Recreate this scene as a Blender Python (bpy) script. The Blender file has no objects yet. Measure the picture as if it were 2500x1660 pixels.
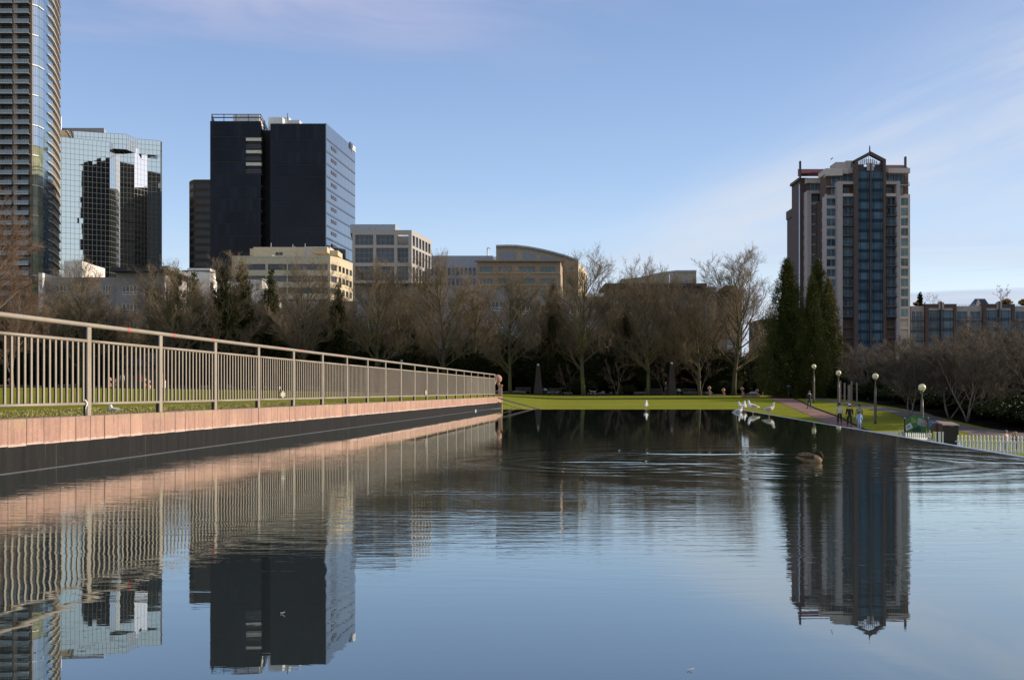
import bpy, math, random
import numpy as np
from mathutils import Vector, Matrix, Quaternion
R = math.radians
random.seed(7)
scene = bpy.context.scene
COL = scene.collection

# ------------------------------------------------------------------ camera, sky, sun, exposure
CAMZ, FPX, CX, HY = 0.816, 2600.0, 1250.0, 954.0
cam_d = bpy.data.cameras.new("camera")
cam_d.sensor_width = 36.0
cam_d.lens = FPX / 2500 * 36
cam_d.shift_y = (HY - 830.0) / 2500
cam_d.clip_start, cam_d.clip_end = 0.05, 8000
cam = bpy.data.objects.new("camera", cam_d)
cam.location = (0, 0, CAMZ)
cam.rotation_euler = (R(90), 0, 0)
COL.objects.link(cam)
scene.camera = cam

SUN_EL, SUN_AZ = 19.0, 10.0            # azimuth measured from +X towards +Y
scene.view_settings.view_transform = 'Standard'
scene.view_settings.look = 'None'
scene.view_settings.gamma = 1
scene.view_settings.exposure = 0.46
scene.view_settings.use_curve_mapping = False

world = bpy.data.worlds.new("World")
scene.world = world
world.use_nodes = True
wn = world.node_tree
wn.nodes.clear()

class NT:
    """small helper to write node graphs"""
    def __init__(s, tree): s.t = tree
    def n(s, typ, **kw):
        nd = s.t.nodes.new(typ)
        for k, v in kw.items():
            if k.startswith('i_'):
                nd.inputs[k[2:].replace('_', ' ')].default_value = v
            else:
                setattr(nd, k, v)
        return nd
    def l(s, a, b): s.t.links.new(a, b)
    def m(s, op, a, b=None, c=None, clamp=False):
        nd = s.t.nodes.new('ShaderNodeMath'); nd.operation = op; nd.use_clamp = clamp
        for i, v in enumerate((a, b, c)):
            if v is None: continue
            if isinstance(v, (int, float)): nd.inputs[i].default_value = v
            else: s.l(v, nd.inputs[i])
        return nd.outputs[0]
    def vm(s, op, a, b=None):
        nd = s.t.nodes.new('ShaderNodeVectorMath'); nd.operation = op
        for i, v in enumerate((a, b)):
            if v is None: continue
            if isinstance(v, (tuple, list)): nd.inputs[i].default_value = v
            else: s.l(v, nd.inputs[i])
        return nd.outputs[0]
    def sep(s, v):
        nd = s.t.nodes.new('ShaderNodeSeparateXYZ'); s.l(v, nd.inputs[0]); return nd.outputs
    def comb(s, x, y, z=0.0):
        nd = s.t.nodes.new('ShaderNodeCombineXYZ')
        for i, v in enumerate((x, y, z)):
            if isinstance(v, (int, float)): nd.inputs[i].default_value = v
            else: s.l(v, nd.inputs[i])
        return nd.outputs[0]
    def noise(s, vec, scale=1, detail=2, rough=0.5, dist=0.0):
        nd = s.t.nodes.new('ShaderNodeTexNoise')
        if vec is not None: s.l(vec, nd.inputs['Vector'])
        nd.inputs['Scale'].default_value = scale; nd.inputs['Detail'].default_value = detail
        nd.inputs['Roughness'].default_value = rough; nd.inputs['Distortion'].default_value = dist
        return nd.outputs['Fac']
    def mr(s, v, a, b, c=0.0, d=1.0, smooth=False):
        nd = s.t.nodes.new('ShaderNodeMapRange')
        if smooth: nd.interpolation_type = 'SMOOTHSTEP'
        s.l(v, nd.inputs['Value'])
        for k, x in (('From Min', a), ('From Max', b), ('To Min', c), ('To Max', d)):
            nd.inputs[k].default_value = x
        return nd.outputs[0]
    def mix(s, f, a, b, typ='MIX'):
        nd = s.t.nodes.new('ShaderNodeMix'); nd.data_type = 'RGBA'; nd.blend_type = typ
        for sock, v in ((nd.inputs[0], f), (nd.inputs[6], a), (nd.inputs[7], b)):
            if isinstance(v, (int, float)): sock.default_value = v
            elif isinstance(v, (tuple, list)): sock.default_value = (*v[:3], 1)
            else: s.l(v, sock)
        return nd.outputs[2]

def build_world():
    g = NT(wn)
    out = g.n('ShaderNodeOutputWorld'); bg = g.n('ShaderNodeBackground')
    g.l(bg.outputs[0], out.inputs[0])
    sky = g.n('ShaderNodeTexSky', sky_type='NISHITA', sun_disc=False)
    sky.sun_elevation = R(SUN_EL); sky.sun_rotation = R(90 - SUN_AZ)
    sky.altitude = 30; sky.air_density = 1.0; sky.dust_density = 0.25; sky.ozone_density = 3.0
    tc = g.n('ShaderNodeTexCoord'); d = tc.outputs['Generated']
    x, y, z = g.sep(d)
    az = g.m('ARCTAN2', x, y)
    el = g.m('ARCSINE', z)
    # high thin cloud everywhere, projected on a flat layer so it foreshortens to the horizon
    zz = g.m('ADD', g.m('MAXIMUM', z, 0.0), 0.10)
    pl = g.comb(g.m('DIVIDE', x, zz), g.m('DIVIDE', y, zz), 0.0)
    st = g.t.nodes.new('ShaderNodeMapping'); g.l(pl, st.inputs[0])
    st.inputs['Rotation'].default_value = (0, 0, R(28)); st.inputs['Scale'].default_value = (0.34, 1.0, 1)
    n1 = g.noise(st.outputs[0], 0.75, 7, 0.55, 0.6)
    hi = g.mr(n1, 0.50, 0.76, 0, 0.22, True)
    back = g.mr(y, -0.15, -0.75, 0, 0.6, True)
    n3 = g.noise(pl, 0.9, 6, 0.55, 0.3)
    backc = g.m('MULTIPLY', back, g.mr(n3, 0.30, 0.55, 0.2, 1, True))
    # fibrous cirrus sweeping up to the right
    cl = g.m('ADD', 0.118, g.m('MULTIPLY', 0.30, g.m('SUBTRACT', az, 0.09)))
    de = g.m('SUBTRACT', el, cl)
    wd = g.m('MAXIMUM', g.m('ADD', 0.014, g.m('MULTIPLY', 0.17, g.m('SUBTRACT', az, 0.04))), 0.008)
    q = g.m('DIVIDE', de, wd)
    band = g.m('EXPONENT', g.m('MULTIPLY', g.m('MULTIPLY', q, q), -1.0))
    fib = g.noise(g.comb(g.m('MULTIPLY', az, 4.0), g.m('MULTIPLY', de, 22.0), 3.0), 1.0, 6, 0.55, 0.4)
    right = g.mr(az, 0.02, 0.22, 0, 1, True)
    offr = g.mr(az, 1.2, 0.6, 0, 1, True)
    c1 = g.m('MULTIPLY', g.m('MULTIPLY', band, g.mr(fib, 0.28, 0.66, 0.25, 1.0, True)), g.m('MULTIPLY', right, offr))
    c1 = g.m('MULTIPLY', c1, 0.85)
    # low layered bands near the horizon
    lowv = g.comb(g.m('MULTIPLY', az, 3.0), g.m('MULTIPLY', el, 46.0), 9.0)
    n2 = g.noise(lowv, 1.0, 5, 0.5, 0.5)
    lowm = g.m('MULTIPLY', g.mr(el, 0.15, 0.09, 0, 1, True), g.mr(az, -0.05, 0.2, 0.25, 1, True))
    c2 = g.m('MULTIPLY', g.m('MULTIPLY', lowm, g.mr(n2, 0.36, 0.60, 0, 1, True)), 0.85)
    n2b = g.noise(g.comb(g.m('MULTIPLY', az, 2.4), g.m('MULTIPLY', el, 40.0), 31.0), 1.0, 4, 0.5, 0.5)
    c3 = g.m('MULTIPLY', g.m('MULTIPLY', lowm, g.mr(n2b, 0.42, 0.58, 0, 1, True)), 0.85)
    # soft warm-grey veil high up on the left
    n4 = g.noise(g.comb(g.m('MULTIPLY', az, 3.2), g.m('MULTIPLY', el, 17.0), 5.0), 1.0, 5, 0.5, 0.6)
    c4 = g.m('MULTIPLY', g.m('MULTIPLY', g.mr(el, 0.27, 0.36, 0, 1, True), g.mr(az, 0.15, -0.1, 0.15, 1, True)), g.mr(n4, 0.40, 0.66, 0, 0.75, True))
    base = g.mix(1.0, sky.outputs[0], SKY_TINT, 'MULTIPLY')
    # a clear winter sky: the glow round the sun falls off a little
    sd = wn.nodes.new('ShaderNodeVectorMath'); sd.operation = 'DOT_PRODUCT'; g.l(d, sd.inputs[0])
    sd.inputs[1].default_value = (math.cos(R(SUN_EL)) * math.cos(R(SUN_AZ)), math.cos(R(SUN_EL)) * math.sin(R(SUN_AZ)), math.sin(R(SUN_EL)))
    cg = g.m('MAXIMUM', sd.outputs['Value'], 0.0)
    fall = g.m('DIVIDE', 1.0, g.m('ADD', 1.0, g.m('MULTIPLY', 0.75, g.m('MULTIPLY', cg, cg))))
    base = g.mix(1.0, base, g.comb(fall, fall, fall), 'MULTIPLY')
    c = g.mix(hi, base, (3.5, 3.9, 5.0))
    c = g.mix(c4, c, (2.6, 2.65, 3.7))
    c = g.mix(c3, c, (2.45, 2.85, 3.85))
    c = g.mix(c2, c, (3.2, 3.55, 4.2))
    c = g.mix(c1, c, (3.45, 3.7, 4.15))
    c = g.mix(backc, c, (3.6, 3.95, 3.95))
    g.l(c, bg.inputs[0])
    bg.inputs[1].default_value = SKY_STRENGTH
SKY_TINT = (1.15, .98, .985)
SKY_STRENGTH = 0.15
build_world()

sun_d = bpy.data.lights.new("sun", 'SUN')
sun_d.energy = 4.4; sun_d.angle = R(0.5); sun_d.color = (1.0, 0.87, 0.70)
sun = bpy.data.objects.new("sun", sun_d)
sdir = Vector((math.cos(R(SUN_EL)) * math.cos(R(SUN_AZ)), math.cos(R(SUN_EL)) * math.sin(R(SUN_AZ)), math.sin(R(SUN_EL))))
sun.rotation_euler = sdir.to_track_quat('Z', 'Y').to_euler()
sun.location = (60, 10, 40)
COL.objects.link(sun)

# ------------------------------------------------------------------ measuring: photograph pixel + distance -> point
def WX(px, D): return (px - CX) / FPX * D
def WZ(py, D): return CAMZ + (HY - py) / FPX * D
def XY(px, D): return (WX(px, D), D)

# ------------------------------------------------------------------ materials
MATS = {}
def mat(name, col=(.5, .5, .5), rough=.7, metal=0., var=.12, scale=1.5, bump=0., ior=1.45, spec=.5, col2=None, emit=None, orand=0.0):
    if name in MATS: return MATS[name]
    m = bpy.data.materials.new(name); m.use_nodes = True
    t = m.node_tree; t.nodes.clear(); g = NT(t)
    out = g.n('ShaderNodeOutputMaterial'); b = g.n('ShaderNodeBsdfPrincipled')
    g.l(b.outputs[0], out.inputs[0])
    b.inputs['Roughness'].default_value = rough; b.inputs['Metallic'].default_value = metal
    b.inputs['IOR'].default_value = ior
    b.inputs['Specular IOR Level'].default_value = spec
    geo = g.n('ShaderNodeNewGeometry')
    if var or col2:
        nz = g.noise(geo.outputs['Position'], scale, 5, .6)
        c2 = col2 or tuple(c * (1 - 2 * var) for c in col)
        c1 = col if col2 else tuple(min(1, c * (1 + var)) for c in col)
        f = g.mr(nz, .3, .7)
        cc_ = g.mix(f, c1, c2)
        if orand:
            rn = g.n('ShaderNodeObjectInfo').outputs['Random']
            cc_ = g.mix(g.mr(g.m('POWER', rn, 3.0), 0, 1, 0, orand), cc_, tuple(min(1, q * 3.2 + .012) for q in col))
        g.l(cc_, b.inputs['Base Color'])
    else:
        b.inputs['Base Color'].default_value = (*col, 1)
    if bump:
        nb = g.noise(geo.outputs['Position'], scale * 9, 4, .6)
        bn = g.n('ShaderNodeBump'); bn.inputs['Strength'].default_value = 1; bn.inputs['Distance'].default_value = bump
        g.l(nb, bn.inputs['Height']); g.l(bn.outputs[0], b.inputs['Normal'])
    if emit:
        b.inputs['Emission Color'].default_value = (*emit[:3], 1); b.inputs['Emission Strength'].default_value = emit[3]
    MATS[name] = m
    return m

# ------------------------------------------------------------------ objects
ORG = {}
CHILD = {}
def thing(name, label, cat, loc=(0, 0, 0), group=None):
    o = bpy.data.objects.new(name, None); COL.objects.link(o)
    o.empty_display_size = .3
    o.location = loc; ORG[o.name] = Vector(loc)
    tag(o, label, cat, group)
    return o
def tag(o, label=None, cat=None, group=None, kind=None):
    if label: o['label'] = label
    if cat: o['category'] = cat
    if group: o['group'] = group
    if kind: o['kind'] = kind
    return o
def link(name, me, parent=None, org=None):
    o = bpy.data.objects.new(name, me); COL.objects.link(o)
    if parent is not None:
        o.parent = parent
        ORG[o.name] = ORG[parent.name] if org is None else org
        CHILD.setdefault(parent.name, []).append(o)
    else:
        ORG[o.name] = Vector((0, 0, 0))
    return o

class MB:
    def __init__(s): s.v = []; s.f = []; s.mi = []; s.cur = 0
    def add(s, vs, fs):
        k = len(s.v); s.v.extend(vs)
        for f in fs: s.f.append(tuple(i + k for i in f)); s.mi.append(s.cur)
    def box(s, x0, x1, y0, y1, z0, z1):
        s.add([(x0, y0, z0), (x1, y0, z0), (x1, y1, z0), (x0, y1, z0), (x0, y0, z1), (x1, y0, z1), (x1, y1, z1), (x0, y1, z1)],
              [(0, 3, 2, 1), (4, 5, 6, 7), (0, 1, 5, 4), (1, 2, 6, 5), (2, 3, 7, 6), (3, 0, 4, 7)])
    def prism(s, poly, z0, z1):
        n = len(poly)
        zt = z1 if isinstance(z1, (list, tuple)) else [z1] * n
        zb = z0 if isinstance(z0, (list, tuple)) else [z0] * n
        s.add([(p[0], p[1], zb[i]) for i, p in enumerate(poly)] + [(p[0], p[1], zt[i]) for i, p in enumerate(poly)],
              [tuple(range(n - 1, -1, -1)), tuple(range(n, 2 * n))] + [(i, (i + 1) % n, n + (i + 1) % n, n + i) for i in range(n)])
    def tube(s, pts, rad, n=8, cap=True, flat=1.0):
        """tube along points; rad a number or a list"""
        pts = [Vector(p) for p in pts]; m = len(pts)
        rad = rad if isinstance(rad, (list, tuple)) else [rad] * m
        vs = []; up = None
        for i, p in enumerate(pts):
            d = (pts[min(i + 1, m - 1)] - pts[max(i - 1, 0)])
            if d.length < 1e-9: d = Vector((0, 0, 1))
            d.normalize()
            if up is None:
                a = Vector((0, 0, 1)) if abs(d.z) < .9 else Vector((1, 0, 0))
                up = (a - d * a.dot(d)).normalized()
            else:
                up = (up - d * up.dot(d))
                up = up.normalized() if up.length > 1e-6 else d.orthogonal().normalized()
            sd = d.cross(up); r = rad[i]
            r1, r2 = (r if isinstance(r, (tuple, list)) else (r * flat, r))
            for k in range(n):
                a = 2 * math.pi * k / n + math.pi / n
                vs.append(tuple(p + sd * (math.cos(a) * r1) + up * (math.sin(a) * r2)))
        fs = []
        for i in range(m - 1):
            for k in range(n):
                a = i * n + k; b = i * n + (k + 1) % n
                fs.append((a, b, b + n, a + n))
        if cap:
            fs.append(tuple(range(n - 1, -1, -1))); fs.append(tuple(range((m - 1) * n, m * n)))
        s.add(vs, fs)
    def lathe(s, prof, c=(0, 0, 0), n=12):
        vs = []; m = len(prof)
        for r, z in prof:
            for k in range(n):
                a = 2 * math.pi * k / n
                vs.append((c[0] + r * math.cos(a), c[1] + r * math.sin(a), c[2] + z))
        fs = [(i * n + k, i * n + (k + 1) % n, (i + 1) * n + (k + 1) % n, (i + 1) * n + k) for i in range(m - 1) for k in range(n)]
        fs += [tuple(range(n - 1, -1, -1)), tuple(range((m - 1) * n, m * n))]
        s.add(vs, fs)
    def ball(s, c, r, n=12, sq=1.0):
        k = max(6, n // 2 + 1)
        s.lathe([(max(r * math.sin(math.pi * i / k), r * .02), -r * sq * math.cos(math.pi * i / k)) for i in range(k + 1)], c, n)
    def build(s, name, mt, parent=None, smooth=False, bevel=0, local=False):
        me = bpy.data.meshes.new(name)
        if parent is not None and not local:
            ox, oy, oz = ORG[parent.name]
            vs = [(x - ox, y - oy, z - oz) for x, y, z in s.v]
        else: vs = s.v
        me.from_pydata(vs, [], s.f)
        for m_ in (mt if isinstance(mt, (list, tuple)) else [mt]): me.materials.append(m_)
        if any(s.mi): me.polygons.foreach_set('material_index', s.mi)
        if smooth: me.polygons.foreach_set('use_smooth', [True] * len(me.polygons))
        me.update()
        o = link(name, me, parent)
        if bevel:
            b = o.modifiers.new('bevel', 'BEVEL'); b.width = bevel; b.segments = 2; b.limit_method = 'ANGLE'
        return o

UNIT = {}
def unit_box(name, mt):
    k = (name, mt.name)
    if k not in UNIT:
        b = MB(); b.box(-.5, .5, -.5, .5, -.5, .5)
        me = bpy.data.meshes.new(name); me.from_pydata(b.v, [], b.f); me.materials.append(mt); UNIT[k] = me
    return UNIT[k]

CAP = 295
COUNT = {}
class Fac:
    """a plane from A to B (left to right seen from outside); u along it, v outwards, z up"""
    def __init__(s, root, A, B):
        s.root = root; s.A = Vector((A[0], A[1])); B = Vector((B[0], B[1]))
        s.L = (B - s.A).length; s.d = (B - s.A) / s.L; s.n = Vector((s.d.y, -s.d.x))
        s.th = math.atan2(s.d.y, s.d.x)
    def P(s, u, v, z):
        p = s.A + s.d * u + s.n * v
        return (p.x, p.y, z)
    def u_at(s, px):
        """u where the plane shows at photograph column px"""
        k = (px - CX) / FPX
        return (k * s.A.y - s.A.x) / (s.d.x - k * s.d.y)
    def D_at(s, u): return s.A.y + s.d.y * u
    def box(s, mb, u0, u1, v0, v1, z0, z1):
        c = [s.P(u0, v1, z0), s.P(u1, v1, z0), s.P(u1, v0, z0), s.P(u0, v0, z0)]
        mb.add(c + [(p[0], p[1], z1) for p in c], [(0, 3, 2, 1), (4, 5, 6, 7), (0, 1, 5, 4), (1, 2, 6, 5), (2, 3, 7, 6), (3, 0, 4, 7)])
    def piece(s, name, mt, u0, u1, v0, v1, z0, z1, parent=None, tilt=0.0, label=None):
        par = parent or s.root
        k = (par.name, name)
        COUNT[k] = COUNT.get(k, 0) + 1
        if COUNT[k] > CAP:
            kk = (par.name, name, mt.name)
            if kk not in REST: REST[kk] = (MB(), par, name, mt)
            s.box(REST[kk][0], u0, u1, v0, v1, z0, z1)
            return None
        me = unit_box(name, mt)
        o = bpy.data.objects.new(name, me); COL.objects.link(o); o.parent = par
        c = Vector(s.P((u0 + u1) / 2, (v0 + v1) / 2, (z0 + z1) / 2)); ORG[o.name] = ORG[par.name]
        o.location = c - ORG[par.name]
        o.scale = (abs(u1 - u0), abs(v1 - v0), abs(z1 - z0))
        o.rotation_euler = (random.gauss(0, tilt), 0, s.th + random.gauss(0, tilt)) if tilt else (0, 0, s.th)
        if label: o['label'] = label
        return o
REST = {}
def flush_rest():
    for (mb, par, name, mt) in REST.values():
        o = mb.build(name, mt, par); o['kind'] = 'stuff'
    REST.clear()

WIN = {}
def window(fac, u0, u1, z0, z1, v, fm, gm, nx=2, nz=1, fw=.08, root=None, tilt=.004, rails=None):
    """window part: a frame mesh (shared between equal windows) with its pane as sub-part"""
    root = root or fac.root
    k = (root.name, 'window'); COUNT[k] = COUNT.get(k, 0) + 1
    w, h = round(u1 - u0, 2), round(z1 - z0, 2)
    rails = rails if rails is not None else [i / nz for i in range(1, nz)]
    key = (w, h, nx, tuple(rails), fw, fm.name)
    if key not in WIN:
        b = MB(); t = .05
        b.box(-w / 2, -w / 2 + fw, -t, t, -h / 2, h / 2); b.box(w / 2 - fw, w / 2, -t, t, -h / 2, h / 2)
        b.box(-w / 2 + fw, w / 2 - fw, -t, t, h / 2 - fw, h / 2); b.box(-w / 2 + fw, w / 2 - fw, -t, t, -h / 2, -h / 2 + fw)
        for i in range(1, nx):
            x = -w / 2 + w * i / nx
            b.box(x - fw / 2, x + fw / 2, -t * .8, t * .8, -h / 2 + fw, h / 2 - fw)
        for r_ in rails:
            zz = -h / 2 + h * r_
            b.box(-w / 2 + fw, w / 2 - fw, -t * .6, t * .6, zz - fw / 2, zz + fw / 2)
        me = bpy.data.meshes.new('window'); me.from_pydata(b.v, [], b.f); me.materials.append(fm)
        WIN[key] = me
    c = Vector(fac.P((u0 + u1) / 2, v, (z0 + z1) / 2))
    o = link('window', WIN[key], root); o.location = c - ORG[root.name]; o.rotation_euler = (0, 0, fac.th)
    p = bpy.data.objects.new('pane', unit_box('pane', gm)); COL.objects.link(p); p.parent = o
    p.scale = (w - fw, .03, h - fw); p.rotation_euler = (random.gauss(0, tilt), 0, random.gauss(0, tilt))
    ORG[p.name] = ORG[o.name]
    return o

def open_wall(mb, fac, u0, u1, z0, z1, cols, rows, t=.35):
    """wall from u0..u1, z0..z1 with an opening at every column x row"""
    cols = sorted(cols); rows = sorted(rows)
    z = z0
    for (a, b) in rows:
        if a - z > .01: fac.box(mb, u0, u1, -t, 0, z, a)
        u = u0
        for (c, d) in cols:
            if c - u > .01: fac.box(mb, u, c, -t, 0, a, b)
            u = d
        if u1 - u > .01: fac.box(mb, u, u1, -t, 0, a, b)
        z = b
    if z1 - z > .01: fac.box(mb, u0, u1, -t, 0, z, z1)

def copy_tree(o, parent=None):
    c = o.copy(); COL.objects.link(c); ORG[c.name] = ORG[o.name]
    if parent is not None:
        c.parent = parent; CHILD.setdefault(parent.name, []).append(c)
    for ch in list(CHILD.get(o.name, [])): copy_tree(ch, c)
    return c
# ------------------------------------------------------------------ lie of the land
def lin(x, xs, ys): return float(np.interp(x, xs, ys))
def wall_x(D): return .1077 * D - 6.103          # inner face of the left pool wall
POOL_W, POOL_END = 10.95, 46.9
def zr(D): return lin(D, [-40, 50, 60, 83, 104, 125, 150, 180, 300], [-3.3, -2.95, -2.72, -2.0, -.95, -.33, .16, .3, .4])
def sm(t): t = min(1, max(0, t)); return t * t * (3 - 2 * t)
def zl(X, D):
    a = sm((D - 15) / 110)
    return .50 + a * (.80 * sm(-X / 60 + .05) - .12) + .1 * sm((D - 120) / 60)
def ground_z(X, D):
    u = X - wall_x(D)
    if D < 53.5: return zl(X, D) if u < -.12 else zr(D)
    b = sm((u + 14) / 13.5)
    return zl(X, D) * (1 - b) + zr(D) * b
def lawn_edge(X): return 120 + 30 * min(1, max(0, (X + 57) / 56))
def hit(px, py):
    """where the line of sight through a photograph pixel meets the ground"""
    last = None
    D = 52.0
    while D < 320:
        X = WX(px, D)
        if WZ(py, D) <= ground_z(X, D): break
        D += .25
    return X, D, ground_z(X, D)

us = [-260, -200, -160, -130] + list(np.arange(-110, -20, 3.0)) + list(np.arange(-20, -.3, 1.0)) + [-.121, -.119, 0.5] + list(np.arange(1.5, 70, 1.5)) + [75, 85, 100, 120, 150, 190, 240, 320]
Ds = list(np.arange(-30, 6, 6.0)) + list(np.arange(6, 30, 2)) + list(np.arange(30, 53, 1.0)) + [53.49, 53.51] + list(np.arange(54, 180, 1.0)) + [185, 195, 210, 240, 300, 420, 700, 1200, 3000]
gm = MB()
for D in Ds:
    for u in us:
        Dc = min(D, 400)
        X = u + wall_x(Dc) if D <= 400 else (u * (1 + (D - 400) / 120) + wall_x(Dc))
        z = ground_z(X if D <= 400 else u, Dc)
        if D < 53.5: z = zl(X, D) if u < -.12 else zr(D)
        gm.v.append((X, D, z))
nu = len(us)
for i in range(len(Ds) - 1):
    for j in range(nu - 1):
        a = i * nu + j
        gm.f.append((a, a + 1, a + nu + 1, a + nu)); gm.mi.append(0)

def ground_mat():
    m = bpy.data.materials.new('lawn_and_soil'); m.use_nodes = True; t = m.node_tree; t.nodes.clear(); g = NT(t)
    out = g.n('ShaderNodeOutputMaterial'); b = g.n('ShaderNodeBsdfPrincipled'); g.l(b.outputs[0], out.inputs[0])
    b.inputs['Roughness'].default_value = 1.0; b.inputs['Specular IOR Level'].default_value = 0.0
    p = g.n('ShaderNodeNewGeometry').outputs['Position']; x, y, z = g.sep(p)
    de = g.m('ADD', 120, g.m('MULTIPLY', 30, g.m('DIVIDE', g.m('ADD', x, 57), 56, clamp=True)))
    fine = g.noise(p, 26, 4, .7); mid = g.noise(p, 1.3, 5, .6)
    big = g.noise(g.vm('MULTIPLY', p, (.05, .12, 1)), 1, 4, .6)
    mow = g.noise(g.vm('MULTIPLY', p, (.012, .35, 0)), 1, 3, .5)
    c = g.mix(g.mr(big, .35, .65), (.235, .265, .030), (.295, .270, .050))
    c = g.mix(g.mr(mow, .42, .6, 0, .65), c, (.20, .225, .024))
    c = g.mix(g.mr(mid, .45, .8, 0, .7), c, (.26, .22, .06))
    c = g.mix(g.mr(fine, .35, .75, 0, .75), c, (.16, .175, .018))
    rim = g.m('SUBTRACT', x, g.m('SUBTRACT', g.m('MULTIPLY', y, .1077), 6.103))
    nearw = g.m('MULTIPLY', g.mr(rim, -2.6, -.9, 0, .75, True), g.mr(y, 50, 54, 1, 0))
    c = g.mix(nearw, c, (.32, .27, .10))
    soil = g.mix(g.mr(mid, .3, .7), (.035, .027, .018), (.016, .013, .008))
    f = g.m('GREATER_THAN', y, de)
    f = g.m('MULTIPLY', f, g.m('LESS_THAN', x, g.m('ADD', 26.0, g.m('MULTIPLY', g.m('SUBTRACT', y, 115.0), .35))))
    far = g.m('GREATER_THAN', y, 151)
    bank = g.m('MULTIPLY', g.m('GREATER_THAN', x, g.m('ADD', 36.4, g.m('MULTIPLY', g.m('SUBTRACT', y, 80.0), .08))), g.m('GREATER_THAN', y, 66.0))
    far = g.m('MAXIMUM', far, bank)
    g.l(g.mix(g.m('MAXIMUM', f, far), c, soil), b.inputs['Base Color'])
    bn = g.n('ShaderNodeBump'); bn.inputs['Distance'].default_value = .05; bn.inputs['Strength'].default_value = 1
    g.l(g.noise(p, 40, 3, .7), bn.inputs['Height']); g.l(bn.outputs[0], b.inputs['Normal'])
    return m
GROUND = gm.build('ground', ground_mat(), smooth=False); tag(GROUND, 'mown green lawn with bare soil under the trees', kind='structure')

# paths: sheets a little above the lawn between two photographed edges
def strip(name, e1, e2, mt, label, lift=.02, n=60, m=6, maxd=None):
    def samp(e, n):
        xs = [0]
        for a, b in zip(e, e[1:]): xs.append(xs[-1] + math.hypot(b[0] - a[0], b[1] - a[1]))
        out = []
        for i in range(n + 1):
            t = xs[-1] * i / n
            out.append((float(np.interp(t, xs, [q[0] for q in e])), float(np.interp(t, xs, [q[1] for q in e]))))
        return out
    a = [hit(*q) for q in samp(e1, n)]; b = [hit(*q) for q in samp(e2, n)]
    mb = MB()
    for i in range(n + 1):
        for j in range(m + 1):
            X = a[i][0] + (b[i][0] - a[i][0]) * j / m; D = a[i][1] + (b[i][1] - a[i][1]) * j / m
            mb.v.append((X, D, ground_z(X, D) + lift))
    for i in range(n):
        for j in range(m):
            k = i * (m + 1) + j; mb.f.append((k, k + 1, k + m + 2, k + m + 1)); mb.mi.append(0)
    o = mb.build(name, mt); tag(o, label, kind='structure'); return a, b
M_path = mat('red_asphalt', (.28, .165, .13), .95, spec=.1, var=.14, scale=.7)
M_road = mat('grey_asphalt', (.21, .165, .135), .95, spec=.1, var=.2, scale=.5)
M_kerb = mat('dark_kerb', (.035, .03, .026), 1.0, spec=0)
pl_, pr_ = strip('path', [(1870, 968.5), (1920, 990), (1965, 1009), (2010, 1030), (2040, 1042), (2085, 1062)],
      [(1937, 973), (1962, 985), (1990, 998), (2040, 1016), (2080, 1036), (2135, 1062)], M_path, 'reddish tarmac footpath crossing the lawn beside the pool')
strip('path', [(1985, 969), (2082, 984), (2190, 1000), (2252, 1006), (2294, 1020), (2345, 1036), (2400, 1047), (2560, 1062)],
      [(1985, 974), (2082, 991), (2180, 1009), (2230, 1030), (2275, 1048), (2343, 1053), (2375, 1064), (2560, 1082)], M_road, 'grey tarmac path curving under the bare trees')
kb = MB()
kb.tube([(x + .08, d, z + .03) for x, d, z in pr_], .07, 4)
tag(kb.build('kerb', M_kerb), 'dark kerb along the footpath', kind='structure')
# dark strip of path along the far lawn edge
kb = MB(); xs = list(np.arange(-130, 27, 2.0))
for X in xs:
    D = lawn_edge(X)
    for k, dd in enumerate((.3, 2.0, 4.5)): kb.v.append((X, D + dd, ground_z(X, D + dd) + .03))
for i in range(len(xs) - 1):
    for j in range(2):
        a = i * 3 + j; kb.f.append((a, a + 3, a + 4, a + 1)); kb.mi.append(0)
tag(kb.build('path', mat('brown_gravel', (.05, .035, .025), 1.0, spec=0)), 'brown path along the far edge of the lawn', kind='structure')
kb = MB()
for a, b in zip(xs, xs[1:]):
    Da, Db = lawn_edge(a), lawn_edge(b)
    kb.prism([(a, Da), (b, Db), (b, Db + .28), (a, Da + .28)], min(ground_z(a, Da), ground_z(b, Db)) - .1, max(ground_z(a, Da), ground_z(b, Db)) + .10)
tag(kb.build('kerb', M_kerb), 'low dark kerb at the far edge of the lawn', kind='structure')

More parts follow.
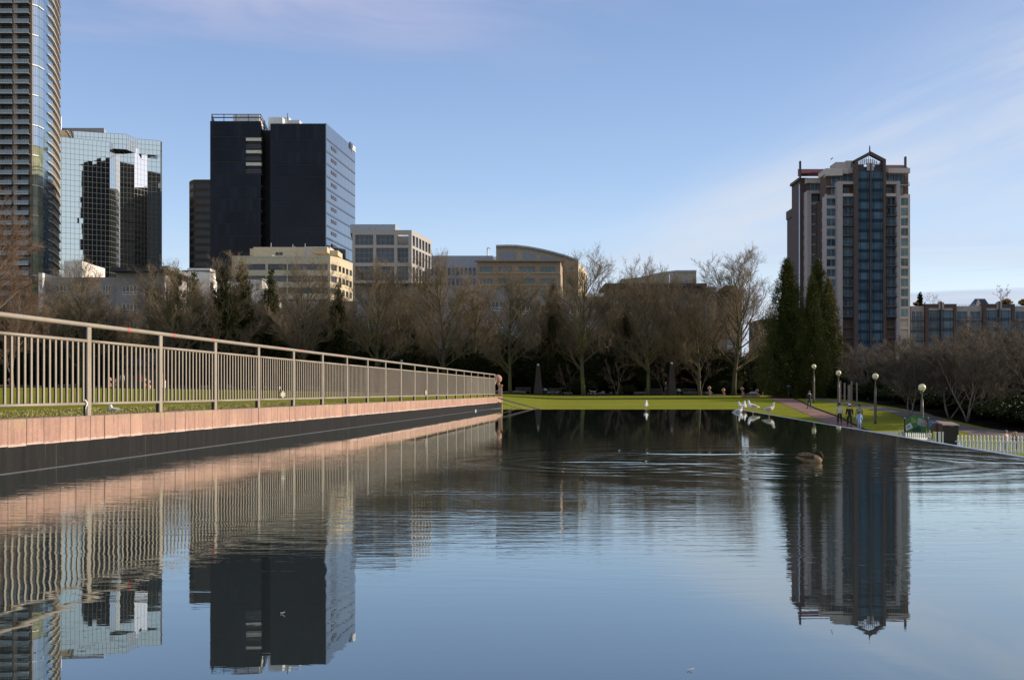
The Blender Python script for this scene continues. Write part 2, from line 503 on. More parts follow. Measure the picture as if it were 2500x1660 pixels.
# ------------------------------------------------------------------ water
def water_mat():
    m = bpy.data.materials.new('dark_pool_water'); m.use_nodes = True; t = m.node_tree; t.nodes.clear(); g = NT(t)
    out = g.n('ShaderNodeOutputMaterial'); body = g.n('ShaderNodeBsdfDiffuse'); mir = g.n('ShaderNodeBsdfGlossy'); mixs = g.n('ShaderNodeMixShader'); fre = g.n('ShaderNodeFresnel')
    body.inputs['Color'].default_value = (.030, .036, .034, 1); mir.inputs['Roughness'].default_value = 0.0; mir.inputs['Color'].default_value = (.93, 1.0, .99, 1)
    fre.inputs['IOR'].default_value = WATER_IOR
    g.l(g.m('POWER', fre.outputs[0], .55), mixs.inputs[0]); g.l(body.outputs[0], mixs.inputs[1]); g.l(mir.outputs[0], mixs.inputs[2]); g.l(mixs.outputs[0], out.inputs[0])
    p = g.n('ShaderNodeNewGeometry').outputs['Position']; x, y, z = g.sep(p)
    # slow swell, small wind ripple in patches
    sw = g.noise(g.vm('MULTIPLY', p, (.22, 1.6, 0)), 1.6, 2, .45, .4)
    rp = g.noise(g.vm('MULTIPLY', p, (.5, 2.4, 0)), 4.5, 3, .55, .7)
    fn = g.noise(g.vm('MULTIPLY', p, (1.0, 2.6, 0)), 14.0, 2, .5, .5)
    patch = g.noise(g.vm('MULTIPLY', p, (.16, .55, 0)), 1.0, 2, .5)
    zone = g.m('MULTIPLY', g.mr(y, 3.6, 6.2, 0, 1, True), g.mr(y, 13.5, 19.0, 1, 0.05, True))
    near = g.mr(y, 3.0, 6.0, 1, .6)
    amp_r = g.m('ADD', .00009, g.m('MULTIPLY', zone, g.mr(patch, .34, .62, .0005, .0022)))
    h = g.m('ADD', g.m('MULTIPLY', sw, .0005), g.m('MULTIPLY', rp, amp_r))
    h = g.m('ADD', h, g.m('MULTIPLY', fn, g.m('MULTIPLY', zone, .00016)))
    # rings spreading from the duck and from two spots nearer by
    def ring(cx, cy, k, amp, r0, r1):
        dx = g.m('SUBTRACT', x, cx); dy = g.m('SUBTRACT', y, cy)
        r = g.m('SQRT', g.m('ADD', g.m('MULTIPLY', dx, dx), g.m('MULTIPLY', dy, dy)))
        env = g.m('MULTIPLY', g.mr(r, r0, r0 + .5, 0, 1, True), g.mr(r, r1 * .5, r1, 1, 0, True))
        return g.m('MULTIPLY', g.m('SINE', g.m('MULTIPLY', r, k)), g.m('MULTIPLY', env, amp))
    h = g.m('ADD', h, ring(3.45, 12.2, 19.0, .00080, .1, 3.4))
    h = g.m('ADD', h, ring(3.45, 12.2, 7.0, .0011, .3, 5.2))
    h = g.m('ADD', h, ring(-1.55, 5.2, 24.0, .00012, .05, 1.5))
    h = g.m('ADD', h, ring(-.95, 6.4, 28.0, .00010, .05, 1.4))
    h = g.m('ADD', h, ring(1.1, 12.0, 16.0, .00090, .1, 2.4))
    # the swimming birds' straight wakes: low ridges lying across the pool
    def ridge(y0, slope, w, amp, xa, xb):
        yy = g.m('SUBTRACT', y, g.m('ADD', y0, g.m('MULTIPLY', x, slope)))
        wob = g.noise(g.vm('MULTIPLY', p, (1.6, .4, 0)), 1.0, 2, .5)
        q = g.m('DIVIDE', g.m('ADD', yy, g.m('MULTIPLY', g.m('SUBTRACT', wob, .5), w * 1.2)), w)
        e = g.m('EXPONENT', g.m('MULTIPLY', g.m('MULTIPLY', q, q), -1))
        mk = g.m('MULTIPLY', g.mr(x, xa, xa + .5, 0, 1, True), g.mr(x, xb - .25, xb, 1, 0, True))
        return g.m('MULTIPLY', e, g.m('MULTIPLY', mk, amp))
    for a in ((13.95, -.03, .17, .0105, 1.5, 3.75), (13.1, .0, .09, .0035, 2.6, 4.0), (12.35, -.05, .11, .0055, .2, 1.9), (12.0, .02, .12, .0060, 1.0, 2.4),
              (13.0, -.15, .08, .0040, 5.0, 6.1), (11.6, -.1, .08, .0035, 4.9, 6.0)):
        h = g.m('ADD', h, ridge(*a))
    bn = g.n('ShaderNodeBump'); bn.inputs['Strength'].default_value = 1; bn.inputs['Distance'].default_value = 1
    g.l(h, bn.inputs['Height'])
    for q in (body, mir, fre): g.l(bn.outputs[0], q.inputs['Normal'])
    return m
WATER_IOR = 1.33
wm = MB()
ws = list(np.arange(-8, POOL_END, 1.0)) + [POOL_END]
for D in ws:
    wm.v.append((wall_x(D) + .0, D, 0)); wm.v.append((wall_x(D) + POOL_W, D, 0))
for i in range(len(ws) - 1):
    a = 2 * i; wm.f.append((a, a + 1, a + 3, a + 2)); wm.mi.append(0)
tag(wm.build('water', water_mat()), 'still dark water of the raised reflecting pool', kind='structure')

# ------------------------------------------------------------------ pool rim where the water spills over
M_rim = mat('wet_rim_stone', (.30, .32, .36), .25, var=.3, scale=3, bump=.004)
rim = thing('pool_rim', 'wet grey stone rim where the water spills over at the right and far side', 'pool rim', (wall_x(20) + POOL_W, 20, 0))
mb = MB()
e = [(-8, 0), (POOL_END, 0)]
for a, b in zip(ws, ws[1:]):
    xa, xb = wall_x(a) + POOL_W, wall_x(b) + POOL_W
    w = .13
    prof = [(0.0, -.02), (0.02, .004), (w * .8, .002), (w, -.03)]
    k = len(mb.v)
    for (xx, dd) in ((xa, a), (xb, b)):
        for q, zz in prof: mb.v.append((xx + q, dd, zz))
        mb.v.append((xx + w + .02, dd, -3.2))
    for j in range(4): mb.f.append((k + j, k + j + 1, k + 5 + j + 1, k + 5 + j)); mb.mi.append(0)
mb.build('side_rim', M_rim, rim)
mb = MB(); x0, x1 = wall_x(POOL_END), wall_x(POOL_END) + POOL_W
mb.box(x0, x1 + .15, POOL_END + .001, POOL_END + .14, -3.2, -.006)
mb.build('far_rim', M_rim, rim)

# ------------------------------------------------------------------ left wall: pink coping slabs over dark lining
def pink_mat():
    m = bpy.data.materials.new('pink_concrete'); m.use_nodes = True; t = m.node_tree; t.nodes.clear(); g = NT(t)
    out = g.n('ShaderNodeOutputMaterial'); b = g.n('ShaderNodeBsdfPrincipled'); g.l(b.outputs[0], out.inputs[0])
    b.inputs['Roughness'].default_value = .88
    geo = g.n('ShaderNodeNewGeometry'); p = geo.outputs['Position']; x, y, z = g.sep(p)
    rnd = g.n('ShaderNodeObjectInfo').outputs['Random']
    st = g.noise(g.vm('MULTIPLY', p, (1, 9, .8)), 1.6, 6, .65, .3)
    sp = g.noise(p, 38, 4, .7); bl = g.noise(p, 3.1, 5, .6)
    c = g.mix(g.mr(bl, .3, .7), (.41, .228, .170), (.345, .195, .145))
    c = g.mix(g.mr(rnd, 0, .5, .45, 0), c, (.27, .15, .115)); c = g.mix(g.mr(rnd, .6, 1, 0, .5), c, (.46, .28, .20))
    c = g.mix(g.mr(st, .46, .66, 0, .9), c, (.22, .135, .10))
    c = g.mix(g.mr(sp, .50, .70, 0, .6), c, (.24, .155, .12))
    lich = g.m('MULTIPLY', g.mr(z, .40, .535, 0, 1), g.mr(g.noise(g.vm('MULTIPLY', p, (1, 1.2, 1)), 1.3, 5, .65), .48, .68))
    c = g.mix(g.m('MULTIPLY', lich, .75), c, (.42, .32, .15))
    dark = g.m('MULTIPLY', g.mr(z, .44, .535, 0, 1), g.mr(g.noise(p, 9, 5, .7), .35, .62))
    c = g.mix(g.m('MULTIPLY', dark, .6), c, (.23, .17, .13))
    # lime bloom along the wet lower edge
    wob = g.noise(g.vm('MULTIPLY', p, (1, 1, .3)), 5.5, 5, .65)
    run = g.noise(g.vm('MULTIPLY', p, (1, 11, .25)), 1.1, 3, .5); c = g.mix(g.mr(run, .60, .72, 0, .55), c, (.15, .095, .075))
    eff = g.mr(g.m('ADD', z, g.m('MULTIPLY', wob, -.10)), .245, .222, 0, 1)
    c = g.mix(g.m('MULTIPLY', eff, .75), c, (.54, .41, .35))
    vein = g.noise(p, 4.2, 6, .7, 1.2)
    vl = g.mr(g.m('ABSOLUTE', g.m('SUBTRACT', vein, .5)), 0, .010, .22, 0)
    c = g.mix(vl, c, (.78, .58, .50))
    g.l(c, b.inputs['Base Color'])
    bn = g.n('ShaderNodeBump'); bn.inputs['Distance'].default_value = .006; g.l(g.noise(p, 60, 4, .7), bn.inputs['Height']); g.l(bn.outputs[0], b.inputs['Normal'])
    return m
def liner_mat():
    m = bpy.data.materials.new('dark_wet_lining'); m.use_nodes = True; t = m.node_tree; t.nodes.clear(); g = NT(t)
    out = g.n('ShaderNodeOutputMaterial'); b = g.n('ShaderNodeBsdfPrincipled'); g.l(b.outputs[0], out.inputs[0])
    b.inputs['Roughness'].default_value = .9; b.inputs['Specular IOR Level'].default_value = .12
    p = g.n('ShaderNodeNewGeometry').outputs['Position']; x, y, z = g.sep(p)
    st = g.noise(g.vm('MULTIPLY', p, (1, 7, .5)), 1.5, 5, .6)
    c = g.mix(g.mr(st, .35, .7), (.020, .019, .019), (.012, .012, .012))
    dr = g.noise(g.vm('MULTIPLY', p, (1, 14, .35)), 1.0, 3, .5)
    c = g.mix(g.mr(dr, .66, .72, 0, .5), c, (.08, .073, .068))
    sm_ = g.noise(g.vm('MULTIPLY', p, (1, 2.2, 5)), 1.7, 5, .7, 1.0)
    c = g.mix(g.mr(sm_, .60, .70, 0, .35), c, (.05, .045, .042))
    g.l(c, b.inputs['Base Color'])
    return m
M_pink, M_liner = pink_mat(), liner_mat()
WT = thing('retaining_wall', 'pink concrete slabs over a dark lining along the left side of the pool', 'wall', (wall_x(20), 20, 0))
SP = 1.889                                   # post spacing along the depth axis
WA, WB = (wall_x(3.0), 3.0), (wall_x(51.9), 51.9)
wf = Fac(WT, WA, WB)                          # outward side of this one faces the water
cs = math.cos(math.atan(.1077))
step = .172 * SP / cs
u = 0.0; i = 0
edges = []
ph = (5.559 * SP - 3.0) / cs
k0 = -int(ph / step)
us_ = [ph + k * step for k in range(k0, 400)]
us_ = [q for q in us_ if 0 <= q <= wf.L]
bounds = [0] + us_ + [wf.L]
for a, b in zip(bounds, bounds[1:]):
    if b - a < .03: continue
    j = random.uniform(-.002, .003)
    wf.piece('coping_slab', M_pink, a + .005, b - .005, -.26, j, .262 + random.uniform(-.004, .004), .532 + random.uniform(-.0015, .0015))
mb = MB(); wf.box(mb, 0, wf.L, -.25, -.012, -.6, .50); mb.build('wall_core', mat('joint_grey', (.10, .075, .065), .95), WT)
# ragged lower edge of the slabs and the lining: the lining stands a touch behind
mb = MB(); n = 420
for k in range(n):
    a, b = wf.L * k / n, wf.L * (k + 1) / n
    h = .262 + random.uniform(-.012, .012)
    wf.box(mb, a, b, -.01, -.004, -.5, h)
mb.build('lining', M_liner, WT)
mb = MB(); wf.box(mb, 0, wf.L - .1, -.003, .012, -.05, .007); mb.build('tide_line', mat('lime_line', (.06, .062, .075), .6), WT)
# little white outlet on the wall low down near the end
mb = MB(); uu = wf.u_at(1160); wf.box(mb, uu - .09, uu + .09, .001, .03, .01, .06); mb.build('outlet', mat('white_plastic', (.8, .8, .75), .5), WT)

# pillar at the far end
PX, PD = wall_x(51.9), 51.9
PI_ = thing('pillar', 'pink stone end pillar with dark panel at the end of the pool railing', 'pillar', (PX, PD, 0))
mb = MB(); mb.box(PX - .15, PX + .03, PD, PD + .55, -3.0, 1.03); mb.build('shaft', mat('pink_stone', (.42, .25, .18), .85, spec=.2), PI_, bevel=.02)
mb = MB(); mb.box(PX - .17, PX + .06, PD - .04, PD + .60, 1.03, 1.12); mb.build('cap', MATS['pink_stone'], PI_, bevel=.02)
mb = MB(); mb.lathe([(.08, 1.12), (.06, 1.2)], (PX - .15, PD + .3, 0), 8); mb.ball((PX - .19, PD + .3, 1.40), .21, 16); mb.build('finial', MATS['pink_stone'], PI_, smooth=True)
# ------------------------------------------------------------------ railing on the wall
def rail_mat(name, col, stain=.9):
    m = bpy.data.materials.new(name); m.use_nodes = True; t = m.node_tree; t.nodes.clear(); g = NT(t)
    out = g.n('ShaderNodeOutputMaterial'); b = g.n('ShaderNodeBsdfPrincipled'); g.l(b.outputs[0], out.inputs[0])
    b.inputs['Roughness'].default_value = .5
    p = g.n('ShaderNodeNewGeometry').outputs['Position']
    n1 = g.noise(p, 2.3, 6, .7); n2 = g.noise(p, 30, 4, .7)
    c = g.mix(g.mr(n1, .35, .7, 0, stain), col, (.23, .19, .145))
    c = g.mix(g.mr(n2, .5, .75, 0, .35), c, tuple(q * .6 for q in col))
    g.l(c, b.inputs['Base Color'])
    bn = g.n('ShaderNodeBump'); bn.inputs['Distance'].default_value = .0012; g.l(n2, bn.inputs['Height']); g.l(bn.outputs[0], b.inputs['Normal'])
    return m
M_rail = rail_mat('painted_taupe_metal', (.305, .255, .195))
M_base = .532
RT = thing('railing', 'taupe metal railing with round top rail standing on the pink pool wall', 'railing', (wall_x(20) - .12, 20, M_base))
RA, RB = (wall_x(3.0) - .10, 3.0), (wall_x(51.9) - .10, 51.9)
rf = Fac(RT, RA, RB)
def u_of_t(t): return (t * SP - 3.0) / cs
posts_t = [5.5 + k for k in range(-3, 22)]
zt = CAMZ + .786 - .03
tops = []
M_shade_bar = mat('painted_shade_bar', (.014, .013, .012), .7)  # added black bars stand in for the unlit near faces of posts and balusters
TW = {}
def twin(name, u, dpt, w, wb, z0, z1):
    """light bar plus an added black bar, the shade of its near face, on the lawn side, as one mesh shared by equal pieces"""
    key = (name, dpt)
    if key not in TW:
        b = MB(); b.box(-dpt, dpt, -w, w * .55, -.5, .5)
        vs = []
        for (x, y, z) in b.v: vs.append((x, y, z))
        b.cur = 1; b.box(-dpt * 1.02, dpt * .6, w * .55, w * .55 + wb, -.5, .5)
        me = bpy.data.meshes.new(name); me.from_pydata(b.v, [], b.f); me.materials.append(M_rail); me.materials.append(M_shade_bar); me.polygons.foreach_set('material_index', b.mi); TW[key] = me
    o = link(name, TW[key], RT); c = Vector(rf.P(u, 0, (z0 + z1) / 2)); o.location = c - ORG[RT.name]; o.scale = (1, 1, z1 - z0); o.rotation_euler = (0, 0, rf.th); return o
POSTM = None
for t in posts_t:
    uu = u_of_t(t)
    if uu < 0: continue
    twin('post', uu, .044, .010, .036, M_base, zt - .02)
    tops.append(uu)
def rod(name, z, r, u0, u1, n=10, seg=26):
    mb = MB(); pts = [rf.P(u0 + (u1 - u0) * i / seg, random.uniform(-.002, .002), z + random.uniform(-.0015, .0015)) for i in range(seg + 1)]
    mb.tube(pts, r, n); return mb.build(name, M_rail, RT, smooth=True)
rod('top_rail', zt, .0265, 0, tops[-1], 14)
bm_, bt_ = MB(), MB()
zb, zm = M_base + .135, zt - .185
allu = [0.0] + tops if tops[0] > .05 else tops
for a, b in zip(tops, tops[1:]):
    for nm, z, r in (('lower_rail', zb, .018), ('middle_rail', zm, .019)):
        mb = MB(); mb.tube([rf.P(a + .047, 0, z), rf.P(b - .047, 0, z)], r, 8); mb.build(nm, M_rail, RT, smooth=True)
# balusters: the nearest 300 are parts, the rest one joined part
far = MB(); cnt = 0
first = True
for a, b in zip(tops, tops[1:]):
    for k in range(1, 16):
        uu = a + (b - a) * k / 16
        cnt += 1
        if cnt <= 290:
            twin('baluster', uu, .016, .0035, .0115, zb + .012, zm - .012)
        else:
            rf.box(far, uu - .016, uu + .016, -.0072, .0072, zb + .012, zm - .012)
o = far.build('baluster', M_rail, RT); o['kind'] = 'stuff'
# round end bend of the top rail
mb = MB(); ue = tops[-1]
mb.tube([rf.P(ue + .42 * math.sin(a), 0, zt - .22 + .22 * math.cos(a)) for a in np.linspace(0, math.pi, 12)], .028, 10)
mb.build('end_bend', M_rail, RT, smooth=True)
# sprayed red marks on the top rail
red = mat('red_spray', (.62, .12, .10), .7)
for (px, dz) in ((423, 0), (312, 0), (517, 0), (690, 0), (735, 0), (830, 0)):
    uu = rf.u_at(px); mb = MB(); mb.tube([rf.P(uu - .035, 0, zt), rf.P(uu + .03, 0, zt)], .0272, 14); mb.build('paint_mark', red, RT, smooth=True)
# white tape knotted round the lower rail
M_tape = mat('white_tape', (.8, .8, .78), .5)
ut = rf.u_at(206)
tp = thing('plastic_tape', 'scrap of white tape knotted on the lower rail of the first bay', 'tape', rf.P(ut, 0, zb))
mb = MB(); z0 = zb
pts = [rf.P(ut - .045, .026, z0 + .052), rf.P(ut - .02, .03, z0 + .035), rf.P(ut + .005, .032, z0 + .012), rf.P(ut + .002, .030, z0 - .015), rf.P(ut - .012, .026, z0 - .035), rf.P(ut - .006, .02, z0 - .07), rf.P(ut + .008, .015, z0 - .134)]
mb.tube(pts, [.004, .009, .011, .010, .007, .003, .002], 5, flat=.5); mb.build('ribbon', M_tape, tp, smooth=True)
# small plates wired to the balusters
def plate(px, z0, w, h, label):
    uu = rf.u_at(px); t = thing('plate', label, 'plate', rf.P(uu, .03, z0))
    mb = MB(); rf.box(mb, uu - w / 2, uu + w / 2, .022, .028, z0, z0 + h); mb.build('board', mat('cream_board', (.42, .38, .28), .8), t)
    for sx in (-1, 1):
        for sz in (0, 1):
            mb = MB(); cx = uu + sx * w * .42; cz = z0 + h * (.1 + .8 * sz); rf.box(mb, cx - w * .16, cx + w * .16, .0285, .034, cz - .012, cz + .012); mb.build('clip', mat('black_rubber', (.02, .02, .02), .7), t)
plate(687, zb + .025, .24, .12, 'cream board clipped low on the railing bars, largest and nearest of the boards')
plate(1038, zb + .02, .26, .16, 'narrow cream board clipped low on the far railing bars')
# bird-less bits: handrail that goes down behind the far pool rim
HR = thing('handrail', 'grey sloping handrail with thin bars beyond the far end of the pool', 'handrail', (0, 50, -.2))
M_hr = mat('grey_handrail', (.20, .18, .16), .5)
Dh = 50.0
def hp(px, py, D=Dh): return (WX(px, D), D, WZ(py, D))
mb = MB(); mb.tube([hp(1215, 971), hp(1232, 976), hp(1318, 999), hp(1345, 1006)], .032, 8); mb.build('top_rail', M_hr, HR, smooth=True)
mb = MB(); mb.tube([hp(1215, 981), hp(1232, 986.5), hp(1280, 1000.5), hp(1300, 1006)], .016, 6); mb.build('lower_rail', M_hr, HR, smooth=True)
for q in range(9):
    px = 1221 + q * 7.0; py = 983.5 + (px - 1221) * .285
    mb = MB(); mb.tube([hp(px, py), hp(px, 1009)], .010, 4); mb.build('baluster', M_hr, HR)
# blades of grass standing along the wall
gb = MB(); rng = random.Random(3)
for k in range(26000):
    D = 8 + 22 * rng.random() ** 1.6; w = rng.random() ** 1.3 * 3.2
    X = wall_x(D) - .27 - w; z = ground_z(X, D) if w > .0 else .5
    h = rng.uniform(.015, .04); a = rng.uniform(0, 6.28); dx, dy = math.cos(a) * .004 * (1 + D / 10), math.sin(a) * .004 * (1 + D / 10)
    lx, ly = rng.gauss(0, .012), rng.gauss(0, .012)
    k0 = len(gb.v); gb.v += [(X - dx, D - dy, z - .005), (X + dx, D + dy, z - .005), (X + lx, D + ly, z + h)]
    gb.f.append((k0, k0 + 1, k0 + 2)); gb.mi.append(0)
tag(gb.build('grass', mat('grass_blades', (.27, .26, .05), .8, var=.3, scale=30, col2=(.36, .30, .11))), 'short grass blades along the top of the pool wall', 'grass', kind='stuff')
# ------------------------------------------------------------------ buildings
def base_loc(px, D): return (WX(px, D), D, ground_z(0, 180))
# ---- tall residential tower with curved glass on the left
def left_tower():
    t = thing('apartment_tower', 'tall tower at the left edge with tan piers, balconies and a curved glass corner', 'tower', base_loc(70, 335))
    tan = mat('tan_concrete', (.34, .25, .175), .85); dk = mat('dark_slab', (.14, .14, .145), .7); lt = mat('pale_slab_edge', (.50, .49, .47), .6)
    wall = mat('brown_infill', (.20, .155, .10), .8); gl = mat('tower_blue_glass', (.42, .53, .62), .06, metal=.85, var=.05, scale=.05)
    gdk = mat('tower_dark_glass', (.065, .085, .105), .08, var=.3, scale=.2); gy = mat('tower_green_glass', (.17, .185, .075), .16, var=.35, scale=.35, spec=.9)
    fr = mat('grey_frame', (.32, .33, .34), .5); rg = mat('rail_glass', (.16, .21, .23), .1, var=.1, spec=1)
    FH = 3.157; z0 = 122.4 - FH * 38; nf = 46; ztop = z0 + nf * FH
    A, B = XY(-60, 335), XY(76.5, 335)
    f = Fac(t, A, B)
    U = lambda px: f.u_at(px)
    foot = [XY(-60, 337), XY(77, 337), XY(92, 338.2), XY(107, 342), XY(120, 348), XY(133, 357), XY(144.5, 371), XY(140, 395), XY(-60, 395)]
    mb = MB(); mb.prism(foot, .2, ztop); mb.build('core', wall, t)
    for (a, b) in ((-60, -32), (-3, 0), (31, 42), (72, 77.5)):
        mb = MB(); f.box(mb, U(a), U(b), -1.9, -.15 if b > 70 else .05, .2, ztop); mb.build('pier', tan if b < 70 else wall, t)
    bays = ((-32, -3), (0, 31), (42, 72))
    BAL = {}
    for k in range(nf):
        z = z0 + k * FH
        if z < 5: continue
        for (a, b) in bays:
            if b < 0 and k % 1: continue
            ua, ub = U(a), U(b)
            window(f, ua + .25, ub - .25, z + .15, z + FH - .35, -1.3, fr, gdk, nx=4, rails=(.28,), fw=.09)
            key = round(ub - ua, 2)
            if key not in BAL:
                w = key; m1 = MB(); m1.box(-w / 2 - .3, w / 2 + .3, -1.5, 1.6, -.16, .06); me = bpy.data.meshes.new('balcony'); me.from_pydata(m1.v, [], m1.f); me.materials.append(dk)
                m2 = MB(); m2.box(-w / 2 - .3, w / 2 + .3, -1.56, -1.5, -.18, .10)
                m2.box(-w / 2 - .3, w / 2 + .3, -1.5, -1.44, 1.08, 1.15)
                for q in range(7): x = -w / 2 - .25 + (w + .5) * q / 6; m2.box(x - .03, x + .03, -1.5, -1.45, .06, 1.08)
                me2 = bpy.data.meshes.new('balcony_railing'); me2.from_pydata(m2.v, [], m2.f); me2.materials.append(lt)
                BAL[key] = (me, me2)
            c = Vector(f.P((ua + ub) / 2, 0, z)); o = link('balcony', BAL[key][0], t); o.location = c - ORG[t.name]; o.rotation_euler = (0, 0, f.th)
            r_ = link('railing', BAL[key][1], o)
            gx = bpy.data.objects.new('glass_screen', unit_box('glass_screen', rg)); COL.objects.link(gx); gx.parent = o; gx.location = (0, -1.47, .57); gx.scale = (key + .4, .02, .95)
    fp = [XY(77.5, 335.5), XY(92, 337.2), XY(105, 340.6), XY(117, 345.5), XY(129, 352.5), XY(138, 361), XY(145, 371.5)]
    for i in range(6):
        g = Fac(t, fp[i], fp[i + 1])
        for k in range(nf):
            z = z0 + k * FH
            if z < 8: continue
            m_ = gl
            if i <= 1 and z < 77: m_ = gy
            nsub = 3
            if z > 128: nsub = 1
            for q in range(nsub):
                a = g.L * q / nsub + .04; b = g.L * (q + 1) / nsub - .04
                if i >= 4: g.piece('dark_glass_panel', gdk, a, b, -.9, -.8, z + .12, z + FH - .12)
                else: g.piece('glass_panel', m_, a, b, -.06, 0, z + .06, z + FH - .06, tilt=.0035)
            if i <= 1 and z < 77 : g.piece('floor_slab', dk, 0, g.L, -.3, .05, z - .1, z + .1)
            if i <= 1 and k % 3 == 2: g.piece('white_band', mat('white_band', (.72, .71, .70), .5), 0, g.L * (1 if k % 6 == 2 or i == 0 else .0) + .01, .05, .35, z - .14, z + .16)
        mb = MB(); g.box(mb, 0, g.L, -1.2, -.95, 5, ztop); mb.build('glass_backing', mat('blue_grey_backing', (.10, .13, .16), .5), t)
    # curved balcony slabs at the right edge
    ctr = XY(70, 385)
    outer = [XY(118, 344.5), XY(125, 347), XY(132, 351), XY(139, 357), XY(145, 364), XY(149, 373)]
    inner = [XY(145, 374), XY(138, 362), XY(129, 353.5), XY(119, 346.5)]
    m1 = MB(); m1.prism(outer + inner, -.30, 0); cx, cy = outer[3]
    vs = [(x - cx, y - cy, z) for x, y, z in m1.v]; me = bpy.data.meshes.new('curved_balcony'); me.from_pydata(vs, [], m1.f); me.materials.append(lt)
    m2 = MB()
    for a, b in zip(outer[2:], outer[3:]): m2.tube([(a[0] - cx, a[1] - cy, 1.1), (b[0] - cx, b[1] - cy, 1.1)], .05, 4)
    for a in outer[2:]: m2.tube([(a[0] - cx, a[1] - cy, 0), (a[0] - cx, a[1] - cy, 1.1)], .04, 4)
    me2 = bpy.data.meshes.new('curved_railing'); me2.from_pydata(m2.v, [], m2.f); me2.materials.append(fr)
    for k in range(nf):
        z = z0 + k * FH
        if z < 8: continue
        o = link('curved_balcony', me, t); o.location = Vector((cx, cy, z)) - ORG[t.name]; link('railing', me2, o)
        if not (6 <= (k % 14) <= 10): continue
    return t
left_tower()

# ---- faceted mirror-glass office block
def mirror_block():
    t = thing('office_block', 'stepped mirror-glass office block right of the curved tower', 'office block', base_loc(270, 385))
    gl = mat('silver_mirror_glass', (.74, .77, .75), .015, metal=1.0, var=.0); mul = mat('grey_mullion', (.16, .17, .17), .5)
    D = lambda px, d: XY(px, d)
    low = [D(139, 378), D(268, 386.5), D(293, 393), D(328, 395.4), D(360, 401), D(392, 403.3)]
    ztop, step = 91.0, 1.89
    def skin(a, b, z0, z1, w=1.42):
        g = Fac(t, a, b); n = max(2, round(g.L / w)); m = round((z1 - z0) / step)
        fr = MB()
        for i in range(n + 1):
            u = g.L * i / n; g.box(fr, max(0, u - .05), min(g.L, u + .05), -.3, .04, z0, z1)
        for j in range(m + 1):
            z = z0 + (z1 - z0) * j / m; g.box(fr, .05, g.L - .05, -.3, .035, z - .05, z + .05)
        fr.build('mullion', mul, t)
        for j in range(m - 1, -1, -1):
            for i in range(n):
                g.piece('pane', gl, g.L * i / n + .05, g.L * (i + 1) / n - .05, -.05, .0, z0 + (z1 - z0) * j / m + .05, z0 + (z1 - z0) * (j + 1) / m - .05, tilt=.0011)
    global CAP
    crown = [D(139, 383), D(309, 390), D(335, 397), D(392, 400)]
    for a, b in zip(low, low[1:]): skin(a, b, ztop - 1.89 * 30, ztop - 1.89 * 3 if False else ztop)
    for a, b in zip(crown, crown[1:]): skin(a, b, ztop - 1.89, ztop + 3.6)
    mb = MB(); mb.prism([(x + .2, y + 1) for x, y in low] + [D(385, 440), D(139, 440)], .2, ztop - .05); mb.build('core', mul, t)
    mb = MB(); mb.prism([(x + .2, y + 1) for x, y in crown] + [D(384, 440), D(139, 440)], ztop - .1, ztop + 3.5); mb.build('crown_core', mul, t)
    grey = mat('plant_room_grey', (.33, .35, .40), .7)
    mb = MB(); mb.prism([D(150, 400), D(254, 400), D(275, 425), D(160, 425)], ztop + 3.5, WZ(313, 400)); mb.build('plant_room', grey, t)
    mb = MB(); mb.prism([D(155, 392), D(222, 392), D(222, 398), D(155, 398)], ztop + 3.5, WZ(318.5, 392)); mb.build('roof_box', grey, t)
    mb = MB(); p = D(149, 396); mb.tube([(p[0], p[1], ztop + 3), (p[0], p[1], WZ(285, 396))], .25, 6); mb.build('mast', mat('white_mast', (.7, .7, .7), .5), t)
mirror_block()
# added tower out of view, placed to give the mirror glass its dark reflection
def added_dark_tower():
    t = thing('office_tower', 'added near-black tower out of view behind the viewer, giving the stepped glass block its dark reflection', 'tower', (200, -75, 0))
    dk = mat('added_tower_near_black', (.005, .006, .009), .6, var=.2, scale=.05, spec=.1)
    mb = MB(); mb.box(187, 262, -100, -60, -3, 199); mb.build('added_tower_body', dk, t)
    for k in range(12):
        mb = MB(); mb.box(186.5, 262.5, -60, -59.6, 16 * k + 4, 16 * k + 5); mb.build('added_tower_band', mat('added_tower_band_grey', (.012, .012, .015), .7, spec=.1), t)
added_dark_tower()

# ---- brown tower behind
def brown_tower():
    t = thing('office_tower', 'plain dark brown tower standing behind the left side of the black glass tower', 'tower', base_loc(487, 400))
    br = mat('brown_stone', (.055, .042, .036), .7, var=.1); gd = mat('brown_glass', (.020, .018, .018), .2, var=.3, scale=.2)
    z1 = WZ(440, 400)
    mb = MB(); mb.prism([XY(462, 403), XY(473, 399), XY(520, 399), XY(540, 430), XY(462, 430)], .2, z1); mb.build('wall', br, t)
    f = Fac(t, XY(473, 399), XY(520, 399)); h = 5.85
    z = z1 - 1.6
    while z > 20:
        f.piece('window_band', gd, .6, f.L, 0.0, .06, z - 1.7, z, tilt=0); f.piece('ledge', mat('brown_ledge', (.075, .057, .048), .7), .3, f.L, 0, .12, z + .05, z + .25); z -= h / 2
    f2 = Fac(t, XY(462, 403), XY(473, 399)); z = z1 - 1.6
    while z > 20:
        f2.piece('window_band', gd, .3, f2.L - .2, 0, .06, z - 1.7, z); z -= h / 2
    mb = MB()
    for i in range(12): q = XY(466 + i * 4, 405); mb.tube([(q[0], q[1], z1), (q[0], q[1], z1 + .9)], .04, 4)
    mb.tube([(*XY(466, 405), z1 + .9), (*XY(512, 405), z1 + .9)], .05, 4); mb.build('roof_railing', br, t)
brown_tower()

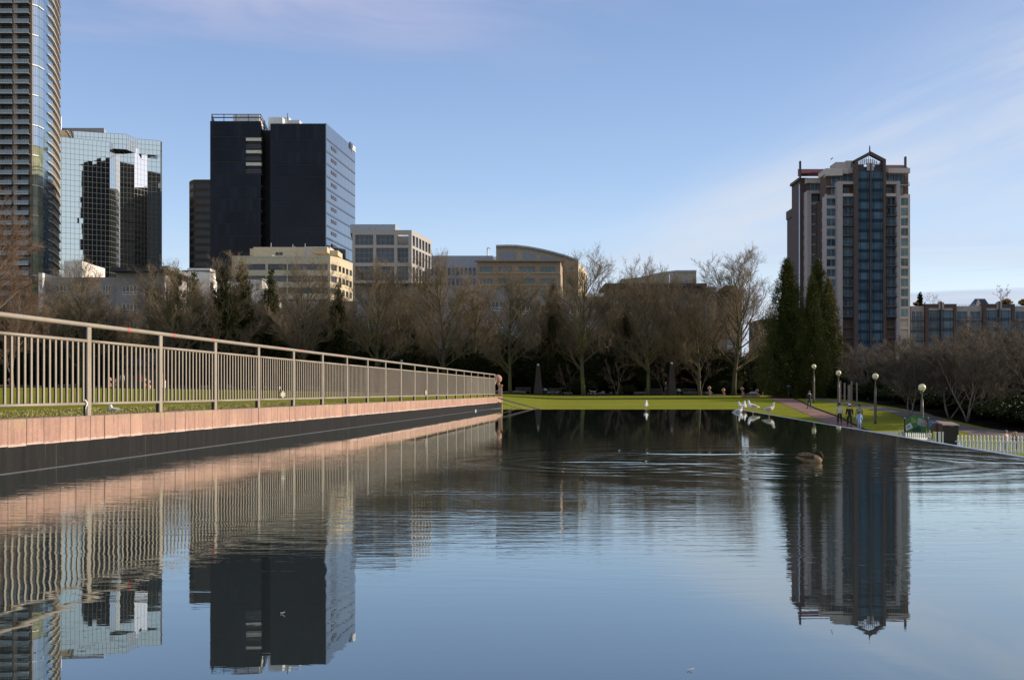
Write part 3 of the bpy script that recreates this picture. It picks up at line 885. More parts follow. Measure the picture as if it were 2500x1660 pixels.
# ---- black glass tower
def black_tower():
    t = thing('office_tower', 'black glass office tower with three small balconies and a lettered sign', 'tower', base_loc(700, 360))
    bk = mat('black_glass', (.0125, .014, .022), .12, var=.25, scale=.06, ior=1.3, spec=.35, orand=.2); jo = mat('black_joint', (.003, .003, .004), .5)
    side = mat('side_reflective_glass', (.24, .29, .365), .05, metal=.9, var=.04, scale=.05)
    wh = mat('roof_white', (.68, .66, .64), .6)
    D0 = 344.0
    zR = WZ(301.6, D0); zL = WZ(295.6, D0)
    c1, c2 = XY(795.7, D0), (-56.1, 380.0)
    mb = MB(); mb.prism([XY(513, D0), XY(637, D0), XY(637, 352), XY(660, 352), XY(660, D0), c1, c2, (WX(513, D0) + 3, 385), (WX(513, D0), 380)], .2, [zL if i < 4 else zR for i in range(9)] if False else zR - .3)
    mb.build('body', jo, t)
    mb = MB(); mb.prism([XY(513, D0), XY(637, D0), XY(646, 372), (WX(513, D0), 372)], zR - .3, zL - .2); mb.build('upper_body', jo, t)
    FH = 30.2 / FPX * D0
    fl = Fac(t, XY(513, D0 - .3), XY(637, D0 - .3)); fr = Fac(t, XY(660, D0 - .3), (c1[0], D0 - .3)); fs = Fac(t, (c1[0] + .05, D0 - .3), (c2[0] + .05, c2[1]))
    fn = Fac(t, XY(637, D0), XY(645.5, 352)); fb = Fac(t, XY(640, 351.8), XY(660.5, 351.8))
    zb0 = WZ(335, D0)              # first joint
    levels = [zL if False else None]
    js = [zb0 - k * FH for k in range(0, 22)]
    js = [z for z in js if z > 6]
    for (f, top, off, n) in ((fl, zL, 0, 13), (fr, zR, -1.0, 13)):
        zs = [top] + [z + off for z in js]
        for k, (a, b) in enumerate(zip(zs, zs[1:])):
            for i in range(n):
                u0, u1 = f.L * i / n, f.L * (i + 1) / n
                if f is fl and 1 <= k <= 3:            # three loggias cut into the right end of the left block
                    ua = fl.u_at(601)
                    if u0 >= ua: continue
                    u1 = min(u1, ua)
                f.piece('glass_band', bk, u0 + .02, u1 - .02, -.1, .02, b + .22, a - .16, tilt=.0012)
            f.piece('joint_ledge', mat('ledge_dark', (.006, .006, .007), .5), 0, f.L, .02, .1, b - .14, b + .12)
    zs = [zR - 1.2 + .6] + [WZ(341, D0) - k * FH for k in range(0, 20)]
    vent = mat('vent_dark', (.03, .034, .05), .6)
    for k, (a, b) in enumerate(zip(zs, zs[1:])):
        if b < 6: break
        n = 8
        for i in range(n): fs.piece('side_panel', side, fs.L * i / n + .03, fs.L * (i + 1) / n - .03, 0, .1, b + .55, (zR if k == 0 else a) - .06, tilt=.0005)
        fs.piece('sill_band', mat('side_sill', (.13, .16, .21), .3, metal=.6, var=0), 0, fs.L, 0, .16, b + .12, b + .42)
        if k == 0: continue
        for q in range(6):
            u = fs.u_at(808) + (fs.u_at(820.5) - fs.u_at(808)) * (q + .5) / 6
            fs.piece('vent', vent, u - .55, u + .45, .1, .2, a - 2.0 + .0, a - .9 + .0)
    fs.box(mb2 := MB(), -.12, .12, -.1, .18, 3, zR); mb2.build('corner_trim', mat('corner_trim', (.16, .20, .25), .3), t)
    # notch: dark faces with little ledges
    mb = MB(); fb.box(mb, 0, fb.L, -.2, 0, 3, zR - .5); mb.build('notch_wall', jo, t)
    for k, z in enumerate(js):
        fn.piece('ledge', mat('ledge_brown', (.055, .045, .035), .6), .2, fn.L - .4, 0, .25, z - .25, z + .35)
    # loggias
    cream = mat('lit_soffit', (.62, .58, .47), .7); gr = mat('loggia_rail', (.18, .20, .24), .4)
    ua, ub = fl.u_at(601), fl.L
    for k in range(3):
        top, bot = js[k] - .35, js[k + 1] + .35
        lz = WZ(345.5 + k * 30.1, D0)
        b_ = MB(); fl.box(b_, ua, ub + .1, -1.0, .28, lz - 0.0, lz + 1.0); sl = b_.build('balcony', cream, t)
        mb = MB(); fl.box(mb, ua, ub, -2.6, -2.4, bot, top); fl.box(mb, ua, ub, -2.4, .0, bot - .3, bot); mb.build('recess', jo, sl)
        mb = MB(); fl.box(mb, ua, ub, .02, .08, bot + .9, bot + 1.0); fl.box(mb, ua, ub, .02, .08, bot + .1, bot + .2)
        for q in range(9): x = ua + (ub - ua) * q / 8; fl.box(mb, x - .04, x + .04, .02, .08, bot + .1, bot + 1.0)
        mb.build('railing', gr, sl)
    # roof frame
    dkm = mat('dark_steel', (.03, .04, .045), .4)
    zf = WZ(279, D0)
    P1, P2, P3, P4 = XY(517, D0 + .5), XY(636, D0 + .5), XY(653.5, D0 + 20), XY(530, D0 + 20)
    for z in (zf, zf - 1.0):
        for n_, (a, b) in enumerate(((P1, P2), (P2, P3), (P1, P4))):
            mb = MB(); mb.tube([(*a, z), (*b, z)], .16 if z == zf else .22, 4); mb.build('frame_rail', dkm, t)
    for i in range(5):
        a = Vector(P1).lerp(Vector(P2), i / 4); mb = MB(); mb.tube([(a.x, a.y, zL - .2), (a.x, a.y, zf)], .14, 4); mb.build('frame_post', dkm, t)
    for i in range(1, 3):
        a = Vector(P2).lerp(Vector(P3), i / 2); mb = MB(); mb.tube([(a.x, a.y, zL - 1), (a.x, a.y, zf)], .14, 4); mb.build('frame_post', dkm, t)
    for (pa, pb, d, y0, w) in ((569, 634, 352, 281.5, 8), (655, 690, 358, 286.5, 14), (690, 706, 362, 286.5, 12), (700, 731.5, 356, 293.5, 8)):
        mb = MB(); x0, x1 = WX(pa, d), WX(pb, d); mb.box(x0, x1, d, d + w, zR - .5, WZ(y0, d)); mb.build('plant_room', wh, t, bevel=.05)
    mb = MB(); q = XY(702, 360); mb.tube([(q[0], q[1], zR), (q[0], q[1], WZ(277, 360))], .12, 5); mb.build('aerial', dkm, t)
    # sign near the far top corner of the side face
    navy = mat('sign_navy', (.012, .022, .07), .4); white = mat('sign_white', (.85, .85, .85), .5)
    ua, ub = fs.u_at(851.5), fs.u_at(856)
    zc = WZ(352.5, fs.D_at(ua))
    sg = MB(); k = 18; r1 = (ub - ua) / 2; rz = 1.15
    ring = [fs.P((ua + ub) / 2 + r1 * math.cos(2 * math.pi * i / k), .25, zc + rz * math.sin(2 * math.pi * i / k)) for i in range(k)]
    back = [fs.P((ua + ub) / 2 + r1 * math.cos(2 * math.pi * i / k), .05, zc + rz * math.sin(2 * math.pi * i / k)) for i in range(k)]
    sg.add(ring + back, [tuple(range(k)), tuple(range(2 * k - 1, k - 1, -1))] + [(i, i + k, (i + 1) % k + k, (i + 1) % k) for i in range(k)])
    so = sg.build('sign', navy, t)
    mb = MB(); mb.tube([fs.P(ub + .35 - .9 * math.cos(a) * .6, .35, zc + rz * 1.15 * math.sin(a)) for a in np.linspace(-1.3, 1.3, 9)], [(.1, .05), (.3, .05), (.45, .05), (.55, .05), (.6, .05), (.55, .05), (.45, .05), (.3, .05), (.1, .05)], 5); mb.build('swoosh', white, so)
    cu = bpy.data.curves.new('lettering', 'FONT'); cu.body = 'symetra'; cu.extrude = .12; cu.size = 3.6; cu.space_character = .9; cu.offset = .05
    cu.materials.append(white)
    tmp = bpy.data.objects.new('tmp', cu); COL.objects.link(tmp); bpy.context.view_layer.update()
    lme = bpy.data.meshes.new_from_object(tmp.evaluated_get(bpy.context.evaluated_depsgraph_get())); bpy.data.objects.remove(tmp); lme.name = 'lettering'
    lo = link('lettering', lme, so)
    p = Vector(fs.P(ub + .9, .3, zc - 1.1)); lo.location = p - ORG[t.name]
    lo.rotation_euler = (R(90), 0, fs.th)
    lo.scale = ((fs.L - ub - 1.0) / 12.2, 1, 1)
black_tower()

# ---- beige office building with chamfered corner
def beige():
    t = thing('office_building', 'cream office building with dark ribbon windows in front of the black glass tower', 'office building', base_loc(700, 292))
    cr = mat('cream_cladding', (.56, .47, .32), .8, var=.07); gd = mat('office_dark_glass', (.024, .029, .040), .08, var=.4, scale=.15, spec=.6, orand=.6)
    P = [XY(566, 290), XY(806, 290), XY(826, 293.5), XY(861, 307), (WX(861, 307) - 6, 325), XY(566, 325)]
    zt = WZ(626, 290); FH = 28.7 / FPX * 290
    mb = MB(); mb.prism([(x + (.0), y + .7) for x, y in P[:4]] + P[4:], .2, zt - .2)
    # keep the core inside: shift the right corners in
    mb = MB(); cc = [XY(568, 291.0), XY(804, 291.0), XY(820, 294.5), (P[3][0] - 1.2, 308), (P[4][0] - 1, 324), XY(568, 324)]; mb.prism(cc, .2, zt - .2); mb.build('core', cr, t)
    rows = []
    zz = WZ(644.7, 290)
    while zz - 1.65 > 8: rows.append((zz - 1.65, zz)); zz -= FH
    for k in range(3):
        f = Fac(t, P[k], P[k + 1]); mb = MB()
        if k == 0:
            cols = [(f.u_at(586), f.u_at(648)), (f.u_at(654), f.u_at(700)), (f.u_at(703), f.u_at(800))]; nxs = (9, 7, 14)
        elif k == 1: cols = [(f.L * .12, f.L * .82)]; nxs = (2,)
        else:
            cols = [(f.L * (.02 + .25 * i), f.L * (.02 + .25 * i + .175)) for i in range(4)]; nxs = (2,) * 4
            cols = [(max(.25, a), b) for a, b in cols]
        open_wall(mb, f, 0, f.L, .2, zt, cols, rows, .4); mb.build('wall', cr, t)
        for (a, b) in rows:
            if a < 14: continue
            for (c, d), nx in zip(cols, nxs): window(f, c, d, a, b, -.25, mat('bronze_frame', (.09, .08, .07), .5), gd, nx=nx, fw=.07)
        mb = MB(); f.box(mb, 0, f.L, .003, .06, zt - .35, zt + .1); mb.build('parapet', cr, t)
    # plant rooms on the roof
    g = mat('cream_shade_panel', (.50, .45, .36), .8)
    for (pa, pb, d, y0, y1, w, m_, nm) in ((618, 742, 298, 603.5, 626, 16, cr, 'plant_room'), (742, 806, 298, 602.5, 626, 14, g, 'plant_room'), (610, 622, 299, 607, 624, 8, cr, 'plant_room'),
                                      (762, 799, 293.5, 602.7, 616, 4, cr, 'roof_box'), (806, 825, 298, 611.5, 624, 8, cr, 'roof_box')):
        mb = MB(); x0, x1 = WX(pa, d), WX(pb, d); mb.box(x0, x1, d, d + w, WZ(y1, d), WZ(y0, d)); o = mb.build(nm, m_, t, bevel=.06)
        if nm == 'roof_box' and pa == 762:
            for q in range(14):
                mb = MB(); x = x0 + (x1 - x0) * (q + .5) / 14; mb.box(x - .05, x + .05, d - .06, d - .0, WZ(y1, d) + .05, WZ(y0, d) - .05); mb.build('rib', g, o)
    f = Fac(t, XY(618, 297.9), XY(742, 297.9))
    for pa in (673, 682): window(f, f.u_at(pa), f.u_at(pa + 7.5), WZ(623, 298), WZ(616.5, 298), .03, mat('bronze_frame'), gd, nx=1)
    mb = MB(); q = XY(666, 296); mb.lathe([(.35, 0), (.35, .7), (.5, .7), (.5, 1.1), (.1, 1.3)], (q[0], q[1], zt - .2), 10); mb.build('roof_vent', mat('roof_white'), t)
    for px, h in ((662, 1.2), (715, .8), (745, 1.0)):
        q = XY(px, 300); mb = MB(); mb.tube([(q[0], q[1], WZ(603.5, 300) - .3), (q[0], q[1], WZ(603.5, 300) + h)], .06, 5); mb.build('roof_pipe', mat('roof_white'), t)
    mb = MB(); q = XY(719, 300); mb.ball((q[0], q[1], WZ(602.8, 298)), .45, 10, .6); mb.build('roof_dome', mat('roof_white'), t, smooth=True)
beige()

# ---- grey grid building
def grid_block():
    t = thing('office_building', 'pale grey office building with a grid of square window bays right of the black tower', 'office building', base_loc(950, 340))
    gy = mat('pale_grey_stone', (.36, .335, .31), .8, var=.05); gd = mat('office_dark_glass'); fm = mat('fine_grey_frame', (.20, .21, .22), .5)
    A, B, C = XY(860, 330), XY(1005, 330), XY(1053, 352.5)
    zt = WZ(562, 330)
    mb = MB(); mb.prism([XY(862, 331), XY(964, 331), XY(964, 340), XY(1004, 340), (C[0] - 1, 353.5), (C[0] - 4, 372), XY(862, 372)], .2, zt - .4); mb.build('core', gy, t)
    mb = MB(); mb.prism([XY(962, 331), XY(1003.5, 331), XY(1004, 340.2), XY(962, 340.2)], .2, WZ(602, 330)); mb.build('corner_core', gy, t)
    f = Fac(t, A, B); rows = [(WZ(598.5, 330), WZ(573.5, 330)), (WZ(642, 330), WZ(605.5, 330)), (WZ(685, 330), WZ(650, 330)), (WZ(728, 330), WZ(693, 330))]
    cols = [(f.u_at(867), f.u_at(911)), (f.u_at(918.5), f.u_at(962.5)), (f.u_at(970), f.u_at(997))]
    mb = MB(); open_wall(mb, f, 0, f.L, .2, zt, cols, rows, .6); mb.build('wall', gy, t)
    for j, (a, b) in enumerate(rows):
        for i, (c, d) in enumerate(cols):
            if i == 2 and j == 0: continue
            window(f, c, d, a, b, -.4, fm, gd, nx=(4, 4, 3)[i], rails=(.5,) if j == 0 else (.33, .67), fw=.10)
    g = Fac(t, B, C); rows2 = [(z0, z1) for z0, z1 in rows]
    cols2 = [(g.L * (.045 + .158 * i), g.L * (.045 + .158 * i + .115)) for i in range(6)]
    mb = MB(); open_wall(mb, g, 0.0, g.L, .2, zt, cols2, rows2, .6); mb.build('wall', gy, t)
    for j, (a, b) in enumerate(rows2):
        for (c, d) in cols2: window(g, c, d, a, b, -.35, fm, gd, nx=1, rails=(.25,) if j == 0 else (.5,), fw=.09)
    # roof terrace railing seen through the open corner bay
    mb = MB(); h = Fac(t, XY(968, 338), XY(1000, 338)); z = rows[0][0]
    for q in range(12): u = h.L * q / 11; h.box(mb, u - .04, u + .04, 0, .06, z, z + 1.2)
    h.box(mb, 0, h.L, 0, .08, z + 1.2, z + 1.3); mb.build('terrace_railing', fm, t)
    mb = MB(); mb.prism([XY(855, 334), XY(965, 334), XY(988, 352), XY(860, 352)], zt - .4, WZ(548, 334)); mb.build('plant_room', mat('plant_room_grey'), t)
grid_block()

# ---- long low grey building and the tan building with curved roof
def curved_pair():
    t = thing('office_building', 'low plain grey building between the grid building and the curved roof', 'office building', base_loc(1130, 380))
    g = mat('plant_room_grey')
    mb = MB(); x0, x1 = WX(1040, 380), WX(1204, 380); mb.box(x0, x1, 380, 400, .2, WZ(624.5, 380)); mb.build('wall', g, t)
    f = Fac(t, (x0, 379.9), (x1, 379.9)); 
    for j in range(3):
        for i in range(16):
            f.piece('window_pane', mat('office_dark_glass'), f.L * i / 16 + .3, f.L * (i + 1) / 16 - .3, 0, .06, WZ(672 + 26 * j, 380), WZ(654 + 26 * j, 380))
    mb = MB(); mb.box(x1, WX(1211, 380), 381, 399, .2, WZ(626, 380)); mb.build('stair_tower', mat('roof_white'), t)
    mb = MB(); q = XY(1190, 385); mb.tube([(q[0], q[1], WZ(626, 385)), (q[0], q[1], WZ(605, 385)), (q[0] + .4, q[1], WZ(604.5, 385)), (q[0] + 1.2, q[1], WZ(608, 385))], [.28, .22, .2, .15], 6); mb.build('roof_crane', mat('roof_white'), t)
    t = thing('office_building', 'tan brick office building under a broad curved grey roof', 'office building', base_loc(1290, 345))
    tan = mat('tan_brick', (.29, .215, .145), .85, var=.08); gt = mat('green_tint_glass', (.05, .09, .10), .07, var=.3, scale=.2, spec=.8)
    pan = mat('tan_panel', (.30, .27, .22), .7); gl = mat('blue_grey_panel', (.18, .20, .24), .3)
    # upper hall with the arched roof
    D1 = 350.0
    arc = [(1211, 603.5), (1240, 602.8), (1262, 603.2), (1290, 606.5), (1320, 612), (1350, 619), (1380, 627.5), (1412, 639)]
    mb = MB(); poly = [(WX(a, D1), WZ(b, D1)) for a, b in arc]; n = len(poly)
    vs = [(x, D1, z) for x, z in poly] + [(x, D1 + 28, z) for x, z in poly] + [(x, D1, 30) for x, z in poly] + [(x, D1 + 28, 30) for x, z in poly]
    fs = [(i, i + 1, n + i + 1, n + i) for i in range(n - 1)] + [(2 * n + i, 2 * n + i + 1, i + 1, i) for i in range(n - 1)] + [(0, n, 3 * n, 2 * n), (n - 1, 3 * n - 1, 4 * n - 1, 2 * n - 1)]
    mb.add(vs, fs); mb.build('hall', pan, t)
    mb = MB()
    for (a, b) in zip(arc, arc[1:]):
        xa, za, xb, zb_ = WX(a[0], D1), WZ(a[1], D1), WX(b[0], D1), WZ(b[1], D1)
        mb.add([(xa, D1 - 1.2, za), (xb, D1 - 1.2, zb_), (xb, D1 + 29, zb_), (xa, D1 + 29, za), (xa, D1 - 1.2, za + .55), (xb, D1 - 1.2, zb_ + .55), (xb, D1 + 29, zb_ + .55), (xa, D1 + 29, za + .55)],
               [(0, 3, 2, 1), (4, 5, 6, 7), (0, 1, 5, 4), (2, 3, 7, 6), (1, 2, 6, 5), (3, 0, 4, 7)])
    mb.build('roof', g, t)
    f = Fac(t, XY(1211, D1 - .05), XY(1412, D1 - .05))
    def arcz(px): return WZ(float(np.interp(px, [q[0] for q in arc], [q[1] for q in arc])), D1)
    for (pa, pb) in ((1221, 1258), (1278, 1308), (1320, 1360)):
        mb = MB(); a, b = f.u_at(pa), f.u_at(pb); zb0 = WZ(636, D1)
        top0, top1 = min(arcz(pa) - 1.6, WZ(615, D1)), min(arcz(pb) - 1.6, WZ(615, D1))
        p = [f.P(a, .12, zb0), f.P(b, .12, zb0), f.P(b, .12, max(top1, zb0 + .3)), f.P(a, .12, top0)]; p2 = [f.P(a, 0, zb0), f.P(b, 0, zb0), f.P(b, 0, max(top1, zb0 + .3)), f.P(a, 0, top0)]
        mb.add(p + p2, [(0, 1, 2, 3), (0, 4, 5, 1), (1, 5, 6, 2), (2, 6, 7, 3), (3, 7, 4, 0)]); mb.build('wall_panel', gl, t)
    # main body
    D2 = 330.0; zt = WZ(638.5, D2)
    mb = MB(); mb.box(WX(1167, D2), WX(1367, D2), D2 + .7, D2 + 19, .2, zt - .2); mb.build('core', tan, t)
    f = Fac(t, XY(1165, D2), XY(1368, D2)); FH = 29 / FPX * D2
    rows = [(WZ(664 + 29 * k, D2), WZ(652 + 29 * k, D2)) for k in range(4)]
    cols = [(f.u_at(a), f.u_at(b)) for a, b in ((1172, 1203), (1216, 1250), (1268, 1306), (1320, 1356))]
    mb = MB(); open_wall(mb, f, 0, f.L, .2, zt, cols, rows, .5); mb.build('wall', tan, t)
    for (a, b) in rows:
        for (c, d) in cols: window(f, c, d, a, b, -.3, mat('fine_grey_frame'), gt, nx=4, fw=.1)
        f.piece('string_course', mat('tan_trim', (.38, .29, .19), .8), 0, f.L, 0.003, .22, b + 1.6, b + 1.95)
        f.piece('sill_course', mat('tan_trim'), 0, f.L, 0.003, .18, a - .5, a - .25)
    mb = MB(); f.box(mb, -.8, f.L + .8, -.5, 1.0, zt - .1, zt + .35); mb.build('cornice', tan, t)
    e = Fac(t, XY(1368, D2), XY(1374, D2 + 18)); mb = MB(); e.box(mb, 0, e.L, -.4, 0, .2, zt - .1); mb.build('side_wall', mat('tan_trim'), t)
    k = Fac(t, XY(1372, 347), XY(1412, 347)); rows2 = [(WZ(667 + 28 * j, 347), WZ(653 + 28 * j, 347)) for j in range(3)]
    mb = MB(); open_wall(mb, k, 0, k.L, .2, WZ(639, 347), [(k.L * .25, k.L * .72)], rows2, .5); k.box(mb, 0, k.L, -1.5, -.6, .2, WZ(640, 347)); mb.build('wall', tan, t)
    for (a, b) in rows2: window(k, k.L * .25, k.L * .72, a, b, -.3, mat('fine_grey_frame'), gt, nx=3)
    k2 = Fac(t, XY(1412.5, 347), XY(1434, 375)); rows3 = [(WZ(672 + 27 * j, 350), WZ(655 + 27 * j, 350)) for j in range(3)]
    cols3 = [(k2.L * (.08 + .24 * i), k2.L * (.08 + .24 * i + .14)) for i in range(4)]
    mb = MB(); open_wall(mb, k2, 0, k2.L, .2, WZ(641, 347), cols3, rows3, .5); k2.box(mb, 0, k2.L, -1.5, -.6, .2, WZ(642, 347)); mb.build('side_wall', mat('cream_cladding'), t)
    for (a, b) in rows3:
        for (c, d) in cols3: window(k2, c, d, a, b, -.3, mat('fine_grey_frame'), gt, nx=1)
curved_pair()
# ---- apartment houses behind the trees
M_wf = mat('white_window_frame', (.70, .70, .68), .5); M_hg = mat('house_glass', (.022, .028, .036), .06, var=.5, scale=.3, spec=.7)
M_eave = mat('dark_eave', (.035, .032, .032), .7)
def house_front(t, pa, pb, D, ytop, wins, mt, D2=None, depth=14, rows=None, nx=3, back=True):
    """plain wall between two photograph columns with openings at wins=[(px0,px1)...] for rows=[(y0,y1)...] and windows set in them"""
    D2 = D2 or D
    f = Fac(t, XY(pa, D), XY(pb, D2)); zt = WZ(ytop, D)
    cols = [(f.u_at(a), f.u_at(b)) for a, b in wins]; rws = [(WZ(b, D), WZ(a, D)) for a, b in rows]
    rws = [r for r in sorted(rws) if r[1] < zt - .3]
    mb = MB(); open_wall(mb, f, 0, f.L, .2, zt, cols, rws, .3)
    f.box(mb, .1, f.L - .1, -depth, -.45, .2, zt - .1); mb.build('wall', mt, t)
    for (a, b) in rws:
        for (c, d) in cols: window(f, c, d, a, b, -.16, M_wf, M_hg, nx=nx, rails=(.3,), fw=.10)
    return f
def condos():
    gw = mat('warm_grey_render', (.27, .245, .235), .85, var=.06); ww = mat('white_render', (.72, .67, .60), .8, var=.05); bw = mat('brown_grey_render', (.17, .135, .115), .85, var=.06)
    t = thing('apartment_house', 'grey apartment house with white windows and dark flat eave at the left', 'apartment house', base_loc(250, 190))
    R1 = [(697, 719), (741, 763), (785, 806), (829, 850)]
    f = house_front(t, 108, 283, 190, 677, [(135, 163), (183, 209), (250, 270)], gw, rows=R1)
    f = house_front(t, 283, 402, 189, 660, [(298, 334), (358, 389)], gw, rows=R1, nx=4)
    mb = MB(); mb.box(WX(275, 188), WX(404, 188), 187, 203, WZ(664, 188), WZ(654.5, 188)); mb.build('eave', M_eave, t)
    mb = MB(); mb.box(WX(395, 187), WX(415, 187), 186, 203, WZ(661, 188), WZ(652.5, 188)); mb.build('eave', mat('grey_eave', (.16, .15, .14), .7), t)
    mb = MB(); a, b, c = XY(156, 191), XY(201, 191), XY(226, 197); mb.prism([a, b, c, (c[0], 203), (a[0], 203)], WZ(673, 191) - 1, WZ(637, 191)); mb.build('roof_box', ww, t)
    mb = MB(); mb.box(WX(100, 190), WX(110, 190), 189, 200, .2, WZ(668, 190)); mb.build('downpipe_wall', ww, t)
    t = thing('apartment_house', 'stepped apartment house with bright white side walls behind the slender conifers', 'apartment house', base_loc(560, 200))
    # each step: grey front + lit side wall
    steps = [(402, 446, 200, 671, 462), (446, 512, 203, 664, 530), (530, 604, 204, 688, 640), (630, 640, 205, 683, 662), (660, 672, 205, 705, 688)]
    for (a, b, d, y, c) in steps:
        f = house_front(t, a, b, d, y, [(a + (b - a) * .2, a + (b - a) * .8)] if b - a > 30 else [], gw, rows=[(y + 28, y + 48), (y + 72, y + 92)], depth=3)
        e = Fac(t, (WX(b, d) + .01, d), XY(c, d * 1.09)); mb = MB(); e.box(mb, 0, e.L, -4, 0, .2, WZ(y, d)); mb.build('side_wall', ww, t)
        if c - b > 14:
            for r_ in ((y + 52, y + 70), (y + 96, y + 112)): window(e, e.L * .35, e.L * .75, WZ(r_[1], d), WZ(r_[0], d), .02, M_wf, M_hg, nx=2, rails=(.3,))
        mb = MB(); f.box(mb, -.1, f.L + .1, -3, .25, WZ(y, d) + .003, WZ(y, d) + .3); mb.build('coping', mat('grey_eave'), t)
    mb = MB(); q = XY(485, 206); mb.box(q[0] - 2.2, q[0] + 2.2, 206, 210, WZ(664, 206) - 1, WZ(655, 206)); mb.build('roof_box', ww, t)
    t = thing('apartment_house', 'long grey apartment house with white windows half hidden behind the middle trees', 'apartment house', base_loc(1150, 196))
    W1 = [(a, a + 38) for a in range(880, 1480, 64)]
    f = house_front(t, 700, 870, 198, 735, [(720, 750), (790, 820)], gw, rows=[(757, 780), (800, 822), (845, 866)])
    f = house_front(t, 870, 1165, 196, 697, [(a + 10, b + 10) for a, b in W1[:4]], gw, rows=[(735, 758), (779, 800), (823, 844)], nx=4)
    f = house_front(t, 1165, 1262, 197, 706, [(1190, 1228)], gw, rows=[(735, 758), (779, 800), (823, 844)], nx=4)
    f = house_front(t, 1262, 1475, 197.5, 725, [(a, b) for a, b in W1[6:9]], gw, rows=[(745, 766), (789, 810), (833, 854)], nx=4)
    mb = MB(); mb.box(WX(865, 195), WX(1060, 195), 194.5, 206, WZ(697, 196) + .003, WZ(693, 196)); mb.build('eave', M_eave, t)
    for (a, b, y0, y1) in ((1252, 1257, 712, 755), (967, 975, 690, 700)):
        mb = MB(); mb.box(WX(a, 195), WX(b, 195), 194.6, 197, WZ(y1, 195), WZ(y0, 195)); mb.build('chimney_wall', ww, t)
    t = thing('apartment_house', 'dark brown apartment house with wide flat eaves behind the right-hand bare trees', 'apartment house', base_loc(1650, 200))
    f = house_front(t, 1488, 1722, 200, 700, [(1488 + 12, 1508), (1560, 1590), (1610, 1632), (1664, 1690)], bw, rows=[(735, 757), (779, 801), (830, 851), (873, 894)], nx=2)
    mb = MB(); mb.box(WX(1476, 199), WX(1724, 199), 198, 212, WZ(700, 199), WZ(693, 199)); mb.build('eave', M_eave, t)
    f = house_front(t, 1722, 1811, 199, 714, [(1722 + 1, 1760), (1775, 1790)], bw, rows=[(735, 757), (779, 801), (830, 851), (873, 894)], nx=3)
    mb = MB(); mb.box(WX(1716, 199), WX(1752, 199), 200, 208, WZ(714, 199) - .2, WZ(699, 199)); mb.build('roof_box', mat('tan_brick'), t)
    mb = MB(); mb.box(WX(1776, 198), WX(1802, 198), 199, 206, WZ(714, 199) - .2, WZ(697, 199)); mb.build('roof_box', bw, t)
    mb = MB(); x0, x1 = WX(1762, 197), WX(1822, 197)
    mb.prism([(x0, 197), (x1, 197), (x1, 208), (x0, 208)], WZ(711, 197), WZ(706.5, 197)); mb.build('eave', M_eave, t)
    for px in (1800, 1812):
        mb = MB(); mb.tube([(WX(1806, 198), 198, WZ(726, 198)), (WX(px + 5, 198), 197.5, WZ(711, 198))], .16, 4); mb.build('bracket', M_eave, t)
    # hall behind with curved roof
    t = thing('office_building', 'low grey hall with a gently curved roof rising behind the dark brown apartment house', 'office building', base_loc(1610, 262))
    D1 = 262.0; arc = [(1532, 683), (1560, 680.5), (1590, 673), (1620, 667), (1650, 663.5), (1700, 663)]
    pts = [(WX(a, D1), WZ(b, D1)) for a, b in arc]; mb = MB(); n = len(pts)
    vs = [(x, D1, z) for x, z in pts] + [(x, D1 + 16, z) for x, z in pts] + [(x, D1, 10) for x, z in pts] + [(x, D1 + 16, 10) for x, z in pts]
    fs = [(i, i + 1, n + i + 1, n + i) for i in range(n - 1)] + [(2 * n + i, 2 * n + i + 1, i + 1, i) for i in range(n - 1)] + [(0, n, 3 * n, 2 * n), (n - 1, 3 * n - 1, 4 * n - 1, 2 * n - 1)]
    mb.add(vs, fs); mb.build('hall', mat('tan_panel'), t)
    mb = MB(); mb.tube([(x, D1 - .3, z + .15) for x, z in pts], .22, 4); mb.build('roof_edge', mat('plant_room_grey'), t)
    for (a, b, y0) in ((1516, 1535, 682.5), (1535, 1680, 681)):
        mb = MB(); mb.box(WX(a, 258), WX(b, 258), 256, 261.5, 10, WZ(y0, 258)); mb.build('lower_wall', mat('tan_panel'), t)
    mb = MB(); mb.box(WX(1640, 255), WX(1677, 255), 255, 256, 10, WZ(686, 255)); mb.build('panel', mat('blue_grey_panel'), t)
    mb = MB(); q = XY(1634, 254); mb.tube([(q[0], q[1], 20), (q[0], q[1], WZ(668, 254)), (q[0] + .9, q[1], WZ(669.5, 254))], .09, 5); mb.build('roof_crane', mat('roof_white'), t)
    # dark block between the bare tree and the tall evergreens; white shed low beneath
    t = thing('house', 'small dark house block just left of the tall evergreens', 'house', base_loc(1880, 215))
    mb = MB(); mb.box(WX(1858, 215), WX(1905, 215), 215, 226, .2, WZ(783, 215)); mb.build('wall', mat('dark_green_render', (.05, .055, .05), .8), t)
    mb = MB(); mb.box(WX(1855, 215), WX(1908, 215), 214, 227, WZ(783, 215), WZ(780, 215)); mb.build('roof', M_eave, t)
    f = Fac(t, XY(1858, 214.97), XY(1905, 214.97)); window(f, f.u_at(1864), f.u_at(1876), WZ(815, 215), WZ(798, 215), .03, M_wf, M_hg)
    t = thing('house', 'low white house glimpsed beneath the trees left of the tall evergreens', 'house', base_loc(1820, 190))
    f = Fac(t, XY(1740, 192), XY(1885, 192)); mb = MB(); open_wall(mb, f, 0, f.L, .2, WZ(885, 192), [(f.u_at(1818), f.u_at(1836)), (f.u_at(1866), f.u_at(1878))], [(WZ(912, 192), WZ(892, 192))], .2)
    f.box(mb, .1, f.L - .1, -8, -.5, .2, WZ(886, 192)); mb.build('wall', mat('grey_white_render', (.42, .42, .44), .8), t)
    for a, b in ((1818, 1836), (1866, 1878)): window(f, f.u_at(a), f.u_at(b), WZ(912, 192), WZ(892, 192), -.1, M_wf, M_hg, nx=2)
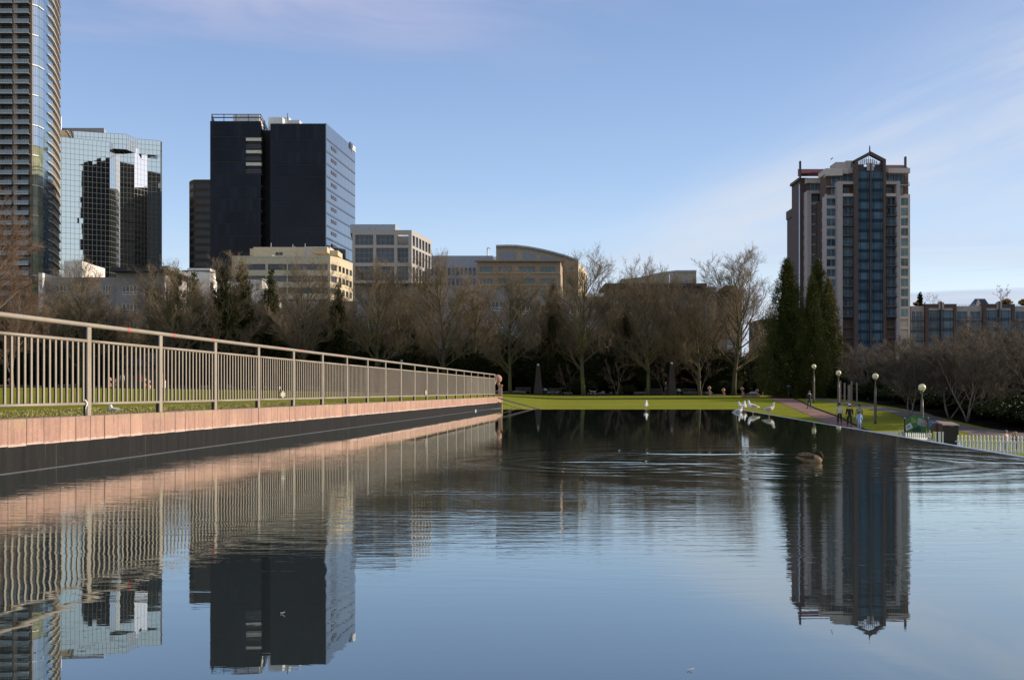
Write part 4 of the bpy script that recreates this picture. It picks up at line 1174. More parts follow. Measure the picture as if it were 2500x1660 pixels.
    mb = MB(); f.box(mb, -.4, f.L + .4, -8.5, .5, WZ(885, 192) + .003, WZ(879, 192)); mb.build('roof', M_eave, t)
    # cottage seen through the railing at the left
    t = thing('house', 'white cottage with a grey gable roof seen through the second railing bay', 'house', base_loc(330, 172))
    f = Fac(t, XY(290, 172), XY(372, 172)); mb = MB(); open_wall(mb, f, 0, f.L, .2, WZ(893, 172), [(f.u_at(318), f.u_at(328)), (f.u_at(352), f.u_at(362))], [(WZ(920, 172), WZ(905, 172))], .25); f.box(mb, .1, f.L - .1, -7, -.4, .2, WZ(894, 172)); mb.build('wall', mat('cream_render', (.66, .58, .44), .8), t)
    for a, b in ((318, 328), (352, 362)): window(f, f.u_at(a), f.u_at(b), WZ(920, 172), WZ(905, 172), -.1, M_wf, M_hg)
    za, zb = WZ(894, 172), WZ(860, 172); mb = MB()
    p = [f.P(-.5, .6, za), f.P(f.L + .5, .6, za), f.P(f.L + .5, -7.6, za), f.P(-.5, -7.6, za), f.P(.5, -3.5, zb), f.P(f.L - .5, -3.5, zb)]
    mb.add(p, [(0, 1, 5, 4), (1, 2, 5), (2, 3, 4, 5), (3, 0, 4), (3, 2, 1, 0)]); mb.build('roof', mat('slate_roof', (.22, .24, .28), .6), t)
condos()

# ---- residential tower on the right
def right_tower():
    t = thing('apartment_tower', 'brick and concrete apartment tower with blue glass centre bay and gabled top', 'tower', base_loc(2120, 320))
    con = mat('tower_concrete', (.37, .33, .315), .85, var=.06); lc = mat('tower_light_concrete', (.50, .44, .385), .85, var=.05); br = mat('tower_brick', (.10, .070, .060), .85, var=.1)
    dkb = mat('tower_dark_brick', (.085, .062, .058), .8); gl = mat('tower_bay_glass', (.075, .122, .160), .05, var=.35, scale=.12, spec=.35, ior=1.45, orand=.15); g2 = mat('tower_window_glass', (.075, .125, .165), .06, var=.5, scale=.15, spec=.35, ior=1.45, orand=.25)
    g3 = mat('tower_green_window', (.12, .20, .21), .06, var=.4, scale=.2, spec=.4, ior=1.45, orand=.3)
    wf_ = mat('tower_white_frame', (.34, .34, .34), .5); df = mat('tower_dark_frame', (.03, .035, .045), .4); redr = mat('red_roof', (.14, .035, .04), .6); sp = mat('spandrel_blue', (.026, .052, .080), .15, spec=.3, var=.1)
    S = 4.355
    def px(x): return 1900 + x / S
    def py(y): return 340 + y / S
    D = 317.0; FH = 107.3 / S / FPX * D
    def zz(y, d=D): return WZ(py(y), d)
    NF = 20
    # ---- centre bay
    f = Fac(t, XY(px(803), D), XY(px(1140), D))
    U = lambda x: f.u_at(px(x))
    zt = zz(345)
    for (a, b) in ((803, 845), (1112, 1140)):
        mb = MB(); f.box(mb, U(a), U(b), -3, .45, .2, zz(228)); mb.build('brick_pier', br, t)
    mb = MB(); f.box(mb, U(845), U(1112), -2.5, -.25, .2, zt); mb.build('bay_core', df, t)
    for k in range(NF):
        z1 = zt - k * FH; z0 = z1 - FH
        if z0 < 4: break
        off = .18
        zsp = z0 + FH * .30
        for (a, b, n) in ((845, 873, 0), (873, 945, 0), (945, 970, 0), (985, 1015, 0), (1015, 1085, 0), (1085, 1112, 0)):
            f.piece('pane', gl, U(a) + .07, U(b) - .07, -.1, .0, zsp + .05, z1 - .05, tilt=.003)
            f.piece('spandrel_pane', sp, U(a) + .07, U(b) - .07, -.1, .0, z0 + .05, zsp - .05, tilt=.001)
    mb = MB(); f.box(mb, U(970), U(985), -.2, .55, .2, zz(262)); mb.build('centre_mullion', dkb, t)
    # gable head
    mb = MB(); q = lambda x, y, v: f.P(U(x), v, zz(y))
    for v0, v1 in ((-.9, .5),):
        pts = [(803, 262), (803, 225), (975, 133), (1140, 219), (1140, 258), (975, 172)]
        a = [q(x, y, v1) for x, y in pts]; b = [q(x, y, v0) for x, y in pts]; n = 6
        mb.add(a + b, [(0, 1, 2, 5), (5, 2, 3, 4), (n, n + 5, n + 2, n + 1), (n + 5, n + 4, n + 3, n + 2)] + [(i, n + i, n + (i + 1) % n, (i + 1) % n) for i in range(n)])
    mb.build('gable', dkb, t)
    mb = MB(); 
    for i in range(7):
        y = 205 + i * 9; x0 = 975 - (y - 172) * 1.75; x1 = 975 + (y - 172) * 1.75
        f.box(mb, U(max(845, x0)), U(min(1112, x1)), -1.6, -1.45, zz(y + 2.4), zz(y))
    for i in range(-4, 5):
        x = 975 + i * 22; f.box(mb, U(x - 2.2), U(x + 2.2), -1.43, -1.3, zz(262), zz(176 + abs(i) * 11)) 
    mb.build('lattice', dkb, t)
    mb = MB(); f.box(mb, U(845), U(1112), -2.6, -.5, zt, zz(290)); mb.build('head_wall', df, t)
    mb = MB(); f.box(mb, U(845), U(920), -1.2, -.8, zz(290), zz(262)); f.box(mb, U(1035), U(1112), -1.2, -.8, zz(290), zz(262)); mb.build('head_wall', df, t)
    for (a, b) in ((941, 972), (981, 1012)):
        mb = MB(); f.box(mb, U(a), U(b), -.25, .4, zz(338), zz(258)); mb.build('crest_block', con, t, bevel=.05)
    mb = MB(); mb.tube([f.P(U(975), -.2, zz(150)), f.P(U(975), -.2, zz(68))], [.28, .14], 6); mb.build('spire', df, t)
    # ---- wings either side: pier frames and window bays
    def wing(x0, x1, dd, ytop, con_m, wins, frame=wf_, glass=g2, core_y=None, balc=None, spand=True, k0=0, wy=(60, 150)):
        """flat bay between zoom columns at depth dd, openings wins, one row per storey"""
        g = Fac(t, XY(px(x0), dd), XY(px(x1), dd)); zt_ = WZ(py(ytop), dd); fh = FH * dd / D
        cols = [(g.u_at(px(a)), g.u_at(px(b))) for a, b in wins]
        rows = []
        k = 0
        while True:
            a = WZ(py(ytop + wy[0] + k * 107.3), dd); b = WZ(py(ytop + wy[1] + k * 107.3), dd)
            if b < 5: break
            rows.append((b, a)); k += 1
        mb = MB(); open_wall(mb, g, 0, g.L, .2, zt_, cols, rows, .35); g.box(mb, .1, g.L - .1, -4, -.6, .2, zt_ - .1); mb.build('wall', con_m, t)
        for i, (a, b) in enumerate(rows):
            if a < 22: continue
            for (c, d) in cols: window(g, c, d, a, b, -.2, frame, glass, nx=2, rails=(), fw=.10)
            if balc and a < 200:
                w = g.L
                sl = MB(); g.box(sl, .02, w - .02, .003, .95, a - .42, a - .22); o = sl.build('balcony', df, t)
                r_ = MB(); g.box(r_, .02, w - .02, .90, .95, a + .75, a + .82)
                for q_ in range(8): u = w * (q_ + .5) / 8; g.box(r_, u - .03, u + .03, .90, .95, a - .2, a + .75)
                r_.build('railing', df, o)
        return g
    # inner bays with small balconies
    wing(685, 803, D + 1.2, 575, br, [(697, 790)], balc=True, wy=(42, 128))
    wing(1140, 1258, D + 1.2, 572, br, [(1157, 1247)], balc=True, wy=(45, 130))
    # light pier frames round them
    for (a, b, c, d, y) in ((632, 685, 632, 800, 448), (1258, 1298, 1142, 1298, 446)):
        h = Fac(t, XY(px(a), D + .3), XY(px(b), D + .3)); mb = MB(); h.box(mb, 0, h.L, -3.5, 0, .2, zz(y, D + .3)); mb.build('pier', con, t)
        h = Fac(t, XY(px(c), D + .25), XY(px(d), D + .25)); mb = MB(); h.box(mb, 0, h.L, -1.2, 0, zz(478, D), zz(y - .3, D)); mb.build('lintel', con, t)
        h = Fac(t, XY(px(max(c, 685)), D + .5), XY(px(min(d, 1258)), D + .5)); mb = MB(); h.box(mb, 0, h.L, -.8, 0, zz(606, D), zz(574, D)); mb.build('band', lc, t)
        mb = MB(); h.box(mb, 0, h.L, -4, -2, zz(574, D), zz(478, D)); mb.build('recess_wall', br, t)
        window(h, h.L * .08, h.L * .7, zz(570, D), zz(508, D), -1.9, wf_, g2, nx=2, rails=(), fw=.1)
    # right flank: light bands and window strips
    gR = wing(1298, 1402, D + 4, 586, lc, [(1305, 1396)], glass=g3, wy=(38, 120))
    mb = MB(); h = Fac(t, XY(px(1402), D + 4), (WX(px(1402), D + 4) + .6, D + 26)); h.box(mb, .01, h.L, -.6, 0, .2, WZ(py(586), D + 4)); mb.build('side_wall', lc, t)
    # upper right storeys
    h = Fac(t, XY(px(1142), D + 3), XY(px(1340), D + 3)); mb = MB(); h.box(mb, 0, h.L, -5, -.6, zz(586, D + 3), zz(362, D + 3)); mb.build('upper_wall', br, t)
    for (a, b, y0, y1) in ((1150, 1222, 372, 440), (1240, 1335, 372, 480), (1302, 1333, 496, 580)):
        window(h, h.u_at(px(a)), h.u_at(px(b)), zz(y1, D + 3), zz(y0, D + 3), -.5, wf_, g2, nx=2, rails=(), fw=.1)
    mb = MB(); h2 = Fac(t, XY(px(1300), D + 2.6), XY(px(1398), D + 2.6)); h2.box(mb, 0, h2.L, -6, 0, zz(492, D + 2.6), zz(484, D + 2.6)); o = mb.build('balcony', con, t)
    mb = MB()
    for q_ in range(9): u = h2.L * (.02 + .96 * q_ / 8); h2.box(mb, u - .04, u + .04, -.12, -.04, zz(484, D), zz(446, D))
    h2.box(mb, 0, h2.L, -.14, -.02, zz(448, D), zz(444, D)); mb.build('railing', df, o)
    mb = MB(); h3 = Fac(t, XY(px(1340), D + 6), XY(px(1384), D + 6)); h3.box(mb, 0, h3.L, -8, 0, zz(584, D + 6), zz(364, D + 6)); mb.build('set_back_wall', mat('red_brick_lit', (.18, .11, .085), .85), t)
    h = Fac(t, XY(px(1140), D + 1.5), XY(px(1404), D + 1.5)); mb = MB(); h.box(mb, h.L * .12, h.L, -10, 0, zz(360, D + 1.5), zz(306, D + 1.5)); mb.build('parapet', lc, t, bevel=.05)
    mb = MB(); h.box(mb, 0, h.L * .115, -2, .1, zz(354, D + 1.5), zz(290, D + 1.5)); mb.build('parapet_block', mat('pink_parapet', (.32, .25, .22), .85), t)
    # red roofs
    def roof(x0, x1, y0, y1, dd, n, sl=0):
        g = Fac(t, XY(px(x0), dd), XY(px(x1), dd)); za, zb_ = WZ(py(y1), dd), WZ(py(y0), dd)
        for i in range(n):
            a, b = g.L * i / n, g.L * (i + 1) / n
            mb = MB(); mb.add([g.P(a + .03, 0, za), g.P(b - .03, 0, za), g.P(b - .03, -4, zb_), g.P(a + .03, -4, zb_), g.P(a + .03, -.2, za - .2), g.P(b - .03, -.2, za - .2), g.P(b - .03, -4, za - .2), g.P(a + .03, -4, za - .2)],
                              [(0, 1, 2, 3), (4, 7, 6, 5), (0, 4, 5, 1), (1, 5, 6, 2), (2, 6, 7, 3), (3, 7, 4, 0)]); mb.build('roof_panel', redr, t)
    roof(1142, 1380, 246, 302, D + 7, 4); roof(244, 590, 290, 362, D + 12, 5)
    for (x, y0, y1, dd) in ((237, 232, 420, D + 9), (1357, 185, 300, D + 7)):
        g = Fac(t, XY(px(x - 8), dd), XY(px(x + 8), dd)); mb = MB(); g.box(mb, 0, g.L, -.9, 0, WZ(py(y1), dd), WZ(py(y0), dd)); mb.build('roof_post', dkb, t)
    # penthouse and stepped left parapets
    mb = MB(); h = Fac(t, XY(px(590), D + 8), XY(px(806), D + 8)); h.box(mb, h.L * .1, h.L * .62, -6, 0, zz(330, D), WZ(py(244), D + 8)); h.box(mb, h.L * .62, h.L, -6.2, -.2, zz(330, D), WZ(py(228), D + 8)); mb.build('penthouse', con, t)
    mb = MB(); h = Fac(t, XY(px(505), D + 2), XY(px(768), D + 2)); h.box(mb, 0, h.L, -8, 0, zz(368, D + 2), zz(310, D + 2)); mb.build('parapet', lc, t, bevel=.05)
    mb = MB(); h = Fac(t, XY(px(756), D + 1.2), XY(px(803), D + 1.2)); h.box(mb, 0, h.L, -2, 0, zz(352, D), zz(292, D)); mb.build('parapet_block', con, t)
    e = Fac(t, XY(px(437), D + 14), XY(px(505), D + 2.0)); mb = MB()
    e.box(mb, 0, e.L - .05, -5, 0, WZ(py(410 + 50), D + 12), WZ(py(345), D + 6)); mb.build('parapet', lc, t, bevel=.05)
    h = Fac(t, XY(px(300), D + 14), XY(px(440), D + 14)); mb = MB(); h.box(mb, 0, h.L, -6, 0, WZ(py(466), D + 14), WZ(py(412), D + 14)); mb.build('parapet', lc, t, bevel=.05)
    # upper left storeys
    h = Fac(t, XY(px(505), D + 3.4), XY(px(803), D + 3.4)); mb = MB(); h.box(mb, 0, h.L, -6, 0, zz(600, D), zz(366, D)); mb.build('upper_wall', br, t)
    for (a, b, y0, y1) in ((565, 664, 374, 482), (682, 790, 374, 440), (565, 634, 498, 586)): window(h, h.u_at(px(a)), h.u_at(px(b)), zz(y1, D + 3), zz(y0, D + 3), .08, wf_, g2, nx=2, rails=(), fw=.1)
    mb = MB(); h.box(mb, 0, h.L * .42, .1, 1.3, zz(494, D), zz(487, D)); mb.build('balcony', con, t)
    h = Fac(t, XY(px(300), D + 15), XY(px(505), D + 15)); mb = MB(); h.box(mb, 0, h.L, -6, 0, zz(700, D + 15), WZ(py(460), D + 15)); mb.build('upper_wall', br, t)
    for (a, b, y0, y1) in ((342, 430, 474, 544), (352, 420, 610, 660)): window(h, h.u_at(px(a)), h.u_at(px(b)), WZ(py(y1), D + 15), WZ(py(y0), D + 15), .08, wf_, g2, nx=2, rails=(), fw=.1)
    # left flank: window bay, angled bay, blank bay, pier
    wing(505, 634, D + 2.4, 594, con, [(515, 612)], wy=(36, 116))
    e = Fac(t, XY(px(452), D + 12), XY(px(505), D + 2.4)); mb = MB(); rows = []
    for k in range(NF):
        a = WZ(py(655 + k * 107.3), D + 8); b = WZ(py(735 + k * 107.3), D + 8)
        if b > 6: rows.append((b, a))
    open_wall(mb, e, 0, e.L - .01, .2, WZ(py(640), D + 12), [(e.L * .2, e.L * .45), (e.L * .58, e.L * .85)], rows, .3); e.box(mb, .2, e.L - 2.2, -1.2, -.5, .2, WZ(py(645), D + 12)); mb.build('angled_wall', con, t)
    for (a, b) in rows:
        if a < 30: continue
        for q_ in ((.2, .45), (.58, .85)): window(e, e.L * q_[0], e.L * q_[1], a, b, -.2, wf_, g2, nx=1, rails=(), fw=.1)
    h = Fac(t, XY(px(345), D + 13), XY(px(454), D + 12.8)); mb = MB(); h.box(mb, 0, h.L, -4, 0, .2, WZ(py(668), D + 13)); mb.build('wall', con, t)
    for k in range(NF):
        z1 = WZ(py(698 + k * 107.3), D + 13); z0 = WZ(py(790 + k * 107.3), D + 13)
        if z0 < 20: break
        h.piece('infill_panel', mat('grey_infill', (.11, .10, .10), .8), h.L * .06, h.L * .99, 0, .12, z0, z1)
    h = Fac(t, XY(px(308), D + 12), XY(px(352), D + 12)); mb = MB(); h.box(mb, 0, h.L, -5, 0, .2, WZ(py(550), D + 12)); mb.build('pier', con, t)
    h = Fac(t, XY(px(308), D + 11.9), XY(px(450), D + 11.9)); mb = MB(); h.box(mb, 0, h.L, -1.5, 0, WZ(py(578), D + 12), WZ(py(548), D + 12)); mb.build('lintel', con, t)
    # dark end slabs
    h = Fac(t, XY(px(222), D + 16), XY(px(310), D + 16)); mb = MB(); h.box(mb, h.L * .12, h.L, -10, 0, .2, WZ(py(420), D + 16)); mb.build('end_slab', dkb, t)
    mb = MB(); h.box(mb, -.3, h.L, -10, .15, WZ(py(440), D + 16), WZ(py(412), D + 16)); mb.build('end_cap', dkb, t)
    mb = MB(); h.box(mb, h.L * .02, h.L * .075, -.5, .25, .2, WZ(py(480), D + 16)); mb.build('downpipe', mat('pale_pipe', (.55, .6, .68), .4), t)
    for k in range(NF):
        z1 = WZ(py(760 + k * 107.3), D + 16); z0 = WZ(py(812 + k * 107.3), D + 16)
        if z0 < 24: break
        window(h, h.u_at(px(268)), h.u_at(px(293)), z0, z1, .05, wf_, g2, nx=1, rails=(), fw=.1)
        h.piece('ledge', dkb, h.u_at(px(258)), h.u_at(px(306)), .02, .7, z0 - .5, z0 - .35)
    h = Fac(t, XY(px(150), D + 30), XY(px(224), D + 30)); mb = MB(); h.box(mb, h.L * .15, h.L, -8, 0, .2, WZ(py(738), D + 30)); mb.build('lower_slab', dkb, t)
    mb = MB(); h.box(mb, 0, h.L * .45, -8, .1, WZ(py(820), D + 30), WZ(py(732), D + 30)); mb.build('end_cap', dkb, t)
    mb = MB(); h.box(mb, h.L * .17, h.L * .21, 0.01, .2, .2, WZ(py(820), D + 30)); mb.build('downpipe', mat('pale_pipe'), t)
    mb = MB(); mb.prism([XY(px(300), D + 17), XY(px(500), D + 8.5), XY(px(700), D + 5), XY(px(1300), D + 5), XY(px(1380), D + 25), XY(px(300), D + 30)], .2, zz(600, D)); mb.build('core', dkb, t)
    mb = MB(); mb.prism([XY(px(330), D + 21), XY(px(520), D + 9.5), XY(px(1340), D + 9.5), XY(px(1340), D + 25), XY(px(330), D + 30)], zz(600, D), zz(372, D)); mb.build('upper_core', dkb, t)
right_tower()

def right_lowrise():
    t = thing('apartment_block', 'long low brick and glass apartment block with a roof garden at the right edge', 'apartment block', base_loc(2370, 340))
    con = mat('tower_concrete'); br = mat('tower_brick'); gl = mat('tower_bay_glass'); sp = mat('spandrel_blue'); df = mat('tower_dark_frame'); wf_ = mat('tower_white_frame'); g2 = mat('tower_window_glass')
    S = 6.749
    px = lambda x: 2150 + x / S
    py = lambda y: 680 + y / S
    D = 337.0
    zz = lambda y: WZ(py(y), D)
    mb = MB(); mb.box(WX(px(498), D), WX(px(3300), D), D + 2.2, D + 16, .2, zz(452)); mb.build('core', con, t)
    FHp = 167.0
    def bay(x0, x1):
        f = Fac(t, XY(px(x0), D), XY(px(x1), D)); U = lambda x: f.u_at(px(x)); w = x1 - x0; k = w / 510.0
        for a, b in ((0, 55), (462, 510)):
            mb = MB(); f.box(mb, U(x0 + a * k), U(x0 + b * k), -2.4, .3, .2, zz(420)); mb.build('brick_pier', br, t)
        mb = MB(); f.box(mb, U(x0 + 55 * k), U(x0 + 462 * k), -2.4, .28, zz(482), zz(420)); mb.build('brick_head', br, t)
        mb = MB(); f.box(mb, U(x0 + 60 * k), U(x0 + 455 * k), -2.0, .05, zz(524), zz(482)); mb.build('band', con, t)
        mb = MB(); f.box(mb, U(x0 + 245 * k), U(x0 + 262 * k), -.5, .7, .2, zz(378)); mb.build('centre_mullion', mat('tower_dark_brick'), t)
        for a, b in ((215, 243), (264, 300)):
            mb = MB(); f.box(mb, U(x0 + a * k), U(x0 + b * k), -.4, .55, zz(508), zz(394)); mb.build('crest_block', con, t)
        mb = MB(); f.box(mb, U(x0 + 55 * k), U(x0 + 462 * k), -2.2, -.2, .2, zz(524)); mb.build('bay_core', df, t)
        for r_ in range(5):
            z1 = zz(532 + r_ * FHp); zs = zz(650 + r_ * FHp); z0 = zz(692 + r_ * FHp)
            for a, b in ((60, 92), (92, 205), (205, 243), (264, 300), (300, 415), (415, 460)):
                f.piece('pane', gl, U(x0 + a * k) + .06, U(x0 + b * k) - .06, -.1, 0, zs + .05, z1 - .04, tilt=.003)
                f.piece('spandrel_pane', sp, U(x0 + a * k) + .06, U(x0 + b * k) - .06, -.1, 0, z0 + .03, zs - .04)
    bay(730, 1245); bay(1680, 2205); bay(2650, 3170)
    def infill(x0, x1, wins):
        f = Fac(t, XY(px(x0), D + .8), XY(px(x1), D + .8)); U = lambda x: f.u_at(px(x))
        cols = [(U(a), U(b)) for a, b in wins]; rows = [(zz(680 + r_ * FHp), zz(540 + r_ * FHp)) for r_ in range(5)]
        mb = MB(); open_wall(mb, f, 0, f.L, .2, zz(450), cols, rows, .4); mb.build('wall', con, t)
        for i, (a, b) in enumerate(rows):
            for (c, d) in cols: window(f, c, d, a, b, -.25, wf_, g2, nx=2, rails=(), fw=.09)
            sl = MB(); f.box(sl, .05, f.L - .05, .004, 1.0, a - .3, a - .12); o = sl.build('balcony', df, t)
            r_ = MB(); f.box(r_, .05, f.L - .05, .95, 1.0, a + .95, a + 1.03)
            for q_ in range(14): u = .05 + (f.L - .1) * (q_ + .5) / 14; f.box(r_, u - .025, u + .025, .95, 1.0, a - .1, a + .95)
            r_.build('railing', df, o)
    infill(498, 730, [(515, 570), (585, 695)]); infill(1245, 1680, [(1258, 1430), (1475, 1650)]); infill(2205, 2650, [(2222, 2390), (2430, 2600)])
    # roof railing, skylight house
    mb = MB(); f = Fac(t, XY(px(1250), D + 3), XY(px(3200), D + 3)); f.box(mb, 0, f.L, 0, .05, zz(422), zz(418))
    for q_ in range(40): u = f.L * q_ / 39; f.box(mb, u - .04, u + .04, 0, .05, zz(452), zz(420))
    mb.build('roof_railing', mat('pale_slab_edge'), t)
    mb = MB(); f = Fac(t, XY(px(1535), D + 5), XY(px(1830), D + 5)); zb_, zt_ = zz(452), zz(300)
    a = [f.P(f.L * .05, 0, zb_), f.P(f.L * .95, 0, zb_), f.P(f.L * .82, -2.5, zt_), f.P(f.L * .25, -2.5, zt_), f.P(0, -5, zb_), f.P(f.L, -5, zb_)]
    mb.add(a, [(0, 1, 2, 3), (1, 5, 2), (4, 0, 3), (5, 4, 3, 2), (0, 4, 5, 1)]); mb.build('skylight_roof', mat('dark_slate', (.04, .05, .065), .3), t)
    mb = MB(); c_ = [f.P(f.L * .06, .3, zb_), f.P(f.L * .42, .3, zb_), f.P(f.L * .24, .3, zz(305))]; d_ = [f.P(f.L * .06, .0, zb_), f.P(f.L * .42, .0, zb_), f.P(f.L * .24, .0, zz(305))]
    mb.add(c_ + d_, [(0, 1, 2), (5, 4, 3), (0, 3, 4, 1), (1, 4, 5, 2), (2, 5, 3, 0)]); mb.build('skylight_gable', mat('tower_light_concrete'), t)
right_lowrise()
flush_rest()
# ------------------------------------------------------------------ trees
def bark_mat(name, col, moss, f0=.45, f1=.7):
    m = bpy.data.materials.new(name); m.use_nodes = True; t = m.node_tree; t.nodes.clear(); g = NT(t)
    out = g.n('ShaderNodeOutputMaterial'); b = g.n('ShaderNodeBsdfPrincipled'); g.l(b.outputs[0], out.inputs[0]); b.inputs['Roughness'].default_value = .9
    b.inputs['Specular IOR Level'].default_value = .2
    geo = g.n('ShaderNodeNewGeometry'); p = geo.outputs['Position']
    rnd = g.n('ShaderNodeObjectInfo').outputs['Random']
    n1 = g.noise(p, .55, 4, .6); n2 = g.noise(p, 9, 3, .6)
    c = g.mix(g.mr(n1, f0, f1), col, moss); c = g.mix(g.mr(n2, .3, .7, 0, .5), c, tuple(q * .45 for q in col))
    c = g.mix(g.mr(rnd, 0, 1, 0, .25), c, tuple(q * .6 for q in moss))
    g.l(c, b.inputs['Base Color']); return m
M_bark = bark_mat('mossy_bark', (.11, .088, .060), (.14, .155, .03))
M_twig = bark_mat('brown_twigs', (.25, .19, .125), (.165, .13, .07))
M_bark2 = bark_mat('grey_bark', (.24, .20, .165), (.17, .13, .10))
M_twig2 = bark_mat('mauve_twigs', (.175, .138, .105), (.12, .098, .068))
M_twig3 = bark_mat('rusty_twigs', (.20, .13, .09), (.14, .092, .06))

HT = {}
def hgt(ms): return HT[ms[0].name]
def deciduous(seed, H, spread, nl=15, twigs=1.0, mats=None, clear=.16, thin=1.0, up=.55, droop=0.0, stems=1, tw=.014):
    """two meshes at the origin: trunk with limbs, and the crown of branches and twigs"""
    rng = random.Random(seed); A, B = MB(), MB()
    def grow(p, d, L, r, n, wob, grav=0.0):
        pts = [p.copy()]; q = p.copy(); dd = d.normalized()
        for i in range(n):
            dd = (dd + Vector((rng.gauss(0, wob), rng.gauss(0, wob), rng.gauss(0, wob) + grav))).normalized(); q = q + dd * (L / n); pts.append(q.copy())
        return pts
    def at(pts, s):
        x = s * (len(pts) - 1); i = min(int(x), len(pts) - 2); a = pts[i].lerp(pts[i + 1], x - i); return a, (pts[i + 1] - pts[i]).normalized()
    def side(d, ang):
        o = d.orthogonal().normalized(); o.rotate(Quaternion(d, rng.uniform(0, 6.283))); return (d * math.cos(ang) + o * math.sin(ang)).normalized()
    def twig(p, d, L, r):
        m = p + d * L * .5 + Vector((rng.gauss(0, .06), rng.gauss(0, .06), rng.gauss(0, .06))) * L; e = m + (d + Vector((rng.gauss(0, .25), rng.gauss(0, .25), rng.gauss(.08 - droop, .2)))).normalized() * L * .5
        o = d.orthogonal().normalized(); o.rotate(Quaternion(d, rng.uniform(0, 6.28))); o2 = d.cross(o)
        k = len(B.v); B.v += [tuple(p + o * r), tuple(p - o * .5 * r + o2 * .87 * r), tuple(p - o * .5 * r - o2 * .87 * r), tuple(m + o * r * .7), tuple(m - o * .35 * r + o2 * .6 * r), tuple(m - o * .35 * r - o2 * .6 * r), tuple(e)]
        for a, b in ((0, 1), (1, 2), (2, 0)): B.f.append((k + a, k + b, k + b + 3, k + a + 3)); B.f.append((k + a + 3, k + b + 3, k + 6)); B.mi += [0, 0]
        return m, e
    for s_ in range(stems):
        r0 = H * .0155 * (1 if stems == 1 else .6)
        d0 = Vector((rng.gauss(0, .04), rng.gauss(0, .04), 1)) if stems == 1 else Vector((math.cos(s_ * 6.28 / stems + seed) * .28, math.sin(s_ * 6.28 / stems + seed) * .28, 1))
        tr = grow(Vector((0, 0, -.2)), d0, H * .86, r0, 9, .05 if stems == 1 else .11, .04)
        A.tube(tr, [r0 * (1.25 if i == 0 else 1 - .9 * (i / 9) ** .9) + .01 for i in range(10)], 8)
        for i in range(int(nl / stems) or 1):
            s = clear + (.97 - clear) * ((i + rng.random() * .7) / (nl / stems))
            p, d = at(tr, s)
            ang = (1.05 - .65 * s) * (1.25 - up * .5)
            hd = side(d, ang)
            prof = math.sin(math.pi * min(1, .22 + .78 * (s - clear) / (1 - clear)) ** .8) ** .7
            L = spread * (.45 + .65 * prof) * rng.uniform(.8, 1.15)
            r1 = r0 * (1 - .8 * s) * .52 * thin
            lb = grow(p, hd, L, r1, 6, .12, .06 * up * 2)
            A.tube(lb, [max(.012, r1 * (1 - .86 * k / 6)) for k in range(7)], 6, cap=False)
            nb = max(3, int(L * 1.55))
            for j in range(nb):
                sj = .18 + .82 * (j + rng.random()) / nb
                pj, dj = at(lb, min(.999, sj)); bd = side(dj, rng.uniform(.45, .95)); bd = (bd + Vector((0, 0, .28 * up * 2 - droop))).normalized()
                Lj = L * rng.uniform(.26, .46) * (1.15 - .5 * sj); rj = max(.014, r1 * .42 * (1 - .6 * sj))
                bb = grow(pj, bd, Lj, rj, 4, .15, .05 - droop * .2)
                B.tube(bb, [rj, rj * .8, rj * .6, rj * .42, rj * .22], 4, cap=False)
                for q in range(int((5 + Lj * 3.2) * twigs)):
                    sq = rng.uniform(.12, 1); pq, dq = at(bb, min(.999, sq)); td = (side(dq, rng.uniform(.35, .85)) + Vector((0, 0, .22 * up * 2 - droop))).normalized()
                    Lq = rng.uniform(.5, 1.25) * (.75 + Lj * .12) * (H / 18) ** .5
                    m_, e_ = twig(pq, td, Lq, tw)
                    for w in range(3):
                        t2 = (side(td, rng.uniform(.35, .8)) + Vector((0, 0, .15 - droop * .5))).normalized(); twig(m_.lerp(e_, rng.random() * .8) if w else m_, t2, Lq * rng.uniform(.35, .6), tw * .68)
    ma, mb_ = bpy.data.meshes.new('trunk'), bpy.data.meshes.new('crown')
    ma.from_pydata(A.v, [], A.f); mb_.from_pydata(B.v, [], B.f)
    ma.materials.append(mats[0]); mb_.materials.append(mats[1])
    for m in (ma, mb_): m.polygons.foreach_set('use_smooth', [True] * len(m.polygons))
    zs = sorted(v[2] for v in B.v); HT[ma.name] = zs[int(len(zs) * .9985)]
    return ma, mb_

def leaf_mat(name, c1, c2, c3):
    m = bpy.data.materials.new(name); m.use_nodes = True; t = m.node_tree; t.nodes.clear(); g = NT(t)
    out = g.n('ShaderNodeOutputMaterial'); b = g.n('ShaderNodeBsdfPrincipled'); g.l(b.outputs[0], out.inputs[0]); b.inputs['Roughness'].default_value = .55; b.inputs['Specular IOR Level'].default_value = .08
    p = g.n('ShaderNodeNewGeometry').outputs['Position']
    c = g.mix(g.mr(g.noise(p, .9, 3, .6), .35, .65), c1, c2); c = g.mix(g.mr(g.noise(p, 4.5, 3, .7), .52, .64, 0, .9), c, c3)
    g.l(c, b.inputs['Base Color']); return m
M_thuja = leaf_mat('evergreen_leaf', (.052, .066, .016), (.032, .040, .010), (.18, .165, .04))
M_thuja2 = leaf_mat('bronze_evergreen_leaf', (.16, .12, .028), (.10, .08, .02), (.26, .20, .05))
M_dark = leaf_mat('dark_leaf', (.034, .042, .015), (.022, .027, .010), (.065, .07, .022))
M_fir = leaf_mat('fir_leaf', (.060, .066, .022), (.042, .046, .016), (.13, .125, .045))
M_core = mat('shaded_inner_leaf', (.012, .015, .006), 1.0, spec=0.0)

